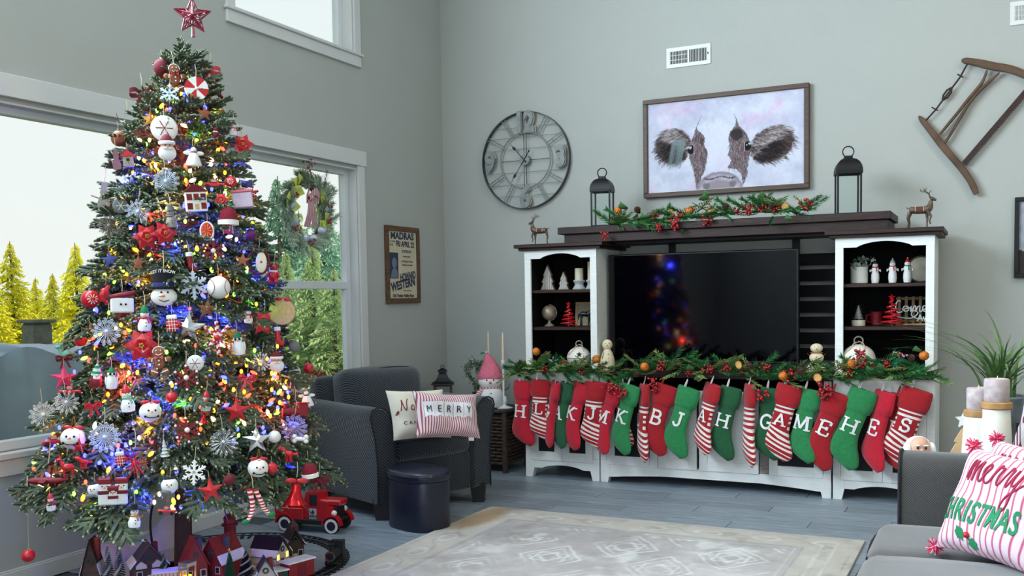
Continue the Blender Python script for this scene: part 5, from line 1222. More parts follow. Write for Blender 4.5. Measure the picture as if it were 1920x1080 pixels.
def bell(label, x, y, z, R, cstar=True, c=None, bow=False):
 root = thing('jingle_bell', label, 'bell', (x, y, z), face((x, y, z))); M = c or mat('bell_cream', (236, 230, 218), .35, var=.06, scale=10); n = 26
 prof = [(R*.12, .002)]+[(R*math.sin(a), R*.92-R*.92*math.cos(a)) for a in [PI*k/12 for k in range(1, 6)]]+[(R*1.0, R*.86), (R*1.035, R*.88), (R*1.035, R*.96), (R*1.0, R*.98)]+[(R*math.sin(a), R*.95-R*.86*math.cos(a)) for a in [PI*k/12 for k in range(7, 12)]]+[(R*.12, R*1.81)]
 MB().lathe(prof, n).obj('shell', M, root)
 MB().lathe([(R*1.037, R*.90), (R*1.045, R*.92), (R*1.037, R*.94)], n).obj('seam_band', BROWN if cstar else M, root)
 r = R*.26; MB().tube([(r*math.cos(2*PI*k/16), 0, R*1.81+r*.85+r*math.sin(2*PI*k/16)) for k in range(16)], R*.05, 6, closed=True).obj('ring', GREYW, root)
 if cstar:
  b = MB(); pts = []
  for k in range(10):
   a = PI/2+PI*k/5; q = R*.26 if k % 2 == 0 else R*.11; pts.append((q*math.cos(a), q*math.sin(a)))
  zc = R*1.22; V = []
  for (u, v) in pts: zz = zc+v; rr = R*math.sqrt(max(.02, 1-((zz-R*.95)/(R*.90))**2)); V.append((u, -math.sqrt(max(0, rr*rr-u*u))-.002, zz))
  V.append((0, -R*math.sqrt(1-((zc-R*.95)/(R*.90))**2)-.002, zc)); MB().add(V, [(10, k, (k+1) % 10) for k in range(10)]).obj('star_cutout', BLACK, root, smooth=False)
  b = MB(); b.tube(smooth_path([(0, 0, R*1.95), (-R*.25, -R*.35, R*1.9), (-R*.55, -R*.6, R*1.5), (-R*.9, -R*.5, R*1.2)], 4), R*.03, 5); b.tube(smooth_path([(0, 0, R*2.0), (R*.3, -R*.4, R*1.85), (R*.35, -R*.8, R*1.3), (R*.33, -R*.98, R*.95)], 4), R*.03, 5); stuff(b.obj('twine', ROPE, root))
 else:
  b = MB(); b.ell((0, -R*.98, R*.72), (R*.12, R*.06, R*.12), 10, 6); b.bx(-R*.03, R*.03, -R*1.0, -R*.9, R*.35, R*.72); stuff(b.obj('slot', BLACK, root, smooth=False))
 return root
p = ony(1084, 665, -.62); bell('big cream jingle bell with a star in the left tower', p.x, -.60, S0, .095)
p = ony(1609, 665, -.60); bell('big cream jingle bell with a star in the right tower', p.x, -.58, S0, .112)
p = ony(1688, 690, -.57); r_ = bell('green jingle bell with berries in the right tower', p.x, -.55, S0+.001, .062, False, mat('green_enamel', (14, 84, 66), .25, var=.1, coat=.5))
b = MB()
for k in range(22): b.ell((rnd.gauss(0, .022), rnd.gauss(0, .022), .128+rnd.uniform(-.012, .02)), .007, 7, 5, m=rnd.randrange(2))
stuff(b.obj('berry_pick', [BERRY, mat('frost_berry', (196, 200, 200), .5)], r_))
def snowman_stack(label, px, y, z, H, style):
 x = ony(px, 660, y).x; root = thing('snowman_figurine', label, 'snowman', (x, y, z), face((x, y, z))); CR = mat('crackled_cream', (228, 212, 178), .6, var=.12, scale=18); k = H
 if style == 0:
  MB().lathe([(.10*k, 0), (.20*k, .03*k), (.225*k, .18*k), (.205*k, .40*k), (.14*k, .60*k), (.10*k, .66*k), (.09*k, .68*k)], 22).obj('body', CR, root); MB().ell((0, 0, .81*k), (.155*k, .15*k, .16*k)).obj('head', CR, root)
  for z_ in (.42, .54): MB().ell((.02*k, -.19*k+(.03*k if z_ > .5 else 0), z_*k), .014*k, 8, 6).obj('button', BLACK, root)
  MB().tube([(0, -.14*k, .80*k), (-.02*k, -.22*k, .79*k)], [.02*k, .004*k], 8).obj('carrot_nose', CARROT, root)
  MB().tube([(-.10*k, -.03*k, .64*k), (-.12*k, -.12*k, .55*k), (-.16*k, -.15*k, .40*k)], [.012*k]*3, 6).obj('scarf_cord', BROWN, root)
 else:
  for (zc, r, nm) in ((.20, .27, 'base_ball'), (.54, .19, 'middle_ball'), (.81, .165, 'head')): MB().ell((0, 0, zc*k), (r*k*1.05, r*k, r*k*.82), 18, 12).obj(nm, CR, root)
  MB().ell((0, -.185*k, .56*k), .016*k, 8, 6).obj('button', BLACK, root); MB().tube([(0, -.15*k, .80*k), (-.01*k, -.24*k, .79*k)], [.022*k, .004*k], 8).obj('carrot_nose', CARROT, root)
  for s in (-1, 1): MB().tube([(s*.17*k, 0, .58*k), (s*.26*k, -.02*k, .66*k)], [.008*k, .005*k], 5).obj('twig_arm', BROWN, root)
  MB().tube([(.17*k*math.cos(2*PI*a/18), .16*k*math.sin(2*PI*a/18), .685*k) for a in range(18)], .012*k, 5, closed=True).obj('wire_scarf', BROWN, root)
 for s in (-1, 1): MB().ell((s*.05*k, -.145*k, .855*k), .012*k, 8, 6).obj('eye', BLACK, root)
snowman_stack('cream crackled snowman standing left of the television', 1139, -.615, .869-.023, .262, 0); snowman_stack('three-ball cream snowman right of the television', 1531, -.60, .846, .245, 1)
def mini():
 p = ony(1033, 660, -.6); root = thing('wire_star', 'small silver star ornament behind the left garland', 'ornament', (p.x, -.56, S0), .2); MB().star((0, 0, .045), .05, .02, .012, 6).obj('star', SILVER, root, smooth=False); MB().bx(-.015, .015, -.01, .01, 0, .006).obj('foot', SILVER, root, smooth=False)
 p = ony(1050, 660, -.6); root = thing('red_bowl', 'small red bowl behind the left garland', 'bowl', (p.x, -.52, S0)); MB().lathe([(.02, 0), (.03, .004), (.04, .03), (.046, .055), (.042, .055), (.036, .03), (.01, .01)], 20).obj('bowl', mat('red_glaze', (170, 62, 60), .3), root)
 p = ony(1112, 668, -.5); root = thing('white_jug', 'white jug behind the cream bell', 'jug', (p.x-.005, -.45, S0), .3); MB().lathe([(.03, 0), (.045, .02), (.05, .06), (.04, .10), (.036, .115), (.03, .115), (.032, .10)], 20).obj('body', WHITE, root); MB().tube(smooth_path([(-.045, 0, .09), (-.075, 0, .085), (-.075, 0, .05), (-.048, 0, .035)], 4), .006, 6).obj('handle', WHITE, root)
mini()
# right tower, top shelf
def pot_plant():
 x = ony(1611, 530, -.45).x; root = thing('potted_plant', 'white pot with grey-green leaves on the right tower', 'plant', (x, -.45, S1)); MB().lathe([(.05, 0), (.058, .006), (.058, .10), (.060, .118), (.052, .118), (.05, .10), (.01, .095)], 24).obj('pot', WHITE, root)
 LM = mat('sage_leaf', (150, 172, 150), .6, var=.2, island=.25); r = random.Random(4); first = None
 for k in range(34):
  a = r.uniform(0, 2*PI); rr = r.uniform(.005, .075); z = .125+r.uniform(0, .07)-rr*.3; rot = (r.uniform(.3, 1.5), r.uniform(-.5, .5), r.uniform(0, 6.28)); loc = (rr*math.cos(a)*1.1, rr*math.sin(a)*.7-.01, z)
  if first is None: first = leaf_mesh(.036, .028).obj('leaf', LM, root, loc, rot)
  else: c = first.copy(); COL.objects.link(c); c.parent = root; c.location = loc; c.rotation_euler = rot
 b = MB()
 for k in range(7): a = k*.9; b.tube([(0, 0, .09), (.05*math.cos(a), .03*math.sin(a), .16)], .0018, 4)
 stuff(b.obj('stem', TWIG, root))
pot_plant()
def small_snowman(label, px, H, scarf, hat):
 x = ony(px, 530, -.47).x; root = thing('snowman_ornament', label, 'snowman', (x, -.47, S1), face((x, -.47, S1)), 'thin white snowmen on the right tower'); k = H; M = mat('glitter_white', (236, 234, 232), .5, var=.06, scale=200, bump=.3)
 MB().lathe([(.11*k, 0), (.14*k, .02*k), (.165*k, .20*k), (.155*k, .38*k), (.13*k, .48*k), (.155*k, .56*k), (.13*k, .66*k), (.10*k, .70*k), (.08*k, .70*k)], 16).obj('body', M, root); MB().ell((0, 0, .76*k), .115*k, 12, 8).obj('head', M, root)
 MB().lathe([(.10*k, .82*k), (.09*k, .88*k), (.03*k, .96*k), (.01*k, .97*k)], 12).obj('hat', hat, root); MB().ell((0, 0, .985*k), .025*k, 8, 6).obj('pompom', M, root)
 b = MB(); b.tube([(.115*k*math.cos(2*PI*a/14), .115*k*math.sin(2*PI*a/14), .675*k) for a in range(14)], .026*k, 6, closed=True); b.tube([(.03*k, -.12*k, .66*k), (.05*k, -.16*k, .50*k)], [.024*k, .02*k], 6); stuff(b.obj('scarf', scarf, root))
 for s in (-1, 1): MB().tube([(s*.13*k, 0, .58*k), (s*.21*k, -.05*k, .50*k), (s*.2*k, -.08*k, .58*k)], [.03*k, .026*k, .024*k], 6).obj('arm', M, root); MB().ell((s*.035*k, -.105*k, .79*k), .012*k, 6, 4).obj('eye', BLACK, root)
 MB().tube([(0, -.11*k, .76*k), (0, -.17*k, .755*k)], [.014*k, .003*k], 6).obj('carrot_nose', CARROT, root)
small_snowman('thin white snowman with a red gift, left of the three', 1641, .165, RED, BLACK); small_snowman('thin white snowman with a red scarf, middle of the three', 1673.5, .17, RED, mat('grey_hat', (150, 150, 150), .7)); small_snowman('thin white snowman with a green scarf, right of the three', 1701.5, .172, GREEN, RED)
def disc():
 x = ony(1726, 500, -.35).x; root = thing('round_dish', 'round silver rimmed dish standing on the right tower top shelf', 'dish', (x+.004, -.33, S1), rot=(-.12, 0, .2)); MB().lathe([(.085, -.004), (.092, 0), (.095, .008), (.090, .012), (.084, .008)], 36, cap=False).obj('rim', mat('pewter', (150, 148, 140), .35, metal=.7), root, (0, .0, .094), (PI/2, 0, 0)); MB().lathe([(.001, .004), (.086, .004), (.086, .006), (.001, .006)], 36).obj('face', mat('aged_cream', (214, 208, 184), .35, var=.15, scale=14), root, (0, .0, .094), (PI/2, 0, 0))
 MB().bx(-.05, .05, .0, .03, 0, .004).obj('foot', BLACKM, root, smooth=False)
disc()
def cloche():
 x = ony(1609.5, 600, -.50).x; root = thing('glass_cloche', 'glass cloche with a frosted white tree inside', 'cloche', (x, -.50, S2)); MB().lathe([(.044, 0), (.046, .004), (.046, .036), (.042, .04), (.001, .04)], 24).obj('base', mat('birch_base', (214, 204, 186), .7, var=.2, scale=30), root)
 MB().lathe([(.043, .04), (.044, .05), (.044, .115), (.040, .14), (.028, .158), (.012, .165), (.001, .166)], 24).obj('dome', GLASS, root)
 b = MB(); r = random.Random(2)
 for k in range(110):
  t = k/110; a = k*2.4; R = .036*(1-t)**.9+.003; z = .045+.095*t; b.add([(0, 0, z+.006), (R*math.cos(a), R*math.sin(a), z-.002), (R*.8*math.cos(a+.5), R*.8*math.sin(a+.5), z)], [(0, 1, 2)])
 stuff(b.obj('frosted_tree', SNOWW, root)); 
cloche()
def mug():
 x = ony(1643, 600, -.40).x; root = thing('red_mug', 'dark red lantern mug behind the spiral tree', 'mug', (x, -.38, S2), .4); MB().lathe([(.035, 0), (.04, .005), (.042, .085), (.046, .095), (.04, .095), (.036, .08), (.001, .012)], 18).obj('body', DRED, root); MB().tube(smooth_path([(-.04, 0, .075), (-.068, 0, .07), (-.068, 0, .03), (-.04, 0, .022)], 4), .006, 6).obj('handle', DRED, root)
mug()
def come_sign():
 x = ony(1712, 590, -.42).x; root = thing('come_sign', 'white cut-out script sign on an openwork wooden back', 'sign', (x, -.40, S2), .12); W_ = .20
 for k in range(5): MB().bx(-W_/2+k*.045, -W_/2+k*.045+.02, 0, .012, .002, .20, .002).obj('lattice_slat', mat('lattice_brown', (124, 96, 66), .8, var=.3), root, smooth=False)
 for z in (.02, .10, .175): MB().bx(-W_/2-.01, W_/2+.0, .012, .02, z, z+.02, .002).obj('lattice_rail', mat('lattice_brown', (124, 96, 66), .8), root, smooth=False)
 MB().bx(-W_/2-.01, W_/2+.01, -.012, .03, 0, .012, .002).obj('foot', TANW, root, smooth=False)
 L = [[(.05, .9), (-.02, 1.05), (-.12, .8), (-.14, .4), (-.05, .05), (.12, .12)], [(.22, .15), (.14, .3), (.2, .55), (.34, .5), (.34, .2), (.22, .15), (.2, .3), (.34, .42), (.44, .4)], [(.44, .1), (.46, .55), (.5, .15), (.58, .55), (.64, .5), (.64, .12), (.72, .5), (.8, .52), (.8, .1), (.9, .2)], [(.9, .25), (1.06, .35), (1.02, .58), (.92, .5), (.93, .18), (1.08, .1), (1.2, .22)]]
 b = MB()
 for l in L: b.tube(smooth_path([(-.09+x_*.165, -.008, .085+z_*.085) for x_, z_ in l], 4), .0048, 6)
 stuff(b.obj('script_come', WHITEP, root))
 b = MB(); b.tube(smooth_path([(-.13, -.008, .075), (-.08, -.008, .055), (-.01, -.008, .05), (.03, -.008, .085), (0, -.008, .10), (-.012, -.008, .07), (.03, -.008, .045), (.09, -.008, .05)], 4), .0042, 6); b.obj('script_swash', WHITEP, root)
 vs, fs = text_mb('Aw', .062, .003, .85, .0015); MB().add([(v[0]+.062, v[1]-.008, v[2]+.05) for v in vs], fs).obj('script_letters', WHITEP, root, smooth=False)
come_sign()
# ================================================================ CORNER TABLE GROUP (behind the armchair)
WIC = mat('dark_wicker', (72, 56, 46), .8, var=.4, scale=30, island=.3)
def wicker():
 root = thing('wicker_table', 'dark woven wicker storage table in the corner behind the armchair', 'table', (.50, -.42, 0)); a, c, H = .395, .20, .52
 MB().bx(-a+.02, a-.02, -c+.02, c-.02, .06, H-.03).obj('liner', mat('wicker_inner', (34, 27, 23), .9), root, smooth=False)
 MB().bx(-a-.012, a+.012, -c-.012, c+.012, H-.03, H-.001, .008).obj('top', mat('wicker_top', (58, 46, 40), .6, var=.3, scale=40, bump=.2), root, smooth=False)
 for sx in (-1, 1):
  for sy in (-1, 1): MB().bx(sx*a-.018, sx*a+.018, sy*c-.018, sy*c+.018, 0, H-.03, .004).obj('post', WIC, root, smooth=False)
 rows = 14; first = {}
 for k in range(rows):
  z = .075+k*(H-.12)/rows
  for nm, L, ax in (('front', 2*a, 0), ('side', 2*c, 1)):
   for sg in ((-1,) if ax == 0 else (1,)):
    key = (nm, k % 2); n = int(L/.04)
    if key not in first:
     b = MB(); pts = []
     for i in range(n*4+1): s_ = -L/2+L*i/(n*4); w_ = .010*math.sin(PI*s_/.04+PI*(k % 2)); pts.append((s_, w_*-1, 0) if ax == 0 else (w_, s_, 0))
     b.tube(pts, .0125, 5); o = b.obj('strand', WIC, root); first[key] = o
    else: o = first[key].copy(); COL.objects.link(o); o.parent = root
    o.location = (0, sg*(c-.008), z) if ax == 0 else (sg*(a-.008), 0, z)
wicker(); TBL = .52
def corner_lantern():
 root = thing('wood_lantern', 'dark pagoda roofed wood lantern in the corner behind the armchair', 'lantern', (.245, -.50, TBL), .5); W1 = mat('brown_lantern_wood', (84, 68, 56), .7, var=.3); h = .068
 MB().bx(-h-.012, h+.012, -h-.012, h+.012, 0, .018, .002).obj('base', W1, root, smooth=False)
 for sx in (-1, 1):
  for sy in (-1, 1): MB().bx(sx*h-.01, sx*h+.01, sy*h-.01, sy*h+.01, .018, .175, .002).obj('post', W1, root, smooth=False)
 MB().bx(-h-.01, h+.01, -h-.01, h+.01, .170, .185, .002).obj('top_rail', W1, root, smooth=False); MB().lathe([(.03, .018), (.03, .10), (.001, .10)], 16).obj('candle', CREAM, root)
 for y0 in (-h, h): MB().bx(-h+.01, h-.01, y0-.001, y0+.001, .018, .17).obj('pane', GLASS, root, smooth=False)
 b = MB(); b.ring_loft([[(-q, -q, z), (q, -q, z), (q, q, z), (-q, q, z)] for q, z in ((.098, .185), (.096, .192), (.066, .212), (.046, .240), (.036, .268))]); b.obj('roof', BLACKM, root, smooth=False)
 b = MB(); b.ring_loft([[(-q, -q, z), (q, -q, z), (q, q, z), (-q, q, z)] for q, z in ((.030, .268), (.030, .292), (.042, .294), (.040, .302), (.016, .318), (.004, .322))]); b.obj('chimney', BLACKM, root, smooth=False); MB().tube([(.014*math.cos(2*PI*k/12), 0, .334+.014*math.sin(2*PI*k/12)) for k in range(12)], .003, 5, closed=True).obj('ring', BLACKM, root)
corner_lantern()
def topiary():
 root = thing('heart_topiary', 'heart shaped wire topiary of curling leaves in a dark pot', 'plant', (.525, -.36, TBL)); MB().lathe([(.036, 0), (.04, .005), (.058, .095), (.062, .10), (.062, .112), (.052, .112), (.05, .10), (.001, .09)], 20).obj('pot', mat('dark_pot', (30, 30, 38), .4), root)
 b = MB(); r = random.Random(8); path = []
 for k in range(61):
  t = 2*PI*k/60; path.append((.0078*16*math.sin(t)**3, 0, .275+.0088*(13*math.cos(t)-5*math.cos(2*t)-2*math.cos(3*t)-math.cos(4*t))))
 b.tube(path, .004, 5); b.tube([(0, 0, .10), (0, 0, .14)], .004, 5); b.obj('wire_heart', TWIG, root)
 LM = mat('topiary_leaf', (112, 132, 104), .6, c2=(62, 82, 62), scale=60); b = MB()
 for k in range(620):
  p = Vector(path[r.randrange(60)])*r.uniform(.8, 1.02)+Vector((0, 0, .275*.06)); p = Vector((p.x+r.gauss(0, .012), r.gauss(0, .016), p.z+r.gauss(0, .010))); d = Vector((r.gauss(0, 1), r.gauss(0, 1)-.4, r.gauss(0, 1)-.2)).normalized(); s = d.orthogonal().normalized()*.006; u = d*.028
  b.add([tuple(p), tuple(p+u*.5+s), tuple(p+u), tuple(p+u*.5-s)], [(0, 1, 2, 3)])
 stuff(b.obj('foliage', LM, root))
topiary()
def plush():
 root = thing('plush_snowman', 'white plush snowman in a pink knitted hat and checked scarf', 'snowman', (.715, -.52, TBL), face((.715, -.52, .6))); M = mat('plush_white', (236, 234, 232), .95, var=.04, scale=120, bump=.25)
 MB().lathe([(.07, 0), (.105, .012), (.118, .06), (.108, .12), (.085, .165), (.07, .18)], 24).obj('body', M, root); MB().ell((0, -.004, .225), (.098, .088, .078), 22, 14).obj('head', M, root)
 b = MB(); n = 44; rings = []
 for t, (r, x, z) in enumerate([(.100, 0, .245), (.103, 0, .252), (.100, 0, .275), (.092, .002, .300), (.078, .004, .335), (.060, .002, .37), (.042, -.006, .405), (.026, -.016, .435), (.012, -.024, .455)]): rings.append([(x+r*(1+.012*(1 if k % 2 else -1))*math.cos(2*PI*k/n), r*.9*(1+.012*(1 if k % 2 else -1))*math.sin(2*PI*k/n), z+.004*math.sin(3*2*PI*k/n+t)) for k in range(n)])
 hat = b.ring_loft(rings).obj('knit_hat', PINK, root); MB().ell((-.026, -.004, .462), .013, 10, 7).obj('bell', SILVER, hat); MB().prism([(-.03, .462), (-.065, .468), (-.085, .452), (-.06, .447)], -.002, .002).obj('felt_leaf', GREEN, hat, smooth=False)
 for s in (-1, 1): MB().ell((s*.028, -.086, .238), .0065, 8, 6).obj('eye', BLACK, root)
 MB().ell((0, -.093, .218), (.011, .010, .012), 10, 7).obj('nose', CARROT, root)
 ck = mat('check_red', (150, 30, 46), .9); ck2 = mat('check_cream', (226, 216, 206), .9)
 b = MB(); rr = [[((.082+.010*math.cos(2*PI*j/8))*math.cos(2*PI*k/40), (.076+.010*math.cos(2*PI*j/8))*math.sin(2*PI*k/40), .168+.014*math.sin(2*PI*j/8)) for j in range(8)] for k in range(41)]
 b.ring_loft(rr, cap=False, mf=lambda i, j: (i+j) % 2); b.obj('scarf', [ck, ck2], root)
 b = MB(); rr = [[(-.075-.05*t/10+(w_-.5)*.05, -.06-.03*math.sin(t/10*2), .165-.075*t/10+(w_-.5)*.02) for w_ in (0, .25, .5, .75, 1)] for t in range(11)]; b.ring_loft(rr, closed=False, cap=False, mf=lambda i, j: (i+j) % 2); b.obj('scarf_end', [ck, ck2], root)
 for z in (.125, .085): MB().ell((.004, -.102 if z > .1 else -.112, z), (.010, .004, .010), 10, 6).obj('button', mat('grey_button', (120, 112, 110), .6), root)
 for s in (-1, 1):
  MB().ell((s*.112, -.02, .06), (.030, .034, .045), 10, 8).obj('mitt', M, root)
 b = MB(); b.tube([(.10, 0, .13), (.15, -.005, .165), (.165, -.005, .20)], [.004, .003, .0015], 5); b.tube([(.135, -.003, .155), (.165, -.003, .162)], [.0025, .001], 5); b.obj('twig_arm', TWIG, root)
plush()
def taper(label, x, y):
 root = thing('taper_candlestick', label, 'candlestick', (x, y, TBL)); MB().lathe([(.072, 0), (.074, .004), (.05, .010), (.022, .022), (.012, .04), (.009, .09), (.0085, .27), (.012, .345), (.018, .352), (.0195, .40), (.012, .40), (.010, .38)], 20).obj('stand', WHITEP, root)
 MB().lathe([(.0105, .385), (.0105, .50), (.008, .615), (.003, .628)], 12).obj('taper_candle', mat('beeswax', (226, 204, 172), .5, var=.05), root)
p = ony(945, 770, -.50); taper('white candlestick with a cream taper right of the plush snowman', p.x, -.50)
p = ony(920, 770, -.28); taper('white candlestick with a cream taper behind the plush snowman', p.x-.01, -.28)
# ================================================================ RIGHT CORNER GROUP
def end_table():
 root = thing('end_table', 'dark end table behind the sofa arm', 'table', (4.46, -2.92, 0)); MB().bx(-.318, .36, -.24, .26, .56, .585, .004).obj('top', DARKW, root, smooth=False)
 for sx in (-.29, .33):
  for sy in (-.21, .23): MB().bx(sx-.02, sx+.02, sy-.02, sy+.02, 0, .56, .003).obj('leg', BLACKM, root, smooth=False)
 MB().bx(-.28, .32, -.2, .22, .16, .18, .003).obj('lower_shelf', DARKW, root, smooth=False)
end_table(); ET = .586
def at_depth(px, py, y): return ony(px, py, y)
LAV = mat('mauve_candle', (176, 158, 160), .7, c2=(206, 192, 190), scale=34, bump=.25)
def big_pillar(label, px, ptop, pdisc, y, rc, rd, wick=True):
 t = ony(px, ptop, y); d = ony(px, pdisc, y); x = t.x; root = thing('pillar_candle_holder', label, 'candle holder', (x, y, ET)); hd = d.z-ET
 MB().lathe([(.078, 0), (.080, .006), (.070, .02), (.062, hd*.5), (.054, hd-.034), (.052, hd-.030)], 24).obj('white_column', mat('matte_column', (236, 232, 220), .6, var=.03), root)
 MB().lathe([(rd-.004, hd-.030), (rd, hd-.026), (rd, hd-.004), (rd-.004, hd)], 26).obj('wood_disc', mat('mango_wood', (176, 132, 84), .6, var=.3, scale=14), root)
 c = MB().lathe([(rc-.003, hd), (rc, hd+.004), (rc, t.z-ET-.005), (rc-.004, t.z-ET), (rc*.6, t.z-ET-.004), (.001, t.z-ET-.006)], 26).obj('candle', LAV, root); MB().tube([(0, 0, t.z-ET-.006), (.003, 0, t.z-ET+.012)], .0018, 5).obj('wick', CREAM, c)
big_pillar('taller white candle column with a mauve pillar candle', 1869, 710, 753, -3.02, .050, .062); big_pillar('shorter white candle column with a mauve pillar candle', 1834, 727, 768, -2.98, .046, .057); big_pillar('third mauve pillar candle half hidden between the two front ones', 1847, 726, 766, -2.80, .042, .054)
def board_tree():
 y = -2.95; p = ony(1808, 800, y); root = thing('star_board_tree', 'plain wooden tree with a white star on the end table', 'tree ornament', (p.x, y, ET), face((p.x, y, ET), .15)); H = ony(1808, 800, y).z-ET; h, w_ = H+.005, .085
 P = [(-w_, 0), (w_, 0), (w_*.72, h*.22), (w_*.86, h*.24), (w_*.52, h*.46), (w_*.68, h*.48), (w_*.34, h*.70), (w_*.46, h*.71), (0, h), (-w_*.46, h*.71), (-w_*.34, h*.70), (-w_*.68, h*.48), (-w_*.52, h*.46), (-w_*.86, h*.24), (-w_*.72, h*.22)]
 MB().prism(P, 0, .02).obj('board', mat('birch_ply', (206, 172, 128), .6, var=.12, scale=10), root, smooth=False); pts = []
 for k in range(10): a = PI/2+PI*k/5; q = .038 if k % 2 == 0 else .018; pts.append((q*math.cos(a), h+.024+q*math.sin(a)))
 MB().prism(pts, -.004, .016).obj('star', WHITEP, root, smooth=False)
board_tree()
def santa_bust():
 y = -3.05; p = ony(1724, 824, y); root = thing('santa_figure', 'white bearded santa head peeking over the sofa arm', 'figurine', (p.x, y, ET), face((p.x, y, ET), .25)); SK = mat('painted_skin', (214, 164, 140), .5, var=.06); H = p.z-ET
 MB().lathe([(.075, 0), (.085, .01), (.08, .05), (.06, .09), (.03, .11)], 20).obj('body', WHITE, root); z = H-.040
 MB().ell((0, 0, z), (.046, .044, .052), 18, 12).obj('head', SK, root); MB().ell((0, .026, z+.010), (.054, .046, .042), 18, 10).obj('hair', SNOWW, root)
 MB().ell((0, -.012, z-.045), (.058, .048, .045), 18, 10).obj('beard', SNOWW, root); MB().ell((0, -.047, z-.002), .009, 8, 6).obj('nose', SK, root)
 for s in (-1, 1): MB().ell((s*.017, -.041, z+.008), .0055, 8, 6).obj('eye', BLACK, root); MB().ell((s*.018, -.045, z-.016), (.018, .010, .007), 8, 6).obj('moustache', SNOWW, root); MB().ell((s*.018, -.044, z+.019), (.012, .006, .004), 8, 6).obj('eyebrow', SNOWW, root); MB().ell((s*.05, 0, z-.012), (.02, .03, .04), 10, 8).obj('whiskers', SNOWW, root)
santa_bust()
p = ony(1781, 848, -3.02); root = thing('white_cup', 'small white lidded cup beside the wooden star tree', 'cup', (p.x, -3.02, ET)); MB().lathe([(.03, 0), (.036, .006), (.038, .05), (.030, .06), (.034, .062), (.03, .075), (.001, .078)], 20).obj('cup', WHITE, root)
def plant_stand():
 y = -1.9; x = ony(1872, 740, y).x; root = thing('grass_plant', 'spiky green grass plant in a galvanised bucket on a black stand', 'plant', (x, y, 0)); zp = .62
 for k in range(4): a = PI/4+k*PI/2; MB().tube([(.13*math.cos(a), .13*math.sin(a), 0), (.13*math.cos(a), .13*math.sin(a), zp+.12)], .011, 6).obj('stand_leg', BLACKM, root)
 for z in (.25, zp-.01): MB().tube([(.13*math.cos(2*PI*k/24), .13*math.sin(2*PI*k/24), z) for k in range(24)], .008, 6, closed=True).obj('stand_ring', BLACKM, root)
 MB().lathe([(.095, zp), (.10, zp+.01), (.125, zp+.24), (.130, zp+.245), (.130, zp+.255), (.12, zp+.25), (.115, zp+.20), (.001, zp+.19)], 28).obj('bucket', mat('galvanised_bucket', (160, 166, 168), .4, metal=.5, var=.2, scale=18), root)
 r = random.Random(9); GB = mat('grass_blade', (84, 118, 62), .55, var=.3, scale=6, island=.35); variants = []
 for k in range(5):
  b = MB(); L = .34+.05*k; rows = []; bend = .12+.10*k
  for i in range(11): t = i/10; w_ = .009*(1-t)**.6+.0006; rows.append([(-w_, bend*1.9*t*t*.75, L*t-.5*bend*t**3), (0, bend*1.9*t*t*.75+.002, L*t-.5*bend*t**3), (w_, bend*1.9*t*t*.75, L*t-.5*bend*t**3)])
  b.ring_loft(rows, closed=False, cap=False); variants.append(b)
 made = {}
 for k in range(64):
  v = r.randrange(5); loc = (r.gauss(0, .03), r.gauss(0, .03), zp+.20); rot = (r.uniform(-.15, .35), 0, r.uniform(0, 2*PI))
  if v not in made: made[v] = variants[v].obj('leaf', GB, root, loc, rot)
  else: c = made[v].copy(); COL.objects.link(c); c.parent = root; c.location = loc; c.rotation_euler = rot
plant_stand()
def quilt_tree():
 y = -2.55; x = ony(1925, 740, y).x; zt_ = ony(1916, 640, y).z; zb = ET-.02; root = thing('fabric_tree', 'tall patchwork fabric tree in crimson diamonds at the right edge', 'tree ornament', (x+.09, y, 0)); H = zt_+.12; A = mat('crimson_patch', (142, 20, 56), .9, var=.1); S_ = wave_mat('stripe_patch', (226, 216, 216), (120, 60, 76), 26, 'X', .9, 0, .5); C_ = mat('cream_patch', (214, 210, 210), .9, var=.08)
 MB().lathe([(.10, 0), (.11, .01), (.09, .02), (.02, .04), (.016, .40)], 20).obj('stand', BLACKM, root); n = 10; rows = 11
 b = MB(); rings = [[(.22*(1-j/rows)*math.cos(2*PI*(k+.5*(j % 2))/n)+0, .16*(1-j/rows)*math.sin(2*PI*(k+.5*(j % 2))/n), .40+(H-.40)*j/rows) for k in range(n)] for j in range(rows)]
 V = [v for r_ in rings for v in r_]+[(0, 0, H)]; F, M_ = [], []
 for j in range(rows-1):
  for k in range(n):
   a, c = j*n+k, j*n+(k+1) % n; s = 0 if j % 2 == 0 else 1; up = (j+1)*n+(k+s) % n if s else (j+1)*n+k
   top = [(j+1)*n+(k+q) % n for q in (0, 1)]
   if j % 2 == 0: F += [(a, c, top[0]), (top[0], c, top[1])]
   else: F += [(a, c, (j+1)*n+(k+1) % n), (a, (j+1)*n+(k+1) % n, (j+1)*n+k)]
   m = (j//2+k) % 3; M_ += [m, (m+1) % 3]
 for k in range(n): F.append(((rows-1)*n+k, (rows-1)*n+(k+1) % n, len(V)-1)); M_.append(k % 3)
 b.add(V, F); b.M = M_; b.obj('patchwork_cone', [A, S_, C_], root, smooth=False)
quilt_tree()
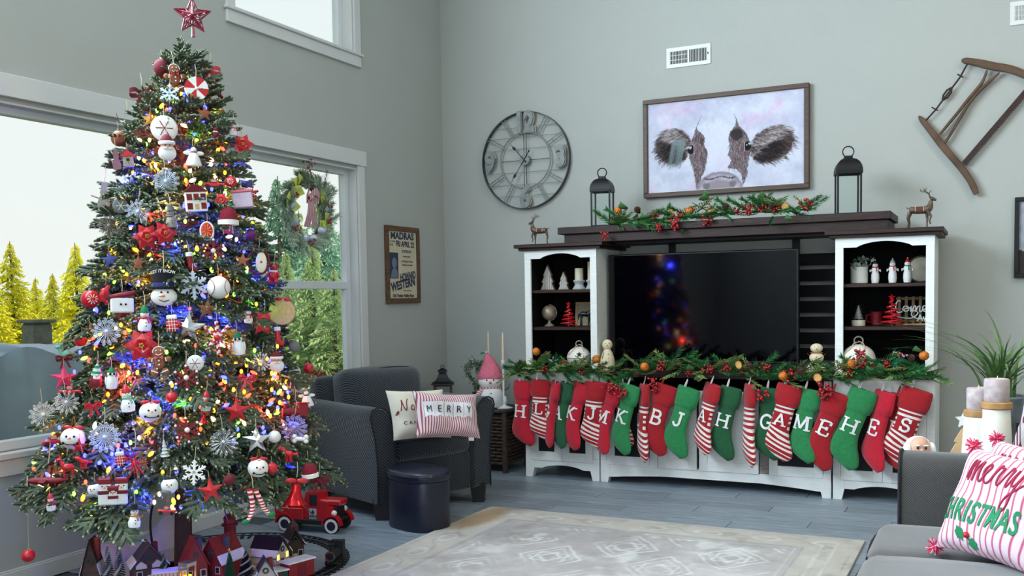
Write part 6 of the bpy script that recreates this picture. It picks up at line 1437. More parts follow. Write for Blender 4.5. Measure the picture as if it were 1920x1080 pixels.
# ================================================================ WINDOW SILL AND WREATH
SILL = LOW[2]+.013
def sill_pots():
 p = onx(592, 706, -.02); root = thing('dried_hydrangea', 'dried tan and rust flowers in a dark pot on the window sill', 'plant', (-.005, p.y, SILL)); MB().lathe([(.035, 0), (.038, .004), (.045, .07), (.041, .07), (.001, .06)], 16, sx=.62).obj('pot', mat('slate_pot', (44, 48, 56), .5), root); r = random.Random(3)
 b = MB()
 for k in range(420): a = r.uniform(0, 2*PI); q = r.random()**.5; z = .13+.10*r.random(); R = .105*math.sqrt(max(0, 1-((z-.17)/.08)**2))*q; c = Vector((R*math.cos(a)*.32, R*math.sin(a), z)); b.m = 0 if (z < .185 or r.random() < .35) else 1; u = Vector((r.gauss(0, 1), r.gauss(0, 1), r.gauss(0, 1))).normalized()*.008; v = u.orthogonal().normalized()*.008; b.add([tuple(c-u), tuple(c+v), tuple(c+u), tuple(c-v)], [(0, 1, 2, 3)])
 stuff(b.obj('florets', [mat('dried_tan', (204, 174, 134), .9, var=.2), mat('dried_rust', (140, 62, 52), .9, var=.25)], root))
 b = MB()
 for k in range(14): a = r.uniform(0, 2*PI); b.tube([(0, 0, .05), (.02*math.cos(a), .07*math.sin(a), .17)], .0016, 4)
 stuff(b.obj('stem', mat('dried_stem', (150, 120, 84), .8), root))
 p = onx(656, 702, -.02); root = thing('spiky_air_plant', 'small pale spiky plant at the right end of the window sill', 'plant', (-.005, p.y-.02, SILL)); MB().lathe([(.025, 0), (.03, .005), (.034, .045), (.03, .045), (.001, .04)], 16, sx=.8).obj('pot', WHITE, root)
 LB = mat('pale_blade', (170, 164, 140), .6, var=.2)
 for k in range(13):
  a = r.uniform(0, 2*PI); L = r.uniform(.10, .20); o = r.uniform(.03, .12); pts = smooth_path([(0, 0, .04), (.25*o*math.cos(a)*.4, o*.4*math.sin(a), .04+L*.6), (o*math.cos(a)*.3, o*math.sin(a), .04+L*(.9 if k % 3 else .6))], 4); MB().tube(pts, [.0045*(1-i/len(pts))+.0008 for i in range(len(pts))], 4).obj('leaf', LB, root)
 p = onx(550, 660, -.02); root = thing('white_owl_vase', 'white rounded figurine on the sill behind the tree edge', 'figurine', (-.005, p.y, SILL)); MB().lathe([(.04, 0), (.055, .02), (.062, .08), (.05, .16), (.042, .18), (.05, .21), (.045, .25), (.02, .275), (.001, .278)], 20, sx=.55).obj('body', WHITE, root)
sill_pots()
def wreath():
 c = Vector((-.035, -1.965, 2.075)); root = thing('wreath', 'frosted evergreen wreath with a striped bow hanging in the right window sash', 'wreath', c, PI/2); r = random.Random(6); R = .205
 MB().tube([(R*math.cos(2*PI*k/30), 0, R*math.sin(2*PI*k/30)) for k in range(30)], .012, 6, closed=True).obj('ring', TWIG, root)
 FR = mat('frosted_green', (172, 190, 164), .7, var=.3, scale=40, island=.25); LM = mat('lime_leaf', (196, 208, 92), .5, var=.15); made = {}
 for k in range(110):
  a = r.uniform(0, 2*PI); p = (R*math.cos(a)+r.gauss(0, .02), r.uniform(-.04, .0), R*math.sin(a)+r.gauss(0, .02)); d = Vector((math.cos(a)*r.uniform(-.4, 1)-math.sin(a)*1.0, -.4*r.random()-.1, math.sin(a)*r.uniform(-.4, 1)+math.cos(a)*1.0)); v = k % 3; q = d.to_track_quat('Z', 'Y').to_euler(); s = r.uniform(1.0, 1.5)
  if v not in made: made[v] = stuff(needle_spray(20+v, .11, 90, .8, .05, .0034).obj('pine_sprig', [FR, TWIG], root, p, q))
  else: o = made[v].copy(); COL.objects.link(o); o.parent = root; o.location = p; o.rotation_euler = q
  (made[v] if k < 3 else o).scale = (s, s, s)
 for (a, n) in ((160, 5), (135, 4), (20, 3), (340, 3)):
  for k in range(n+2): t = math.radians(a+r.uniform(-18, 18)); leaf_mesh(.085, .075).obj('leaf', LM, root, ((R+.01)*math.cos(t), -.05, (R+.01)*math.sin(t)), (r.uniform(-.6, .6), r.uniform(-2, 2), 0))
 for (a, rr) in ((170, .034), (205, .036), (255, .032), (285, .03), (320, .033), (10, .028)): t = math.radians(a); MB().ell((R*.95*math.cos(t), -.055, R*.95*math.sin(t)), rr, 14, 10).obj('bauble', SILVER, root)
 for a in (150, 215, 270, 345, 20): t = math.radians(a); stuff(berry_cluster(30+a, 7, .008, .028, .05).obj('berry_cluster', [BERRY, TWIG], root, (R*1.03*math.cos(t), -.05, R*1.03*math.sin(t)), (PI/2, 0, 0)))
 stuff(berry_cluster(77, 26, .008, .03, .16).obj('berry_sprig', [mat('plum_berry', (130, 70, 84), .5), TWIG], root, (.02, -.03, R*1.15), (0, .25, 0)))
 S_ = wave_mat('bow_stripe', (222, 200, 200), (150, 60, 74), 26, 'X', .9, 0, .5)
 for s, (dx, dz) in ((1, (.085, .03)), (-1, (-.05, .045))):
  b = MB(); pts = [(0, -.06, .10), (dx*.5, -.085, .10+dz+.02), (dx, -.09, .10+dz*.6), (dx*.9, -.07, .10-.015), (0, -.06, .10)]; pp = smooth_path(pts, 5); b.ring_loft([[(p.x, p.y, p.z-.026), (p.x, p.y-.002, p.z+.026)] for p in pp], closed=False, cap=False); b.obj('bow_loop', S_, root)
 for dx in (-.03, .04):
  b = MB(); b.ring_loft([[(dx*t*1.3-.028-.006*t, -.07-.01*math.sin(4*t), .09-.20*t), (dx*t*1.3+.028+.006*t, -.072-.01*math.sin(4*t), .09-.20*t)] for t in [k/8 for k in range(9)]], closed=False, cap=False); b.obj('bow_tail', S_, root)
 MB().ell((0, -.075, .10), (.02, .015, .024), 10, 8).obj('bow_knot', S_, root); MB().tube([(0, .0, R), (0, .0, R+.18)], .0015, 4).obj('hanger', WHITEP, root)
wreath()
# ================================================================ CHRISTMAS TREE
TX, TY = .775, -4.03
LEAN = .038; LEANROT = Vector((-.446, .895, 0))
def AX(z): return TX+.895*LEAN*z, TY+.446*LEAN*z
TZ = [.18, .36, .50, .75, 1.0, 1.3, 1.6, 1.9, 2.2, 2.4, 2.56, 2.70]
TRR = [.60, .74, .78, .66, .56, .465, .40, .335, .25, .155, .07, .02]
def RAD(z): return interp(z, TZ, TRR) if z < 2.7 else .02
FIR = mat('fir_green', (38, 56, 43), .6, c2=(88, 100, 77), scale=11, spec=.3, island=.22); FIRT = mat('fir_tip', (146, 158, 122), .6, var=.2, spec=.3, island=.2); FBARK = mat('fir_stem', (84, 66, 46), .9)
def finger(b, p, d, L, r0, m=0, n=5, needles=16, rr=None):
 d = Vector(d).normalized(); u = d.orthogonal().normalized(); v = d.cross(u); rings = []
 for t, k in ((0, .35), (.18, 1), (.6, .95), (.88, .6), (1, .08)): rings.append([tuple(Vector(p)+d*L*t+(u*math.cos(2*PI*q/n)+v*math.sin(2*PI*q/n))*r0*k) for q in range(n)])
 b.ring_loft(rings, cap=False, mf=lambda i, j: 1 if i == 3 else m)
 for q in range(needles):
  t = .08+.86*q/needles; a = q*2.4; o = u*math.cos(a)+v*math.sin(a); c = Vector(p)+d*L*t+o*r0*.7; s = v*math.cos(a)-u*math.sin(a); s = s*.0022
  b.add([tuple(c-s), tuple(c+s), tuple(c+(o*.8+d*.8)*r0*1.15)], [(0, 1, 2)], 1 if q % 3 == 0 else m)
def sprig(seed):
 r = random.Random(seed); b = MB(); L = .20
 b.tube([(0, 0, 0), (L*.5, 0, .004), (L*.8, 0, 0)], [.005, .004, .002], 4, m=2, cap=False)
 finger(b, (L*.62, 0, 0), (1, r.uniform(-.1, .1), .05), .085, .0105)
 for k, t in enumerate((.10, .32, .54, .72)):
  for s in (-1, 1): finger(b, (L*(t+.03*s), 0, .002), (1.0, s*r.uniform(.75, 1.0), r.uniform(-.12, .28)), .088-.018*t+r.uniform(-.006, .008), .0105)
 if r.random() < .7: finger(b, (L*.3, 0, .004), (.7, r.uniform(-.2, .2), .8), .06, .0100)
 return b
def xmas_tree():
 root = thing('christmas_tree', 'tall decorated artificial fir standing before the big window', 'christmas tree', (TX, TY, 0), rot=Matrix.Rotation(LEAN, 3, LEANROT).to_euler()); r = random.Random(5)
 MB().tube([(0, 0, .03), (0, 0, 1.4), (0, 0, 2.66)], [.045, .03, .008], 8).obj('trunk', FBARK, root)
 for k in range(3): a = k*2*PI/3+.4; MB().tube([(0, 0, .10), (.16*math.cos(a), .16*math.sin(a), .05), (.26*math.cos(a), .26*math.sin(a), .012)], [.014, .012, .010], 6).obj('stand_leg', BLACKM, root)
 var = [sprig(s) for s in range(5)]; place = []; br = MB(); n = 250
 for k in range(n):
  f = (k+.5)/n; z = .30+2.52*(1-(1-f)**.62) if False else .64+1.98*f**1.15; a = k*2.39996+r.uniform(-.3, .3); R = RAD(z+.0)*r.uniform(.86, 1.08)
  if z < .80: R = interp(z, [.6, .80], [.80, RAD(.80)+.04])*r.uniform(.84, 1.08)
  dirx, diry = math.cos(a), math.sin(a)
  if TX+dirx*R < .10: R = min(R, (TX-.10)/max(1e-3, -dirx))
  droop = interp(z, [.5, 1.1, 2.0, 2.8], [-.30, -.18, .05, .7]); pts = []
  for t in (0, .35, .7, 1): pts.append(Vector((dirx*R*t, diry*R*t, z+R*(droop*t*t+.16*t*(1-t)*2))))
  br.tube(pts, [.009, .007, .005, .003], 4, cap=False); N = max(4, int(R/.062)+3)
  for q in range(N):
   t = 1-.78*(q/(N-.3))**1.0*.82; t = max(.12, min(1, t)); i = min(2, int(t*3)); 
   P = lambda u: Vector((dirx*R*u, diry*R*u, z+R*(droop*u*u+.32*u*(1-u)))); p = P(t-.10*min(1, .2/R)); tg = (P(min(1, t+.02))-P(t-.06)).normalized()
   yaw = 0 if q == 0 else (1 if q % 2 else -1)*r.uniform(.35, .85); side = Vector((-diry, dirx, 0)); d = (tg*math.cos(yaw)+side*math.sin(yaw)+Vector((0, 0, r.uniform(-.15, .22)))).normalized()
   s = r.uniform(.82, 1.12)*interp(z, [.3, 1.6, 2.7], [1.05, .90, .50])
   if q == 0: p = P(1)-d*.17*s
   if TX+p.x+d.x*.2*s > .07 and p.z+d.z*.2 > .25 and not (p.x*.895+p.y*.446 > .28 and p.z+d.z*.2*s < .50): place.append((p, d, s, r.uniform(-.6, .6), r.randrange(5)))
 for k in range(16): a = k*2.4; z = 2.44+.016*k; d = Vector((math.cos(a)*.75, math.sin(a)*.75, .5+.05*k)).normalized(); place.append((Vector((0, 0, z)), d, .52-.012*k, a, k % 5))
 stuff(br.obj('branches', FBARK, root))
 camdir = Vector((CAM.x-TX, CAM.y-TY, 0)).normalized(); out = []
 for (p, d, s, roll, v) in place:
  p2 = p+d*.1*s; rr = math.hypot(p2.x, p2.y)/max(.05, RAD(p2.z)); vis = p2.dot(camdir)/max(.05, RAD(p2.z))+rr*.8; out.append((vis, p, d, s, roll, v))
 out.sort(key=lambda q: -q[0]); base = {}
 for k, (vis, p, d, s, roll, v) in enumerate(out):
  q = d.to_track_quat('X', 'Z').to_matrix().to_4x4() @ Matrix.Rotation(roll, 4, 'X')
  if k < 290:
   if v not in base: o = var[v].obj('sprig', [FIR, FIRT, FBARK], root); base[v] = o
   else: o = base[v].copy(); COL.objects.link(o); o.parent = root
   o.matrix_local = Matrix.Translation(p) @ q @ Matrix.Scale(s, 4); stuff(o) if False else None
 V, F, M_ = [], [], []; off = 0
 for v in range(5):
  A = np.array(var[v].V); fs = var[v].F; ms = var[v].M
  for (vis, p, d, s, roll, vv) in out[290:]:
   if vv != v: continue
   T = np.array((d.to_track_quat('X', 'Z').to_matrix().to_4x4() @ Matrix.Rotation(roll, 4, 'X')).to_3x3())*s
   V.append(A @ T.T+np.array(p)); F += [tuple(i+off for i in f) for f in fs]; M_ += ms; off += len(A)
 me = bpy.data.meshes.new('foliage'); me.from_pydata(np.concatenate(V).tolist(), [], F); me.polygons.foreach_set('material_index', M_)
 for q in (FIR, FIRT, FBARK): me.materials.append(q)
 stuff(link('foliage', me, root))
 return root
tree = xmas_tree()
def surf(px, py, grow=0.03):
 """where the sight line through a pixel meets the tree's cone; else its nearest pass by the axis"""
 d = ray(px, py); best = None; n = 240
 for i in range(n):
  t = 3.2+2.6*i/n; p = CAM+d*t; ax, ay = AX(p.z); rr = math.hypot(p.x-ax, p.y-ay); R = RAD(max(.42, p.z))+grow
  if rr <= R: return p
  if best is None or rr-R < best[0]: best = (rr-R, p)
 p = best[1]; ax, ay = AX(p.z); rr = math.hypot(p.x-ax, p.y-ay); k = min(1, (RAD(max(.42, p.z))*1.06+.05)/rr)
 return Vector((ax+(p.x-ax)*k, ay+(p.y-ay)*k, p.z))
# ---- strings of lights
def lights():
 root = thing('fairy_lights', 'string of small multicolour lights wound round the christmas tree', 'string lights', (TX, TY, 0), rot=Matrix.Rotation(LEAN, 3, LEANROT).to_euler()); r = random.Random(12)
 cols = [('red_bulb', (255, 60, 36)), ('blue_bulb', (48, 56, 255)), ('green_bulb', (130, 255, 60)), ('amber_bulb', (255, 158, 30)), ('warm_bulb', (255, 206, 150))]
 ms = [mat(n, c, .3, var=0, emit=(9 if i != 1 else 14)) for i, (n, c) in enumerate(cols)]; sock = mat('bulb_socket', (22, 40, 28), .6); first = {}; cd_ = Vector((CAM.x-TX, CAM.y-TY, 0)).normalized(); ca = math.atan2(cd_.y, cd_.x)
 tot = 0; joined = [MB() for _ in cols]; wire = []
 for k in range(640):
  f = (k+.5)/640; z = .34+2.44*(1-(1-f)**.58) if False else .38+2.22*f**1.3; a = ca+r.uniform(-1.75, 1.75); R = RAD(z)*r.uniform(.72, .98); p = Vector((R*math.cos(a), R*math.sin(a), z)); lo = .80 if p.x*.895+p.y*.446 > .25 else .50
  if p.z < lo: p.z = lo+.45*r.random(); q = min(1, RAD(p.z)*.95/R); p.x *= q; p.y *= q
  c = r.choice((0, 1, 1, 2, 3, 3, 4))
  wire.append((z, a, p))
  if k % 2 == 0 and tot < 300:
   if c not in first: o = MB().lathe([(.004, -.014), (.007, -.007), (.0088, .002), (.006, .014), (.001, .021)], 8).obj('bulb', ms[c], root, p, (r.uniform(-1, 1), r.uniform(-1, 1), 0)); first[c] = o
   else: o = first[c].copy(); COL.objects.link(o); o.parent = root; o.location = p; o.rotation_euler = (r.uniform(-1.2, 1.2), r.uniform(-1.2, 1.2), 0)
   tot += 1
  else: joined[c].ell(tuple(p), (.0075, .0075, .011), 7, 5)
 for c, b in enumerate(joined):
  if b.V: stuff(b.obj('far_bulb', ms[c], root))
 wire.sort(key=lambda q: q[0]); b = MB(); path = []
 for i in range(700): z = .60+1.96*i/700; a = i*.22; R = RAD(z)*.80; path.append((R*math.cos(a), R*math.sin(a), z+.02*math.sin(i*1.3)))
 b.tube(path, .0022, 4); b.obj('wire', sock, root)
 # the glow the bulbs throw on the needles round them
 for k in range(64):
  z = .55+1.95*((k+.5)/64)**1.25; a = ca+r.uniform(-1.5, 1.5); R = RAD(z)*r.uniform(.70, .93); c = r.choice((0, 1, 1, 2, 3, 3, 4)); l = bpy.data.lights.new('bulb_glow', 'POINT'); l.energy = (2.0, 5.0, .9, 1.8, 1.1)[c]; l.color = lin(cols[c][1]); l.shadow_soft_size = .012
  o = bpy.data.objects.new('bulb_glow', l); COL.objects.link(o); o.parent = root; o.location = (R*math.cos(a), R*math.sin(a), z)
lights()
# ================================================================ ORNAMENTS
GCAP = mat('ornament_cap', (190, 180, 150), .3, metal=.8); FROST = mat('frosted_silver', (200, 212, 228), .4, metal=.25, var=.15, scale=90); GREYS = mat('grey_felt', (112, 118, 116), .9, var=.1); PINKF = mat('skin_felt', (226, 178, 156), .8); BLK = mat('black_felt', (22, 22, 28), .85); MINT = mat('mint_felt', (120, 176, 152), .9); PEARL = mat('pearl', (226, 224, 220), .2, coat=.5); MIRROR = mat('mirror_silver', (210, 212, 214), .12, metal=.9, var=.02); WINE = mat('wine_velvet', (104, 16, 32), .8, var=.2); SCAR = mat('scarlet_glitter', (196, 18, 34), .35, var=.3, scale=160, coat=.3); COPPER = mat('copper_tin', (150, 90, 60), .5, metal=.4, var=.3)
VIOL = mat('violet_frost', (176, 160, 224), .4, metal=.2, var=.15); HOTP = mat('hot_pink_glitter', (232, 60, 110), .4, var=.25, scale=120); PURP = mat('purple_ribbon', (96, 20, 92), .5)
# each builder draws into the unit square (x,z in -.5...5, hanging point at z=.5) and returns (part, builder, material) triples
def o_loop(w_=.06): return ('hanging_loop', MB().tube(smooth_path([(-w_, 0, .44), (-w_*.9, 0, .62), (0, 0, .80), (w_*.9, 0, .62), (w_, 0, .44)], 3), .014, 4), GOLD)
def o_bauble(m, cap=GCAP): return lambda r: [('ball', MB().ell((0, 0, 0), .46, 18, 12), m), ('cap', MB().lathe([(.10, .43), (.11, .45), (.11, .53), (.001, .54)], 10), cap)]
def o_burst(m, n=26, hub=None, loopend=True):
 def f(r):
  b = MB()
  for k in range(n):
   a = 2*PI*k/n; y = (-.10 if k % 2 else .05)+r.uniform(-.03, .03); q = .5 if k % 2 else .42; d = Vector((math.cos(a), 0, math.sin(a))); e = d*q+Vector((0, y, 0)); b.tube([d*.05, tuple(e)], [.012, .014], 4)
   if loopend: s = Vector((-d.z, 0, d.x))*.045; b.tube([tuple(d*.30+s*.3+Vector((0, y*.6, 0))), tuple(e-d*.05+s), tuple(e), tuple(e-d*.05-s), tuple(d*.30-s*.3+Vector((0, y*.6, 0)))], .011, 4)
  b2 = MB().ell((0, -.03, 0), .085, 8, 6); return [('rays', stuff_mb(b), m), ('hub', b2, hub or m)]
 return f
class _S: pass
def stuff_mb(b): b.stuff = True; return b
def o_flake(m, dots=None):
 def f(r):
  b = MB()
  for k in range(6):
   a = PI*k/3+PI/6; d = Vector((math.cos(a), 0, math.sin(a))); n = Vector((-d.z, 0, d.x)); b.prism([((d*.0+n*.05).x, (d*.0+n*.05).z), ((d*.46+n*.045).x, (d*.46+n*.045).z), ((d*.5).x, (d*.5).z), ((d*.46-n*.045).x, (d*.46-n*.045).z), ((-n*.05).x, (-n*.05).z)], -.03, .03)
   for t, L in ((.20, .14), (.34, .10)):
    for s in (-1, 1): q = d*t; e = d*(t+L*.7)+n*s*L; b.tube([tuple(q), tuple(e)], [.035, .02], 4)
  out = [('flake', stuff_mb(b), m)]
  if dots:
   c = MB()
   for k in range(6): a = PI*k/3+PI/6; c.ell((.44*math.cos(a), -.04, .44*math.sin(a)), .05, 7, 5)
   c.ell((0, -.05, 0), .10, 8, 6); out.append(('bead', stuff_mb(c), dots))
  return out
 return f
def o_star(m, t=.12): return lambda r: [('star', MB().star((0, 0, -.03), .52, .20, t), m), ('hanging_loop', MB().tube([(0, 0, .48), (.01, 0, .62), (0, 0, .75)], .010, 4), ROPE)]
def o_gingerbread(r):
 b = MB(); pts = []
 for (x, z, rr) in ((0, .30, .19), (0, -.02, .17), (-.17, -.34, .13), (.17, -.34, .13), (-.28, .06, .105), (.28, .06, .105)): b.ell((x, 0, z), (rr, .075, rr*(1.0 if rr != .17 else 1.35)), 12, 8)
 ic = MB()
 for s in (-1, 1): ic.tube([(s*.20, -.07, .12), (s*.22, -.075, .0)], .018, 5); ic.tube([(s*.06, -.075, -.36), (s*.26, -.075, -.28)], .018, 5); ic.ell((s*.07, -.085, .36), .022, 6, 5)
 ic.tube([(-.09, -.08, .25), (0, -.09, .20), (.09, -.08, .25)], .014, 5); ic.tube([(-.19*math.cos(a), -.03, .30+.19*math.sin(a)) for a in [k*PI/8 for k in range(9)]], .016, 5)
 bw = MB(); 
 for s in (-1, 1): bw.prism([(0, .135), (s*.13, .20), (s*.13, .07)], -.115, -.07)
 bt = MB(); bt.ell((0, -.09, .03), .03, 7, 5); bt.ell((0, -.09, -.10), .03, 7, 5)
 return [('body', stuff_mb(b), BROWN), ('icing', stuff_mb(ic), ICING), ('bow_tie', stuff_mb(bw), RED), ('button', stuff_mb(bt), ICING)]
def o_santa(r):
 h = MB().lathe([(.27, .20), (.24, .30), (.15, .44), (.03, .52)], 14); br = MB().lathe([(.30, .12), (.32, .16), (.32, .22), (.28, .25)], 14)
 return [('face', MB().ell((0, -.02, .06), (.24, .18, .19), 14, 9), PINKF), ('beard', MB().ell((0, -.02, -.20), (.34, .17, .30), 16, 10), SNOWW), ('hat', h, WINE), ('hat_brim', br, SNOWW), ('moustache', stuff_mb(MB().ell((-.09, -.19, -.03), (.11, .05, .05), 8, 6).ell((.09, -.19, -.03), (.11, .05, .05), 8, 6)), ICING), ('nose', MB().ell((0, -.21, .03), .045, 8, 6), PINKF), ('eye', stuff_mb(MB().ell((-.08, -.19, .09), .025, 6, 5).ell((.08, -.19, .09), .025, 6, 5)), BLK)]
def o_snowman(hatm=BLK, scarfm=RED, bodym=SNOWW, hatk='top', arms=True):
 def f(r):
  o = [('body', MB().lathe([(.12, -.5), (.22, -.47), (.25, -.30), (.20, -.12), (.13, -.02), (.08, .0)], 14), bodym), ('head', MB().ell((0, 0, .13), .155, 14, 9), bodym)]
  if hatk == 'top': o += [('hat', MB().lathe([(.21, .24), (.21, .26), (.13, .27), (.12, .46), (.001, .46)], 14), hatm)]
  else: o += [('hat', MB().lathe([(.155, .18), (.16, .22), (.12, .34), (.05, .46), (.001, .50)], 14), hatm)]
  s = MB().tube([(.14*math.cos(2*PI*k/14), .14*math.sin(2*PI*k/14), .005) for k in range(14)], .045, 6, closed=True); s.tube([(.07, -.15, 0), (.11, -.21, -.20)], [.045, .04], 5); o += [('scarf', stuff_mb(s), scarfm)]
  o += [('carrot_nose', MB().tube([(0, -.14, .12), (0, -.26, .11)], [.028, .006], 6), CARROT), ('eye', stuff_mb(MB().ell((-.055, -.14, .17), .02, 6, 5).ell((.055, -.14, .17), .02, 6, 5)), BLK), ('button', stuff_mb(MB().ell((0, -.22, -.18), .024, 6, 5).ell((0, -.245, -.30), .024, 6, 5)), BLK)]
  if arms: o += [('arm', MB().tube([(-.18, 0, -.14), (-.32, -.05, -.02)], [.04, .03], 5), scarfm), ('arm', MB().tube([(.18, 0, -.14), (.32, -.05, -.02)], [.04, .03], 5), scarfm)]
  return o
 return f
def o_bellhead(r):
 bw = MB()
 for s in (-1, 1): bw.ell((s*.20, -.05, .36), (.20, .07, .09), 10, 6); bw.prism([(0, .36), (s*.10, .20), (s*.22, .22)], -.22, -.14)
 return [('bell', MB().ell((0, 0, -.06), (.46, .46, .42), 18, 12), WHITE), ('bow', stuff_mb(bw), RED), ('eye', stuff_mb(MB().ell((-.14, -.43, .04), .045, 7, 5).ell((.14, -.43, .04), .045, 7, 5)), BLK), ('slot', stuff_mb(MB().ell((-.26, -.38, -.22), .055, 7, 5).ell((.26, -.38, -.22), .055, 7, 5).tube([(-.26, -.385, -.22), (-.1, -.43, -.27), (.1, -.43, -.27), (.26, -.385, -.22)], .018, 4)), BLK), ('carrot_nose', MB().tube([(0, -.45, -.02), (-.04, -.62, -.05)], [.04, .008], 6), CARROT), o_loop(.05)]
def o_tophat(r):
 vs, fs = text_mb('LET IT SNOW', .115, .004, .86, .002); lt = MB(); lt.add([(v[0], v[1]-.20-.0, v[2]+.44-(v[0]*v[0])*.55) for v in vs], fs)
 return [('face', MB().ell((0, 0, -.22), (.33, .12, .25), 18, 10), WHITE), ('hat_brim', MB().ell((0, -.02, .02), (.38, .16, .06), 16, 8), BLK), ('hat_crown', MB().lathe([(.27, .02), (.26, .30), (.29, .50), (.001, .51)], 18, sy=.6), BLK), ('hat_band', MB().lathe([(.275, .05), (.275, .13), (.27, .14)], 18, sy=.62), mat('blue_band', (40, 44, 120), .8)), ('lettering', lt, ICING), ('carrot_nose', MB().tube([(.02, -.11, -.20), (-.14, -.17, -.23)], [.035, .006], 6), CARROT), ('eye', stuff_mb(MB().ell((-.06, -.11, -.11), .028, 7, 5).ell((.10, -.11, -.11), .028, 7, 5)), BLK), ('smile', MB().tube([(-.12, -.11, -.30), (0, -.12, -.36), (.13, -.11, -.31)], .012, 5), BLK)]
def o_truck(r):
 b = MB().bx(-.48, .48, -.12, .12, -.14, .04, .04); b.bx(-.16, .14, -.11, .11, .02, .22, .05); w = MB()
 for x in (-.29, .29): w.cyl((x, -.15, -.14), (x, .15, -.14), .105, n=14)
 return [('body', stuff_mb(b), RED), ('wheel', stuff_mb(w), BLK), ('window', MB().bx(-.12, .10, -.118, -.108, .07, .17, .01), mat('toy_glass', (150, 160, 170), .2)), ('bumper', MB().bx(.46, .52, -.12, .12, -.12, -.07, .01), ICING), o_loop(.04)]
def o_engine(r):
 b = MB().cyl((-.46, 0, .02), (.16, 0, .02), .16, n=14); b.bx(.12, .46, -.17, .17, -.14, .34, .03); b.bx(-.48, .46, -.14, .14, -.20, -.12, .02); b.cyl((-.34, 0, .14), (-.34, 0, .34), .06, .09, 10); w = MB()
 for x in (-.34, -.08, .26): w.cyl((x, -.18, -.20), (x, .18, -.20), .10, n=12)
 return [('body', stuff_mb(b), DRED), ('wheel', stuff_mb(w), BLK), ('roof', MB().bx(.08, .5, -.19, .19, .34, .39, .02), RED)]
def o_slice(r):
 bw = MB()
 for s in (-1, 1): bw.ell((s*.14, -.06, .44), (.14, .05, .08), 8, 6)
 vs, fs = text_mb('2016', .16, .003, 1, 0); d = MB()
 for k in range(3): d.tube([(-.22+.04*k, -.055, .08-.10*k), (.22-.03*k, -.055, .09-.10*k)], .012, 4)
 return [('disc', MB().lathe([(.44, 0), (.46, .03), (.46, .07), (.44, .09), (.001, .09)], 24), TANW, (PI/2, 0, 0)), ('bow', stuff_mb(bw), RED), ('engraving', stuff_mb(d), BROWN)]
def o_disc(m, art=DRED):
 def f(r):
  d = MB()
  for k in range(3): a = PI*k/3; d.tube([(-.30*math.cos(a), -.105, -.30*math.sin(a)), (.30*math.cos(a), -.105, .30*math.sin(a))], .016, 4)
  return [('disc', MB().ell((0, 0, 0), (.48, .11, .48), 20, 12), m), ('printed_branches', stuff_mb(d), art)]
 return f
def o_poinsettia(m=SCAR):
 def f(r):
  out = []; 
  for ring, (n, L, w_, y, t) in enumerate(((6, .52, .17, .02, .0), (5, .36, .14, -.07, .3))):
   for k in range(n):
    a = 2*PI*k/n+t; d = Vector((math.cos(a), 0, math.sin(a))); s = Vector((-d.z, 0, d.x))*w_; b = MB(); b.add([(0, y, 0), tuple(d*L*.5+s+Vector((0, y-.05, 0))), tuple(d*L*.5+Vector((0, y-.09, 0))), tuple(d*L*.5-s+Vector((0, y-.05, 0))), tuple(d*L+Vector((0, y+.03, 0))), (0, y+.02, 0)], [(0, 2, 1), (0, 3, 2), (1, 2, 4), (2, 3, 4), (5, 1, 4), (5, 4, 3)]); out.append(('petal', b, m))
  c = MB()
  for k in range(5): c.ell((.05*math.cos(k*1.26), -.16, .05*math.sin(k*1.26)), .04, 6, 5)
  out.append(('stamen', stuff_mb(c), GOLD)); return out
 return f
def o_stocking(m, cuff=SNOWW):
 def f(r): return [('foot', MB().tube(smooth_path([(.0, 0, .30), (.0, 0, -.05), (.02, 0, -.25), (.14, 0, -.36), (.28, 0, -.40)], 4), [.13]*6+[.14]*5+[.12]*4+[.09, .05], 10), m), ('cuff', MB().lathe([(.14, .26), (.17, .28), (.17, .44), (.14, .46)], 12), cuff)]
 return f
def o_cane(r):
 out = []
 for s, a in ((1, .8), (-1, -.8), (1, 0)):
  pts = [Vector((.0, 0, .5)), Vector((0, 0, -.5))]; R = Matrix.Rotation(a, 3, 'Y'); n = 22; rr = [[tuple(R @ Vector((.055*math.cos(2*PI*k/8), .055*math.sin(2*PI*k/8)-.02*s, .48-.96*i/n))) for k in range(8)] for i in range(n+1)]
  b = MB(); b.ring_loft(rr, mf=lambda i, j: ((i*2+j)//4) % 2); out.append(('peppermint_stick', b, [SCAR, ICING]))
 out.append(('knot', MB().ell((0, -.06, 0), (.10, .06, .10), 8, 6), RED)); return out
def o_penguin(r): return [('body', MB().lathe([(.10, -.5), (.22, -.46), (.25, -.25), (.19, .02), (.15, .10), (.001, .11)], 14), SNOWW), ('head', MB().ell((0, 0, .18), (.19, .17, .15), 12, 8), SNOWW), ('hat', MB().lathe([(.17, .26), (.15, .34), (.05, .48), (.001, .50)], 12), GREEN), ('eye_patch', stuff_mb(MB().ell((-.08, -.145, .20), (.06, .03, .06), 8, 6).ell((.08, -.145, .20), (.06, .03, .06), 8, 6)), BLK), ('beak', MB().tube([(0, -.16, .14), (0, -.24, .12)], [.03, .006], 6), CARROT), ('wing', MB().ell((-.24, 0, -.12), (.05, .08, .2), 8, 6), SNOWW), ('wing', MB().ell((.24, 0, -.12), (.05, .08, .2), 8, 6), SNOWW)]
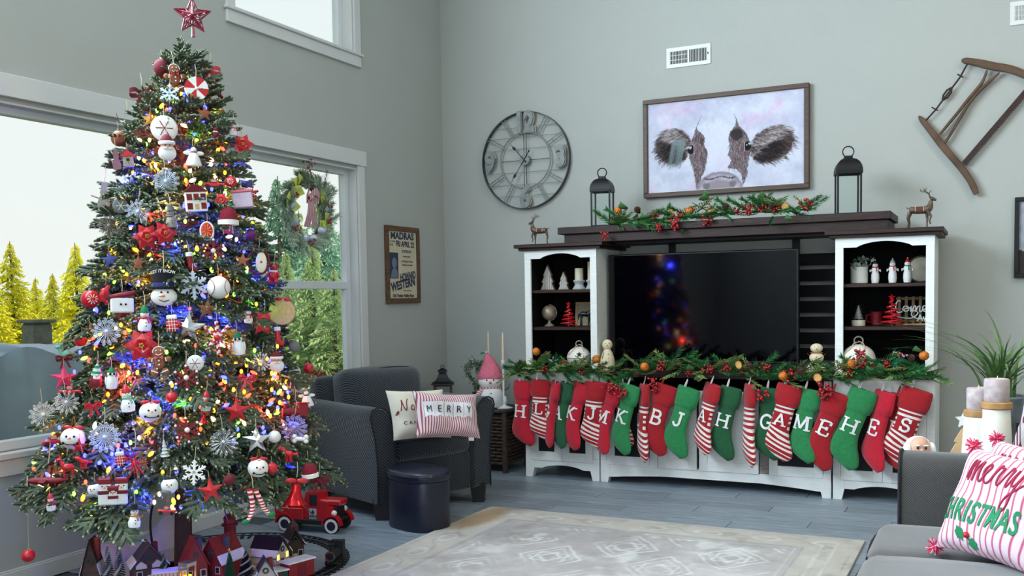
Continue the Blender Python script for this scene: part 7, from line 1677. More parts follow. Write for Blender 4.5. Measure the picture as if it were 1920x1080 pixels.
def o_house(r):
 out = [('block', MB().bx(-.40, .40, -.10, .10, -.5, .26, .02), WHITE), ('roof', MB().prism([(-.46, .24), (.46, .24), (.12, .52), (-.12, .52)], -.12, .12), WINE)]
 for x in (-.26, .0, .26):
  for z in (-.30, .05): 
   if (x, z) != (0, -.30): out.append(('painted_door', MB().bx(x-.10, x+.10, -.108, -.098, z-.12, z+.12, .01), [DRED, WINE][int(x*10+z*10) % 2]))
 out.append(('painted_window', MB().bx(-.08, .08, -.112, -.1, -.42, -.22, .01), TANW)); return out
def o_family(r):
 out = []
 for x, z, s in ((-.27, .05, 1), (.27, .05, 1), (0, -.14, .8)):
  out += [('painted_figure', MB().bx(x-.21*s, x+.21*s, -.10-(.03 if s < 1 else 0), .08, -.5, z+.22*s, .05), SNOWW), ('hat', MB().bx(x-.23*s, x+.23*s, -.12-(.03 if s < 1 else 0), .08, z+.20*s, z+.42*s, .05), DRED), ('scarf', MB().bx(x-.22*s, x+.22*s, -.125-(.03 if s < 1 else 0), .08, z-.16*s, z-.02*s, .03), WINE), ('carrot_nose', MB().tube([(x, -.10-(.03 if s < 1 else 0), z+.09), (x-.03, -.22, z+.07)], [.035, .008], 6), CARROT), ('eye', stuff_mb(MB().ell((x-.08*s, -.11-(.03 if s < 1 else 0), z+.14*s), .025, 6, 4).ell((x+.08*s, -.11-(.03 if s < 1 else 0), z+.14*s), .025, 6, 4)), BLK)]
 return out+[o_loop(.06)]
def o_gnome(r): return [('body', MB().lathe([(.22, -.5), (.26, -.45), (.24, -.20), (.18, .0), (.001, .02)], 14), DRED), ('beard', MB().ell((0, -.12, -.14), (.16, .12, .20), 10, 8), SNOWW), ('striped_hat', MB().lathe([(.23, -.04), (.22, .04), (.17, .14), (.12, .26), (.07, .38), (.001, .5)], 14, mf=lambda i, j: i % 2), [mat('mint_stripe', (170, 200, 180), .9), GREEN]), ('nose', MB().ell((0, -.23, -.03), .06, 8, 6), PINKF)]
def o_tree(r):
 b = MB()
 for k in range(5): z = -.34+.16*k; b.lathe([(.24-.04*k, z), (.10-.015*k, z+.17), (.02, z+.2)], 12)
 return [('tiers', stuff_mb(b), mat('frost_fir', (130, 150, 132), .8, c2=(226, 230, 226), scale=18)), ('trunk', MB().cyl((0, 0, -.48), (0, 0, -.30), .05), BROWN)]
def o_airplane(r): return [('fuselage', MB().tube([(-.48, 0, 0), (-.30, 0, 0), (.2, 0, .01), (.5, 0, .05)], [.05, .10, .08, .03], 10), DRED), ('wing', MB().box(-.08, 0, .03, .16, .75, .03, .01), DRED), ('tail', MB().box(.44, 0, .10, .09, .03, .16, .01), DRED), ('propeller', MB().box(-.50, 0, 0, .02, .03, .26, .008), ICING)]
def o_bear(m): return lambda r: [('body', MB().ell((0, 0, -.16), (.23, .19, .28), 14, 9), m), ('head', MB().ell((0, -.02, .22), (.19, .17, .17), 12, 8), m), ('ear', MB().ell((-.15, 0, .36), .07, 8, 6), m), ('ear', MB().ell((.15, 0, .36), .07, 8, 6), m), ('arm', MB().tube([(-.18, -.04, -.02), (-.30, -.10, -.18)], [.08, .06], 8), m), ('arm', MB().tube([(.18, -.04, -.02), (.30, -.10, -.18)], [.08, .06], 8), m), ('leg', MB().tube([(-.13, -.04, -.34), (-.20, -.16, -.46)], [.10, .08], 8), m), ('leg', MB().tube([(.13, -.04, -.34), (.20, -.16, -.46)], [.10, .08], 8), m), ('scarf', MB().tube([(.15*math.cos(2*PI*k/12), .14*math.sin(2*PI*k/12), .06) for k in range(12)], .05, 6, closed=True), SNOWW)]
def o_bow(m): 
 def f(r):
  o = []
  for s in (-1, 1): o += [('bow_loop', MB().ring_loft([[(p.x, p.y, p.z-.09), (p.x, p.y, p.z+.09)] for p in smooth_path([(0, 0, .1), (s*.25, -.10, .28), (s*.48, -.05, .22), (s*.40, .05, .05), (0, 0, .1)], 4)], closed=False, cap=False), m), ('bow_tail', MB().ring_loft([[(s*.05+s*.22*t-.07, -.05, .1-.58*t), (s*.05+s*.22*t+.07, -.06, .1-.58*t)] for t in (0, .3, .6, 1)], closed=False, cap=False), m)]
  return o+[('knot', MB().ell((0, -.06, .1), (.09, .07, .09), 8, 6), m)]
 return f
def o_oval(r): 
 seg = MB()
 for k in range(9): a = 2*PI*k/9; seg.tube([(.05*math.cos(a), -.075, .06*math.sin(a)), (.24*math.cos(a), -.075, .36*math.sin(a))], [.012, .045], 5)
 return [('frame', MB().tube([(.34*math.cos(2*PI*k/24), 0, .48*math.sin(2*PI*k/24)) for k in range(24)], .045, 6, closed=True), ICING), ('face', MB().ell((0, 0, 0), (.32, .06, .46), 18, 10), SCAR), ('segments', stuff_mb(seg), CARROT)]
def o_tag(r): return [('hoop', MB().tube([(.42*math.cos(2*PI*k/20), 0, .5*math.sin(2*PI*k/20)) for k in range(20)], .05, 6, closed=True), WINE), ('oval_plate', MB().ell((.10, -.04, -.02), (.22, .05, .42), 14, 9), CREAM), ('heart', MB().ell((.1, -.09, .0), (.05, .02, .05), 8, 5), RED)]
def o_birdhouse(r): return [('box', MB().bx(-.28, .28, -.2, .2, -.45, .15, .02), GREYW), ('roof', MB().prism([(-.42, .12), (.42, .12), (0, .5)], -.25, .25), RED), ('hole', MB().cyl((0, -.21, -.08), (0, -.15, -.08), .10, n=12), BLK), ('perch', MB().cyl((0, -.3, -.26), (0, -.2, -.26), .02, n=6), BROWN)]
def o_mitten(r): 
 g = MB()
 for k in (-1, 0, 1): g.tube([(k*.13, -.115, -.42), (k*.13, -.115, .20)], .012, 4); g.tube([(-.28, -.115, k*.18-.1), (.28, -.115, k*.18-.1)], .012, 4)
 return [('mitten', MB().ell((0, 0, -.10), (.32, .11, .36), 14, 9), SCAR), ('thumb', MB().ell((.34, 0, -.06), (.11, .08, .17), 10, 7), SCAR), ('cuff', MB().bx(-.25, .25, -.12, .12, .20, .42, .04), SNOWW), ('plaid_line', stuff_mb(g), ICING)]
def o_horn(r): return [('bell', MB().lathe([(.40, -.48), (.34, -.40), (.22, -.20), (.17, .05), (.14, .20), (.001, .26)], 16), mat('red_foil', (196, 18, 30), .15, metal=.5, var=.2)), ('bow', stuff_mb(MB().ell((-.2, -.04, .34), (.2, .07, .1), 8, 6).ell((.2, -.04, .34), (.2, .07, .1), 8, 6)), RED), ('clapper', MB().ell((0, 0, -.46), .09, 8, 6), GOLD)]
def o_bone(r): return [('bone', stuff_mb(MB().tube([(-.3, 0, 0), (.3, 0, 0)], .14, 8).ell((-.36, 0, .13), .16, 8, 6).ell((-.36, 0, -.13), .16, 8, 6).ell((.36, 0, .13), .16, 8, 6).ell((.36, 0, -.13), .16, 8, 6)), WHITE)]
def o_ball_sport(r):
 s = MB()
 for x0 in (-1, 1): s.tube([(x0*(.30-.10*math.cos(a*2)), -math.sqrt(max(.01, .47**2-(x0*(.30-.10*math.cos(a*2)))**2-(.40*math.sin(a))**2)), .40*math.sin(a)) for a in [-1.2+.24*k for k in range(11)]], .012, 4)
 return [('ball', MB().ell((0, 0, 0), .46, 20, 12), ICING), ('stitching', stuff_mb(s), DRED)]
def o_sled(r): return [('deck', stuff_mb(MB().bx(-.30, -.12, -.06, -.02, -.4, .4, .01).bx(-.08, .08, -.06, -.02, -.45, .45, .01).bx(.12, .30, -.06, -.02, -.4, .4, .01)), SCAR), ('runner', MB().tube([(-.34, .06, -.45), (-.34, .06, .3), (-.30, -.04, .5)], .035, 6), ICING), ('runner', MB().tube([(.34, .06, -.45), (.34, .06, .3), (.30, -.04, .5)], .035, 6), ICING), ('crossbar', MB().tube([(-.34, .02, .22), (.34, .02, .22)], .03, 6), BROWN)]
def o_tin(r): return [('tin', MB().bx(-.42, .42, -.25, .25, -.36, .30, .04), mat('lilac_tin', (196, 176, 196), .4)), ('lid', MB().bx(-.45, .45, -.28, .28, .28, .40, .03), PINK), ('handle', MB().tube([(-.2, 0, .40), (-.15, 0, .5), (.15, 0, .5), (.2, 0, .40)], .025, 6), GCAP)]
def o_knit(m): 
 def f(r):
  n = 40; rr = [[((.46*math.sin(PI*i/12)+.001)*(1+.03*(k % 2))*math.cos(2*PI*k/n), (.46*math.sin(PI*i/12)+.001)*(1+.03*(k % 2))*math.sin(2*PI*k/n), -.46*math.cos(PI*i/12)) for k in range(n)] for i in range(13)]
  s = MB()
  for k in range(5): a = PI*k/5; s.tube([(-.26*math.cos(a), -.44, -.26*math.sin(a)), (.26*math.cos(a), -.44, .26*math.sin(a))], .02, 4)
  return [('ball', MB().ring_loft(rr), m), ('stitched_flake', stuff_mb(s), ICING), ('cap', MB().cyl((0, 0, .44), (0, 0, .54), .10, n=8), GCAP)]
 return f
def o_silhouette(m): return lambda r: [('cutout', MB().prism([(-.16, -.5), (.16, -.5), (.20, -.30), (.15, -.08), (.10, 0), (.13, .10), (.10, .20), (.16, .22), (.16, .25), (.10, .25), (.08, .45), (-.08, .45), (-.10, .25), (-.16, .25), (-.16, .22), (-.10, .20), (-.13, .10), (-.10, 0), (-.15, -.08), (-.20, -.30)], -.04, .04), m), ('arm', MB().tube([(-.14, 0, -.10), (-.40, 0, -.02)], .025, 5), m), ('arm', MB().tube([(.14, 0, -.10), (.36, 0, -.06)], .025, 5), m)]
def o_cardinal(r): return [('body', MB().tube(smooth_path([(.16, 0, .42), (.0, 0, .20), (-.10, 0, -.05), (-.04, 0, -.26), (.16, 0, -.48)], 4), [.03]+[.10]*3+[.16]*5+[.14]*4+[.08]*3+[.03], 10), SCAR), ('beak', MB().tube([(-.10, -.02, .22), (-.24, -.02, .20)], [.05, .01], 6), CARROT), ('wing', MB().ell((.06, -.12, -.06), (.10, .04, .20), 8, 6), DRED)]
def o_hat(r): return [('crown', MB().lathe([(.40, -.30), (.40, -.05), (.33, .20), (.18, .36), (.001, .40)], 18), mat('berry_knit', (132, 22, 44), .9, var=.25, bump=.4, scale=60)), ('brim', MB().lathe([(.40, -.46), (.46, -.44), (.46, -.24), (.40, -.22)], 18), ICING), ('leaf', MB().prism([(-.1, .36), (-.42, .52), (-.30, .34), (.0, .30)], -.12, -.06), GREEN), ('pompom', MB().ell((.1, -.05, .42), .10, 8, 6), GREEN)]
def o_cloudface(r): return [('head', MB().bx(-.44, .44, -.10, .10, -.40, .20, .09), SNOWW), ('hat', MB().tube(smooth_path([(-.46, 0, .22), (-.1, 0, .30), (.3, 0, .36), (.5, 0, .46)], 3), [.10]*4+[.12]*3+[.09]*2+[.05], 8), DRED), ('eye', stuff_mb(MB().ell((-.06, -.11, -.06), .045, 7, 5).ell((.12, -.11, -.06), .045, 7, 5)), BLK)]
def o_dino(m): return lambda r: [('body', MB().tube(smooth_path([(.5, 0, -.10), (.25, 0, -.06), (-.05, 0, .02), (-.25, 0, .24), (-.42, 0, .26)], 4), [.02]+[.07]*4+[.16]*4+[.13]*4+[.10]*3+[.06], 9), m), ('leg', MB().tube([(.08, -.06, -.08), (.10, -.08, -.42)], [.09, .06], 7), m), ('leg', MB().tube([(-.10, .06, -.04), (-.12, .08, -.42)], [.08, .06], 7), m)]
def o_reindeer(m): return lambda r: [('body', MB().ell((0, 0, -.08), (.28, .14, .18), 12, 8), m), ('neck', MB().tube([(-.20, 0, 0), (-.28, 0, .22)], [.10, .08], 8), m), ('head', MB().ell((-.34, -.02, .28), (.14, .09, .09), 10, 7), m), ('leg', MB().tube([(-.16, -.06, -.18), (-.18, -.06, -.5)], [.06, .04], 6), m), ('leg', MB().tube([(.18, -.06, -.18), (.20, -.06, -.5)], [.06, .04], 6), m), ('antler', MB().tube([(-.28, -.04, .34), (-.20, -.06, .5)], [.025, .012], 5), m), ('antler', MB().tube([(-.30, .04, .34), (-.34, .06, .52)], [.025, .012], 5), m)]
def o_sock(r):
 b = MB(); pts = smooth_path([(-.12, 0, .45), (-.08, 0, .05), (-.14, 0, -.25), (-.30, 0, -.45)], 6); pts2 = smooth_path([(.05, 0, .40), (.16, 0, .05), (.22, 0, -.2), (.34, 0, -.40)], 6); o = []
 for P in (pts, pts2):
  n = len(P); rr = [[tuple(p+Vector((.075*math.cos(2*PI*k/8), .075*math.sin(2*PI*k/8), 0))) for k in range(8)] for p in P]; q = MB(); q.ring_loft(rr, mf=lambda i, j: i % 2); o.append(('striped_leg', q, [SCAR, ICING]))
 return o+[('shoe', MB().ell((-.36, -.03, -.46), (.12, .09, .08), 8, 6), GREEN), ('shoe', MB().ell((.40, -.03, -.42), (.12, .09, .08), 8, 6), GREEN)]
def o_angel(r): return [('skirt', MB().lathe([(.36, -.5), (.38, -.44), (.26, -.10), (.14, .12), (.001, .14)], 16), SNOWW), ('head', MB().ell((0, 0, .24), .14, 12, 8), SNOWW), ('wing', MB().ell((-.28, .04, .10), (.20, .04, .10), 8, 6), SNOWW), ('wing', MB().ell((.28, .04, .10), (.20, .04, .10), 8, 6), SNOWW), ('scarf', MB().tube([(.12*math.cos(2*PI*k/12), .12*math.sin(2*PI*k/12), .13) for k in range(12)], .04, 6, closed=True), WINE), o_loop(.05)]
def o_pepper(r): 
 o = []; n = 28
 for k in range(8): a0, a1 = 2*PI*k/8, 2*PI*(k+1)/8; pts = [(0, 0)]+[(.46*math.cos(a0+(a1-a0)*j/4), .46*math.sin(a0+(a1-a0)*j/4)) for j in range(5)]; o.append(('segment', MB().prism(pts, -.10, .10), SCAR if k % 2 else ICING))
 return o+[('hub', MB().ell((0, -.10, 0), .07, 8, 6), ICING)]
def o_skater(r): return [('ball', MB().ell((0, 0, 0), .44, 18, 12), SNOWW), ('hat', MB().ell((-.05, -.03, .36), (.30, .26, .12), 12, 7), BLK), ('skate', MB().ell((-.20, -.30, -.34), (.30, .12, .12), 10, 7), GREYS), ('eye', stuff_mb(MB().ell((-.16, -.40, .06), .04, 6, 5).ell((.06, -.43, .06), .04, 6, 5)), BLK), ('carrot_nose', MB().tube([(-.05, -.43, -.02), (-.16, -.58, -.04)], [.04, .008], 6), CARROT)]
def o_berries(r):
 b = MB()
 for k in range(14): b.ell((r.gauss(0, .18), r.gauss(0, .14), r.gauss(0, .2)), .10, 7, 5)
 return [('berries', stuff_mb(b), BERRY), ('stem', MB().tube([(0, 0, 0), (0, 0, .5)], .02, 5), TWIG)]
def o_spikes(m):
 def f(r):
  b = MB()
  for k in range(22): d = Vector((r.gauss(0, 1), r.gauss(0, .6)-.4, r.gauss(0, 1))).normalized(); b.tube([(0, 0, 0), tuple(d*.5*r.uniform(.7, 1.1))], [.022, .008], 4)
  return [('spikes', stuff_mb(b), m), ('hub', MB().ell((0, 0, 0), .09, 8, 6), m)]
 return f
def o_ribbon(m): return lambda r: [('loop', MB().ring_loft([[(p.x, p.y-.05, p.z), (p.x, p.y+.05, p.z+.05)] for p in smooth_path([(-.5, 0, .4), (-.42, 0, .1), (-.1, -.05, -.05), (.4, 0, -.2), (.5, .0, -.02)], 5)], closed=False, cap=False), m)]
ORN = [  # kind, name, category, px, py, width px, label
 (o_bauble(WINE), 'bauble', 304, 127, 30, 'dark red bauble beside the topmost gingerbread man'), (o_gingerbread, 'gingerbread_man', 328, 147, 46, 'topmost gingerbread man ornament just under the tree top'),
 (o_flake(FROST), 'snowflake', 318, 176, 34, 'pale blue snowflake under the topmost gingerbread man'), (o_pepper, 'peppermint_disc', 368, 166, 40, 'red and white peppermint disc near the tree top'),
 (o_bow(SCAR), 'ribbon_bow', 411, 138, 34, 'bright red bow at the upper right of the tree top'), (o_bow(WINE), 'ribbon_bow', 264, 182, 40, 'dark wine bow at the upper left of the tree top'),
 (o_stocking(WINE, GREEN), 'stocking_ornament', 446, 172, 24, 'tiny wine stocking with a green cuff hanging clear at the upper right'), (o_star(COPPER, .06), 'star_ornament', 384, 212, 26, 'copper star right of the highest silver disc'),
 (o_star(GOLD, .08), 'star_ornament', 281, 224, 28, 'golden star left of the white printed disc'), (o_disc(PEARL), 'disc_ornament', 308, 241, 44, 'white disc printed with dark red branches above the santa face'),
 (o_santa, 'santa_ornament', 313, 277, 42, 'large white bearded santa face near the top of the tree'), (o_bauble(COPPER), 'bauble', 210, 259, 28, 'brown bauble hanging far left against the bright window'),
 (o_snowman(BLK, PINK), 'snowman_ornament', 437, 240, 26, 'small snowman with a pink scarf at the upper right'), (o_bear(WINE), 'owl_ornament', 404, 249, 22, 'wine red owl left of the pink scarfed snowman'),
 (o_poinsettia(), 'poinsettia', 455, 271, 36, 'red poinsettia at the right tree edge below the pink scarfed snowman'), (o_ribbon(PURP), 'ribbon', 240, 228, 34, 'purple ribbon end sticking out at the upper left'),
 (o_angel, 'angel_ornament', 363, 291, 34, 'white angel with a wine scarf beside the santa face'), (o_birdhouse, 'birdhouse_ornament', 240, 298, 28, 'grey birdhouse with a red roof left of the santa face'),
 (o_silhouette(mat('rosewood', (120, 84, 78), .7)), 'wooden_figure', 218, 298, 34, 'rosewood cut-out figure at the left edge above the starbursts'), (o_burst(FROST), 'starburst', 311, 340, 42, 'silver starburst below the large santa face'),
 (o_house, 'house_ornament', 367, 372, 42, 'white and wine block house in the tree centre'), (o_truck, 'toy_truck_ornament', 402, 345, 36, 'little red truck right of the block house'),
 (o_knit(SCAR), 'bauble', 433, 341, 20, 'small knitted red ball near the upper right edge'), (o_tin, 'tin_ornament', 455, 375, 38, 'lilac tin box glowing at the right edge'),
 (o_berries, 'berry_pick', 474, 362, 22, 'dark red berry bunch at the right edge beside the lilac tin'), (o_snowman(GREYS, GREYS, GREYW), 'snowman_ornament', 320, 405, 38, 'grey wooden snowman left of the block house'),
 (o_hat, 'knit_hat_ornament', 428, 403, 36, 'berry red knitted hat with a green leaf'), (o_oval, 'oval_ornament', 388, 433, 30, 'oval red and orange citrus ornament with a white rim'),
 (o_sled, 'sled_ornament', 427, 427, 22, 'tiny red sled below the knitted hat'), (o_silhouette(GREYW), 'wooden_figure', 195, 367, 48, 'grey wooden figure with twig arms standing out at the far left'),
 (o_disc(GREYS, ICING), 'disc_ornament', 226, 386, 26, 'grey felt disc at the left edge'), (o_burst(FROST), 'starburst', 259, 397, 40, 'pale blue starburst left of the grey wooden snowman'),
 (o_burst(GREYW, 22), 'starburst', 204, 423, 38, 'brown wood starburst at the left edge'), (o_poinsettia(), 'poinsettia', 275, 444, 44, 'left one of two large red poinsettias in the upper half'),
 (o_poinsettia(), 'poinsettia', 309, 437, 42, 'right one of two large red poinsettias in the upper half'), (o_flake(DRED, ICING), 'snowflake', 400, 470, 40, 'red snowflake with white tips below the citrus oval'),
 (o_tophat, 'snowman_ball', 307, 540, 62, 'snowman head in a black top hat with lettering'), (o_flake(FROST), 'snowflake', 363, 535, 48, 'silver leaf snowflake right of the top hat snowman'),
 (o_ball_sport, 'baseball_ornament', 410, 539, 40, 'white baseball with red stitching in the middle of the tree'), (o_star(COPPER, .06), 'star_ornament', 259, 492, 26, 'copper star above the top hat snowman at its left'),
 (o_star(mat('blue_tin', (60, 70, 150), .4), .06), 'star_ornament', 206, 486, 30, 'blue star near the left edge'), (o_stocking(DRED), 'stocking_ornament', 357, 491, 34, 'red stocking ornament with a white cuff in the tree centre'),
 (o_tag, 'hoop_ornament', 485, 491, 40, 'dark hoop with a cream oval plate at the right edge'), (o_bear(SCAR), 'bear_ornament', 513, 511, 36, 'red bear with a white scarf at the right edge'),
 (o_knit(SCAR), 'bauble', 170, 561, 32, 'red knitted bauble with a white flake at the far left'), (o_cardinal, 'bird_ornament', 197, 552, 34, 'red cardinal near the left edge'),
 (o_cloudface, 'snowman_ball', 229, 568, 40, 'blocky white snowman face with a red hat at the left'), (o_star(DRED, .08), 'star_ornament', 229, 585, 28, 'dark red star under the blocky snowman face'),
 (o_snowman(GREEN, RED, SNOWW, 'cone'), 'snowman_ornament', 271, 596, 44, 'snowman in a green cone hat left of centre'), (o_mitten, 'mitten_ornament', 323, 606, 32, 'red plaid mitten left of the silver star'),
 (o_star(MIRROR, .12), 'star_ornament', 353, 613, 54, 'large silver star in the middle of the tree'), (o_star(COPPER, .07), 'star_ornament', 389, 578, 34, 'brown star below the baseball'),
 (o_cane, 'peppermint_sticks', 408, 633, 56, 'crossed red and white peppermint sticks right of the silver star'), (o_penguin, 'penguin_ornament', 447, 644, 38, 'white penguin with a green hat on the right side'),
 (o_slice, 'wood_slice', 529, 585, 46, 'round wood slice with a red bow at the right edge'), (o_bauble(GREYS), 'bauble', 552, 650, 20, 'small grey bauble at the right edge below the wood slice'),
 (o_burst(FROST), 'starburst', 200, 622, 46, 'silver starburst at the left, beside the red bauble'), (o_star(COPPER, .06), 'star_ornament', 170, 618, 24, 'brown star at the left edge above a red bauble'),
 (o_bauble(SCAR), 'bauble', 151, 638, 22, 'shiny red bauble at the far left edge'), (o_poinsettia(SCAR), 'poinsettia', 267, 648, 56, 'big red velvet star flower left of the lower gingerbread man'),
 (o_gingerbread, 'gingerbread_man', 299, 678, 50, 'lower gingerbread man with a red bow tie'), (o_disc(PEARL, DRED), 'disc_ornament', 366, 681, 28, 'white disc ornament below the large silver star'),
 (o_burst(PEARL, 18), 'starburst', 490, 678, 32, 'white starburst beside the lower right santa'), (o_santa, 'santa_ornament', 519, 678, 34, 'santa face at the right edge in the lower half'),
 (o_stocking(SCAR), 'stocking_ornament', 521, 630, 32, 'red plaid stocking at the right edge'), (o_poinsettia(), 'poinsettia', 494, 605, 40, 'red poinsettia right of the penguin'),
 (o_reindeer(MINT), 'reindeer_ornament', 124, 662, 34, 'mint reindeer at the far left edge'), (o_bow(WINE), 'ribbon_bow', 121, 676, 26, 'wine bow under the mint reindeer'),
 (o_star(HOTP, .08), 'star_ornament', 120, 708, 42, 'hot pink glitter star at the far left'), (o_truck, 'toy_truck_ornament', 131, 733, 36, 'little red truck at the left under the pink star'),
 (o_gnome, 'gnome_ornament', 181, 702, 38, 'gnome with a striped mint hat on the left side'), (o_penguin, 'penguin_ornament', 209, 709, 36, 'plain white penguin right of the gnome'),
 (o_snowman(RED, MINT, SNOWW, 'cone'), 'snowman_ornament', 238, 746, 46, 'snowman in a red cone hat left of the bell head'), (o_bellhead, 'bell_snowman', 282, 770, 38, 'white bell snowman with a red bow, middle left'),
 (o_flake(DRED, ICING), 'snowflake', 350, 708, 44, 'red snowflake with white tips in the middle of the tree'), (o_flake(DRED, ICING), 'snowflake', 351, 806, 44, 'red snowflake with white tips low in the tree centre'),
 (o_snowman(RED, RED, PEARL, 'cone', False), 'santa_figure_ornament', 386, 752, 34, 'small red and white santa figure right of centre'), (o_star(SCAR, .10), 'star_ornament', 444, 769, 46, 'big red star on the right side'),
 (o_horn, 'bell_ornament', 382, 782, 20, 'small red foil bell under the santa figure'), (o_burst(MIRROR, 30), 'starburst', 419, 829, 46, 'mirror silver starburst low on the right'),
 (o_burst(FROST, 30), 'starburst', 196, 820, 50, 'silver starburst low on the left'), (o_burst(PEARL), 'starburst', 82, 778, 44, 'white starburst at the far left edge'), (o_burst(PEARL), 'starburst', 124, 754, 40, 'white starburst right of the far left one'),
 (o_bellhead, 'bell_snowman', 137, 819, 42, 'white bell snowman with a red bow at the lower left'), (o_truck, 'toy_truck_ornament', 101, 826, 38, 'little red truck at the far lower left'),
 (o_star(SCAR, .08), 'star_ornament', 148, 836, 28, 'small red star on the lower left bell snowman'), (o_star(MIRROR, .12), 'star_ornament', 481, 824, 46, 'silver star low on the right side'),
 (o_bauble(PEARL), 'bauble', 515, 819, 22, 'pearl white bauble right of the low silver star'), (o_burst(VIOL), 'starburst', 552, 801, 44, 'violet starburst at the right edge beside the chair'),
 (o_bone, 'bone_ornament', 563, 823, 26, 'white bone ornament under the violet starburst'), (o_engine, 'train_ornament', 553, 774, 44, 'red toy locomotive at the right edge above the violet starburst'),
 (o_bellhead, 'bell_snowman', 484, 875, 36, 'white bell snowman with a red bow at the lower right'), (o_bauble(SCAR), 'bauble', 510, 878, 20, 'red bauble beside the lower right bell snowman'),
 (o_horn, 'bell_ornament', 555, 919, 46, 'big red foil bell above the toy truck on the floor'), (o_dino(SCAR), 'dinosaur_ornament', 540, 850, 34, 'red dinosaur right of the low silver star'),
 (o_hat, 'knit_hat_ornament', 580, 880, 30, 'red knitted hat at the lower right edge'), (o_spikes(SCAR), 'starburst', 253, 868, 54, 'red spiky burst low left of centre'), (o_tree, 'tree_ornament', 309, 843, 32, 'small frosted fir ornament low in the centre'),
 (o_flake(ICING), 'snowflake', 364, 886, 42, 'white wooden snowflake near the bottom centre'), (o_reindeer(SCAR), 'reindeer_ornament', 127, 873, 36, 'red glitter reindeer at the lower left'), (o_dino(SCAR), 'dinosaur_ornament', 156, 866, 28, 'red dinosaur beside the red glitter reindeer'),
 (o_skater, 'snowman_ball', 178, 918, 26, 'black capped snowman ball left of the snowman family'), (o_family, 'snowman_family', 212, 920, 46, 'block of three painted snowmen in red hats'), (o_skater, 'snowman_ball', 318, 910, 30, 'skating snowman ball near the bottom centre'),
 (o_star(SCAR, .10), 'star_ornament', 395, 918, 42, 'red star near the bottom, right of centre'), (o_bow(SCAR), 'ribbon_bow', 464, 714, 30, 'red bow right of the middle red snowflake'), (o_snowman(RED, RED, SNOWW, 'cone'), 'snowman_ornament', 95, 941, 30, 'tiny snowman on the lowest left branch'),
 (o_snowman(BLK, GOLD, SNOWW), 'snowman_ornament', 252, 966, 40, 'snowman lit by a yellow bulb at the bottom'), (o_truck, 'toy_truck_ornament', 313, 957, 30, 'little red car hanging under the lowest branches'), (o_sock, 'elf_legs', 479, 944, 56, 'striped elf legs hanging at the bottom right'),
 (o_bauble(SCAR), 'bauble', 53, 1042, 23, 'red bauble hanging lowest of all at the bottom left'), (o_airplane, 'airplane_ornament', 90, 902, 62, 'red toy airplane at the far left, low down'),
 (o_ribbon(SCAR), 'ribbon', 436, 560, 30, 'red ribbon curl right of the baseball'), (o_poinsettia(), 'poinsettia', 415, 375, 26, 'small red poinsettia right of the block house'), (o_bauble(PURP), 'bauble', 470, 440, 20, 'purple bauble at the right, below the lilac tin'),
 (o_star(COPPER, .06), 'star_ornament', 455, 487, 26, 'copper star left of the dark hoop'), (o_snowman(BLK, RED), 'snowman_ornament', 466, 590, 28, 'snowman in a black hat right of the peppermint sticks'), (o_bauble(SCAR), 'bauble', 322, 745, 20, 'red bauble above and right of the middle bell snowman'),
 (o_bow(SCAR), 'ribbon_bow', 175, 765, 28, 'red bow under the striped hat gnome'), (o_bauble(SCAR), 'bauble', 585, 690, 18, 'red bauble at the right edge below the santa face'), (o_angel, 'angel_ornament', 575, 745, 28, 'white angel at the right edge above the armchair'),
 (o_bauble(WINE), 'bauble', 430, 900, 20, 'dark wine bauble near the bottom right'), (o_mitten, 'mitten_ornament', 225, 860, 26, 'red mitten low on the left'), (o_bow(WINE), 'ribbon_bow', 600, 905, 32, 'wine bow on the lowest right branch'),
]
CATS = {'snowman_ornament': 'snowman', 'snowman_ball': 'snowman', 'bell_snowman': 'snowman', 'star_ornament': 'star'}
def hang(builder, name, px, py, wpx, label, k):
 r = random.Random(100+k); p = surf(px, py, .06); dep = proj(p)[2]; S = wpx*dep/FPX*1.16
 if p.x < .06: p = p+ray(px, py)*((.06-p.x)/ray(px, py).x)
 root = thing(name, label, CATS.get(name, 'ornament'), p, rot=(r.uniform(-.08, .08), r.uniform(-.12, .12), face(p)+r.uniform(-.25, .25))); root.scale = (S, S, S)
 parts = builder(r); has = False
 for q in parts:
  o = q[1].obj(q[0], q[2], root, None, q[3] if len(q) > 3 else None, ang=45)
  if getattr(q[1], 'stuff', False): o['kind'] = 'stuff'
  if 'loop' in q[0] and q[0] == 'hanging_loop': has = True
 if not has: MB().tube([(0, 0, .46), (.02, .03, .72), (0, .16, .98 if py < 1000 else 3.4)], .012, 4).obj('hanging_loop', ROPE, root)
for k, (bld, name, px, py, wpx, label) in enumerate(ORN): hang(bld, name, px, py, wpx, label, k)
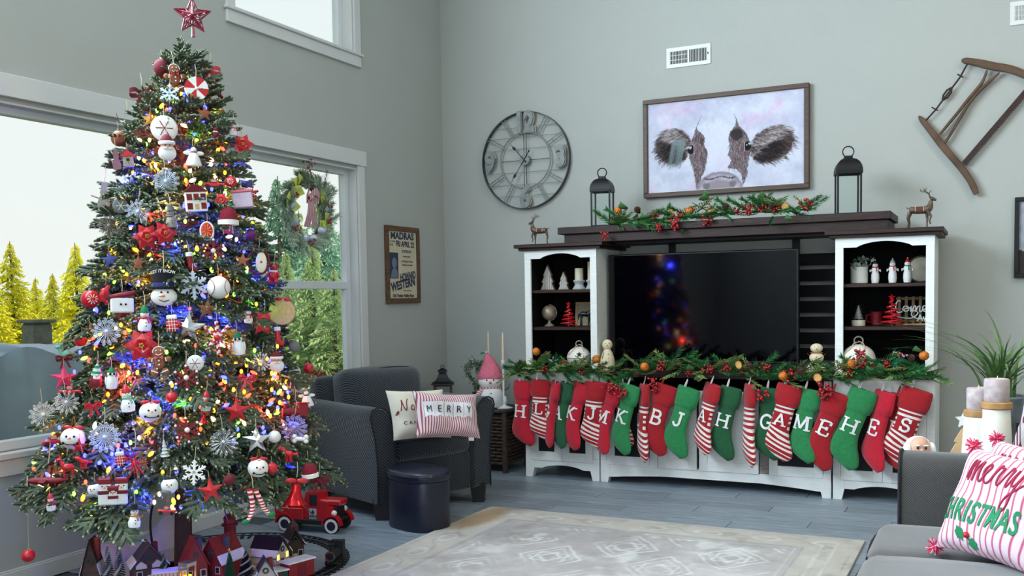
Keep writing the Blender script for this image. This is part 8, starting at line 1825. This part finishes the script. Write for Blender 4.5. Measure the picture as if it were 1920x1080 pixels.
# ---- wire star topper
def topper():
 c = surf(361, 30, 0); c = Vector((TX, TY, 2.75)); p = ond(361, 30, proj(c)[2]); root = thing('star_topper', 'dark red openwork wire star on the tree top', 'tree topper', p, face(p)); S = 34*proj(p)[2]/FPX; W = mat('red_glitter_wire', (134, 22, 52), .4, var=.3, scale=120, coat=.3); r = random.Random(2)
 pts = [(S*(1 if k % 2 == 0 else .44)*math.cos(PI/2+PI*k/5), S*(1 if k % 2 == 0 else .44)*math.sin(PI/2+PI*k/5)) for k in range(10)]; b = MB()
 for s in (-1, 1): b.tube([(x, s*.006, z) for x, z in pts], .0045, 5, closed=True)
 for x, z in pts[1::2]: b.tube([(0, -.035, 0), (x, 0, z)], .0032, 4); b.tube([(0, .035, 0), (x, 0, z)], .0032, 4)
 for x, z in pts[0::2]: b.tube([(0, -.035, 0), (x, 0, z)], .0036, 4); b.tube([(0, .035, 0), (x, 0, z)], .0036, 4)
 stuff(b.obj('frame', W, root)); b = MB()
 for k in range(10):
  A, B_, C_ = Vector((0, -.035, 0)), Vector((pts[k][0], 0, pts[k][1])), Vector((pts[(k+1) % 10][0], 0, pts[(k+1) % 10][1]))
  for q in range(11):
   def rp(): 
    u, v = r.random(), r.random()
    if u+v > 1: u, v = 1-u, 1-v
    return A+(B_-A)*u+(C_-A)*v
   p0, p1 = rp(), rp(); m = (p0+p1)/2+Vector((r.uniform(-.008, .008), r.uniform(-.004, .004), r.uniform(-.008, .008))); b.tube([p0, m, p1], .0019, 4)
 stuff(b.obj('wire_filigree', W, root)); MB().tube([(0, 0, -.02), (0, 0, -S*1.15)], [.004, .009], 8).obj('socket', W, root)
topper()
# ================================================================ UNDER THE TREE
SNO = mat('snow_fleece', (228, 230, 236), .95, var=.05, scale=30, bump=.4); BRK = mat('toy_brick_red', (132, 38, 32), .6, var=.2, scale=40); NAVY = mat('navy_roof', (24, 26, 44), .45); BRN = mat('toy_brown', (74, 50, 42), .6, var=.25, scale=30); CRM = mat('toy_cream', (206, 194, 178), .6, var=.1); SLATE = mat('toy_slate', (70, 68, 78), .6, var=.2, scale=30); BOT = mat('bottle_green', (40, 74, 62), .8, var=.3, scale=60); LITW = mat('lit_window', (255, 190, 90), .5, var=0, emit=2.5); PL = .095
def blanket():
 root = thing('snow_blanket', 'white snow fleece spread under the tree for the village', 'tree skirt', (TX-.04, TY, 0)); r = random.Random(3); n = 48; rings = []
 for q, z in ((.47, .001), (.465, .03), (.44, .08), (.40, PL-.003), (.30, PL-.001), (.2, PL-.001), (.09, PL-.001)): rings.append([((q+.012*math.sin(5*2*PI*k/n+q*9))*math.cos(2*PI*k/n), (q+.012*math.sin(5*2*PI*k/n+q*9))*math.sin(2*PI*k/n), z) for k in range(n)])
 MB().ring_loft(rings, cap=False).obj('fleece', SNO, root)
 b = MB(); rings = []
 for j in range(9):
  t = j/8; rings.append([(-.30+.02*math.sin(9*u+4*t)-.05*t, .36-.62*u, PL+.17*t*(.75+.25*math.sin(7*u+1))*(1-.3*u)) for u in [k/24 for k in range(25)]])
 b.ring_loft(rings, closed=False, cap=False); b.obj('fleece_fold', SNO, root)
blanket()
def house(name, label, px, ptop, D, w_, d, hw, wallm, roofm, rz=0., base=None, snow=True, lit=False, steeple=False, dormer=False):
 t = ond(px, ptop, D); z = PL if base is None else base; H = t.z-z; root = thing(name, label, 'toy house', (t.x, t.y, z), face(t)+rz); hw = H*hw
 MB().bx(-w_/2, w_/2, -d/2, d/2, 0, hw, .002).obj('walls', wallm, root, smooth=False); MB().prism([(-w_/2+.002, hw), (w_/2-.002, hw), (0, H*(.78 if steeple else .96))], -d/2, d/2).obj('gable', wallm, root, smooth=False)
 zt = H*(.78 if steeple else .96)
 for s in (-1, 1):
  L = Vector((s*w_/2*1.12, 0, hw-(zt-hw)*.12)); T_ = Vector((0, 0, zt+.004)); n = Vector((-(T_.z-L.z)*-s, 0, abs(L.x))).normalized()*.008
  b = MB(); q = [(L.x, L.z), (T_.x, T_.z), (T_.x, T_.z+.010), (L.x, L.z+.008)]; b.prism(q, -d/2-.012, d/2+.012); o = b.obj('roof', roofm, root, smooth=False)
  if snow: MB().prism([(L.x*1.03, L.z+.004), (L.x*1.03, L.z+.012), (L.x*.70, L.z+(T_.z-L.z)*.30+.013), (L.x*.70, L.z+(T_.z-L.z)*.30+.006)], -d/2-.014, d/2+.014).obj('roof_snow', SNO, o, smooth=False)
 MB().bx(-.012, .012, -d/2-.003, -d/2, 0, hw*.55, .001).obj('door', BRN if wallm is not BRN else CRM, root, smooth=False)
 for x in (-w_*.30, w_*.30): 
  f = MB().bx(x-.014, x+.014, -d/2-.003, -d/2, hw*.40, hw*.40+.036, .001).obj('window', CRM, root, smooth=False); MB().bx(x-.010, x+.010, -d/2-.004, -d/2-.003, hw*.40+.004, hw*.40+.032).obj('pane', LITW if lit else BLACK, f, smooth=False)
 MB().tube([(.012*math.cos(2*PI*k/12), -d/2-.004, hw+(zt-hw)*.38+.012*math.sin(2*PI*k/12)) for k in range(12)], .004, 5, closed=True).obj('wreath', BOT, root)
 if steeple: b = MB(); b.bx(-.022, .022, -d/2, -d/2+.044, zt*.7, H*.86); b.ring_loft([[(-.027, -d/2-.004, H*.86), (.027, -d/2-.004, H*.86), (.027, -d/2+.05, H*.86), (-.027, -d/2+.05, H*.86)], [(-.001, -d/2+.022, H), (.001, -d/2+.022, H), (.001, -d/2+.023, H), (-.001, -d/2+.023, H)]]); b.obj('steeple', roofm, root, smooth=False)
 else: MB().bx(w_*.14, w_*.14+.024, -.012, .012, hw+(zt-hw)*.4, H, .002).obj('chimney', BRK if wallm is not BRK else SLATE, root, smooth=False)
 if dormer:
  for x in (-w_*.25, w_*.22): MB().prism([(x-.024, hw*.9), (x+.024, hw*.9), (x+.024, hw*1.05), (x, hw*1.25), (x-.024, hw*1.05)], -d/2-.012, -d/2+.03).obj('dormer', CRM, root, smooth=False)
 return root
house('village_house', 'grey roofed toy house with cream dormers left of the tree trunk', 276, 1017, 4.62, .155, .10, .50, BRN, SLATE, .15, dormer=True)
house('village_church', 'red toy church with a pointed gable in front of the tree trunk', 362, 1008, 4.60, .105, .10, .48, BRK, BRK, .2, snow=False)
house('village_barn', 'red roofed toy barn right of the red church', 415, 1004, 4.72, .13, .16, .45, BRK, BRK, -.7)
house('village_cottage', 'navy roofed toy cottage with a wreath on its gable', 505, 1008, 4.98, .13, .15, .36, CRM, NAVY, .95, lit=True)
house('village_chalet', 'dark brown toy chalet with a steeple beside the train track', 547, 973, 5.30, .10, .09, .45, BRN, BRN, .3, base=0., steeple=True)
house('village_cabin', 'small brown toy cabin at the left end of the village', 172, 1008, 4.62, .085, .08, .5, BRN, BRN, -.3, base=0.)
house('village_shop', 'low cream toy shop with a sign near the front of the village', 496, 1046, 4.72, .10, .07, .55, CRM, SLATE, .1, base=0.)
def tower_lamp():
 t = ond(430, 962, 5.02); root = thing('toy_lighthouse', 'tall dark red toy tower behind the village barn', 'toy house', (t.x, t.y, PL)); H = t.z-PL; MB().lathe([(.034, 0), (.030, H*.72), (.042, H*.74), (.042, H*.78), (.030, H*.79)], 14).obj('shaft', DRED, root); MB().lathe([(.030, H*.79), (.030, H*.88), (.034, H*.89), (.02, H*.97), (.001, H)], 14).obj('dome', BRK, root)
tower_lamp()
def bottle_tree(label, px, ptop, D, R, m, snowy=True, base=None, top=None):
 t = ond(px, ptop, D); z = PL if base is None else base; H = t.z-z; root = thing('bottlebrush_tree', label, 'toy tree', (t.x, t.y, z)); r = random.Random(px); MB().lathe([(.018, 0), (.018, .012), (.005, .014), (.005, .03)], 10).obj('base', BRN, root); b = MB()
 for k in range(240):
  f = (k/240)**.8; a = k*2.39996; q = R*(1-f)**.85+.003; c = Vector((0, 0, .02+(H-.02)*f)); d = Vector((math.cos(a), math.sin(a), -.15)); s = Vector((-d.y, d.x, 0))*(.006+.10*q); b.add([tuple(c), tuple(c+d*q+s), tuple(c+d*q*1.05), tuple(c+d*q-s)], [(0, 1, 2), (0, 2, 3)], 1 if (snowy and k % 4 == 0) else 0)
 stuff(b.obj('bristles', [m, SNO], root, smooth=False))
 if top: MB().star((0, 0, H+.008), .016, .007, .004).obj('star', top, root, smooth=False)
bottle_tree('left one of two frosted bottlebrush trees at the left of the village', 201, 1024, 4.60, .042, BOT, base=0.); bottle_tree('right one of two frosted bottlebrush trees at the left of the village', 222, 1019, 4.58, .042, BOT, base=0.)
bottle_tree('small snowy toy fir in front of the grey roofed house', 306, 1038, 4.46, .034, mat('kelly_green', (30, 92, 48), .8), base=PL)
bottle_tree('green toy fir with a yellow star beside the barn', 430, 1036, 4.55, .032, mat('kelly_green', (30, 92, 48), .8), False, top=GOLD); bottle_tree('dark tiered toy fir with snowy tips left of the navy cottage', 461, 1032, 4.66, .040, BLACK)
def candle_jar():
 t = ond(351, 1053, 4.42); root = thing('candle_jar', 'small lit amber candle jar at the front of the village', 'candle', (t.x, t.y, PL)); H = t.z-PL; MB().bx(-.026, .026, -.026, .026, 0, .012, .002).obj('base', GCAP, root, smooth=False); MB().lathe([(.018, .012), (.018, H*.6), (.001, H*.6)], 14).obj('amber_glow', mat('amber_flame', (255, 176, 40), .4, var=.2, emit=3.5), root)
 for sx in (-1, 1):
  for sy in (-1, 1): MB().bx(sx*.024-.003, sx*.024+.003, sy*.024-.003, sy*.024+.003, .012, H*.88).obj('post', GCAP, root, smooth=False)
 MB().bx(-.029, .029, -.029, .029, H*.88, H, .002).obj('lid', GCAP, root, smooth=False)
candle_jar()
def platform():
 t = ond(318, 1068, 4.44); root = thing('station_platform', 'cream toy station platform beside the candle jar', 'toy platform', (t.x, t.y, PL), face(t)); H = max(.02, t.z-PL); MB().bx(-.075, .075, -.04, .04, 0, H-.004, .002).obj('deck', CRM, root, smooth=False); MB().bx(-.078, .078, -.043, .043, H-.004, H, .001).obj('edge', SNO, root, smooth=False)
 for k in range(9): MB().bx(-.07+k*.0165, -.064+k*.0165, -.0425, -.041, .002, H-.006).obj('railing', ORANGE, root, smooth=False)
platform()
def track():
 c = Vector((.715, -3.65, 0)); R = .615; root = thing('toy_train_track', 'black oval toy train track circling the tree', 'train track', c); K = mat('track_black', (26, 27, 34), .5); n = 84; s0 = None
 for q in (-.026, .026): MB().tube([((R+q)*math.cos(2*PI*k/96), (R+q)*math.sin(2*PI*k/96), .0165) for k in range(96)], .0042, 5, closed=True).obj('rail', mat('track_rail', (70, 74, 84), .35, metal=.5), root)
 for k in range(n):
  a = 2*PI*k/n
  if s0 is None: s0 = MB().box(0, 0, .006, .098, .016, .012, .002).obj('sleeper', K, root, (R, 0, 0), (0, 0, 0), smooth=False)
  else: o = s0.copy(); COL.objects.link(o); o.parent = root; o.location = (R*math.cos(a), R*math.sin(a), 0); o.rotation_euler = (0, 0, a)
 return c, R
TC, TRK = track()
def on_track(px, py): p = onz(px, py, 0); a = math.atan2(p.y-TC.y, p.x-TC.x); return Vector((TC.x+TRK*math.cos(a), TC.y+TRK*math.sin(a), .021)), a+PI/2
def car(name, label, px, py, m, roofm, L=.15, H=.095, engine=False):
 p, a = on_track(px, py); root = thing(name, label, 'toy train', p, a)
 if engine:
  MB().tube([(-.07, 0, .055), (.045, 0, .055)], .028, 12).obj('boiler', BLACK, root); MB().bx(.035, .075, -.036, .036, .02, .115, .003).obj('cab', BLACK, root, smooth=False); MB().lathe([(.010, .075), (.010, .10), (.016, .118), (.001, .118)], 10, (-.05, 0, 0)).obj('smokestack', BLACK, root)
  b = MB(); r = random.Random(4)
  for k in range(40): q = 2*PI*r.random(); b.ell((-.078, .024*math.cos(q), .055+.024*math.sin(q)), .006, 5, 4, m=0 if k % 4 else 1)
  stuff(b.obj('wreath', [BOT, BERRY], root))
 else:
  MB().bx(-L/2, L/2, -.038, .038, .018, H, .003).obj('body', m, root, smooth=False); MB().bx(-L/2-.006, L/2+.006, -.044, .044, H, H+.008, .003).obj('roof', roofm, root, smooth=False); MB().bx(-.028, .028, -.0395, -.038, .028, H-.012, .001).obj('door', DRED if m is not DRED else WINE, root, smooth=False)
 for x in (-L*.32, L*.32):
  for y in (-.03, .03): MB().cyl((x, y-.005, .013), (x, y+.005, .013), .013, n=12).obj('wheel', BLACK, root)
 MB().bx(-L/2, L/2, -.03, .03, .014, .022, .002).obj('chassis', BLACK, root, smooth=False)
car('toy_train_engine', 'black toy locomotive with a wreath on the right of the track', 583, 1062, BLACK, BLACK, engine=True); car('toy_train_boxcar', 'red toy boxcar with a white roof behind the locomotive', 556, 1094, DRED, SNO, .16, .10); car('toy_train_carriage', 'green toy carriage with a white roof at the bottom edge', 512, 1106, mat('toy_green', (20, 66, 50), .5), SNO, .13, .075)
def truck():
 A, B_ = onz(548, 990), onz(634, 995); c = (A+B_)/2; d = (B_-A); Lw = d.length; root = thing('toy_truck', 'red metal toy pickup truck with whitewall tyres on the floor', 'toy truck', (c.x, c.y, 0), math.atan2(d.y, d.x)); RD = mat('truck_enamel', (186, 24, 34), .25, var=.12, coat=.6); h = Lw/2; w_ = .085; k = Lw/.29
 b = MB(); b.bx(-h-.055*k, h-.05*k, -w_, w_, .045*k, .075*k, .006); b.obj('chassis', BLACK, root, smooth=False)
 P = [(-h*.20, .065), (h+.005, .065), (h+.005, .150), (h-.03, .150), (h-.035, .175), (h*.40, .180), (h*.34, .225), (-h*.12, .225), (-h*.20, .180)]
 b = MB(); b.prism([(x, z*k) for x, z in P], -w_*.82, w_*.82); cab = b.obj('cab', RD, root, smooth=False)
 MB().box(h*.78, 0, .166*k, .15*k, w_*1.25, .035*k, .014).obj('hood', RD, root, smooth=False)
 MB().bx(h*.02, h*.36, -w_*.84, -w_*.80, .150*k, .212*k, .006).obj('side_window', mat('dark_toy_glass', (40, 44, 50), .2), cab, smooth=False)
 for s in (-1, 1): MB().bx(-h-.06*k, -h*.22, s*w_-(.012 if s > 0 else 0), s*w_+(0 if s > 0 else .012), .07*k, .135*k, .004).obj('bed_side', RD, root, smooth=False)
 MB().bx(-h-.065*k, -h-.055*k, -w_, w_, .07*k, .135*k, .003).obj('tailgate', RD, root, smooth=False); MB().bx(-h-.055*k, -h*.22, -w_+.012, w_-.012, .075*k, .085*k).obj('bed_floor', RD, root, smooth=False)
 for x in (-h, h):
  for s in (-1, 1):
   f = MB(); rr = []
   for q in range(13): a = PI*q/12; rr.append([(x+.060*k*math.cos(a), s*w_*.70, .048*k+.060*k*math.sin(a)), (x+.060*k*math.cos(a), s*(w_+.012), .048*k+.060*k*math.sin(a)), (x+.050*k*math.cos(a), s*(w_+.012), .048*k+.050*k*math.sin(a)), (x+.050*k*math.cos(a), s*w_*.70, .048*k+.050*k*math.sin(a))])
   f.ring_loft(rr); f.obj('fender', RD, root)
   y0, y1 = s*(w_-.022), s*(w_+.006); wl = MB().cyl((x, y0, .044*k), (x, y1, .044*k), .044*k, n=22).obj('tyre', BLACK, root); MB().cyl((x, y1-s*.001, .044*k), (x, y1+s*.002, .044*k), .040*k, n=22).obj('whitewall', ICING, wl); MB().cyl((x, y1+s*.001, .044*k), (x, y1+s*.004, .044*k), .026*k, n=18).obj('hubcap', mat('hub_navy', (34, 36, 50), .4), wl)
 MB().bx(h*.0, h*.32, -w_*.84, -w_*.825, .075*k, .135*k).obj('door_decal', mat('decal_grey', (176, 180, 184), .5), cab, smooth=False); vs, fs = text_mb('FARMS', .022*k, .0004, .9, .0004); MB().add([(v[0]+h*.16, v[1]-w_*.845, v[2]+.090*k) for v in vs], fs).obj('lettering', NAVY, cab, smooth=False); MB().prism([(h*.16-.014*k, .106*k), (h*.16+.014*k, .106*k), (h*.16, .128*k)], -w_*.845, -w_*.84).obj('decal_mark', NAVY, cab, smooth=False)
 MB().tube([(h+.03*k, -w_, .07*k), (h+.034*k, 0, .072*k), (h+.03*k, w_, .07*k)], .009*k, 8).obj('bumper', BLACK, root)
 MB().bx(h+.004, h+.022*k, -w_*.6, w_*.6, .070*k, .148*k, .004).obj('grille', BLACK, root, smooth=False)
 for s in (-1, 1): MB().ell((h+.012*k, s*w_*.86, .115*k), .016*k, 10, 7).obj('headlight', ICING, root)
truck()
p = [Vector((TX-.10, TY+.06, 1.0)), ]
MBc = MB(); q0 = thing('power_cord', 'black power cord looping down from the lowest branches', 'cord', (TX, TY, 0)); MBc.tube(smooth_path([ond(292, 930, 4.85)-Vector((TX, TY, 0)), ond(284, 958, 4.80)-Vector((TX, TY, 0)), ond(282, 990, 4.76)-Vector((TX, TY, 0)), (ond(287, 1030, 4.76)-Vector((TX, TY, 0)))*1.0], 6), .006, 6).obj('cable', BLACK, q0)
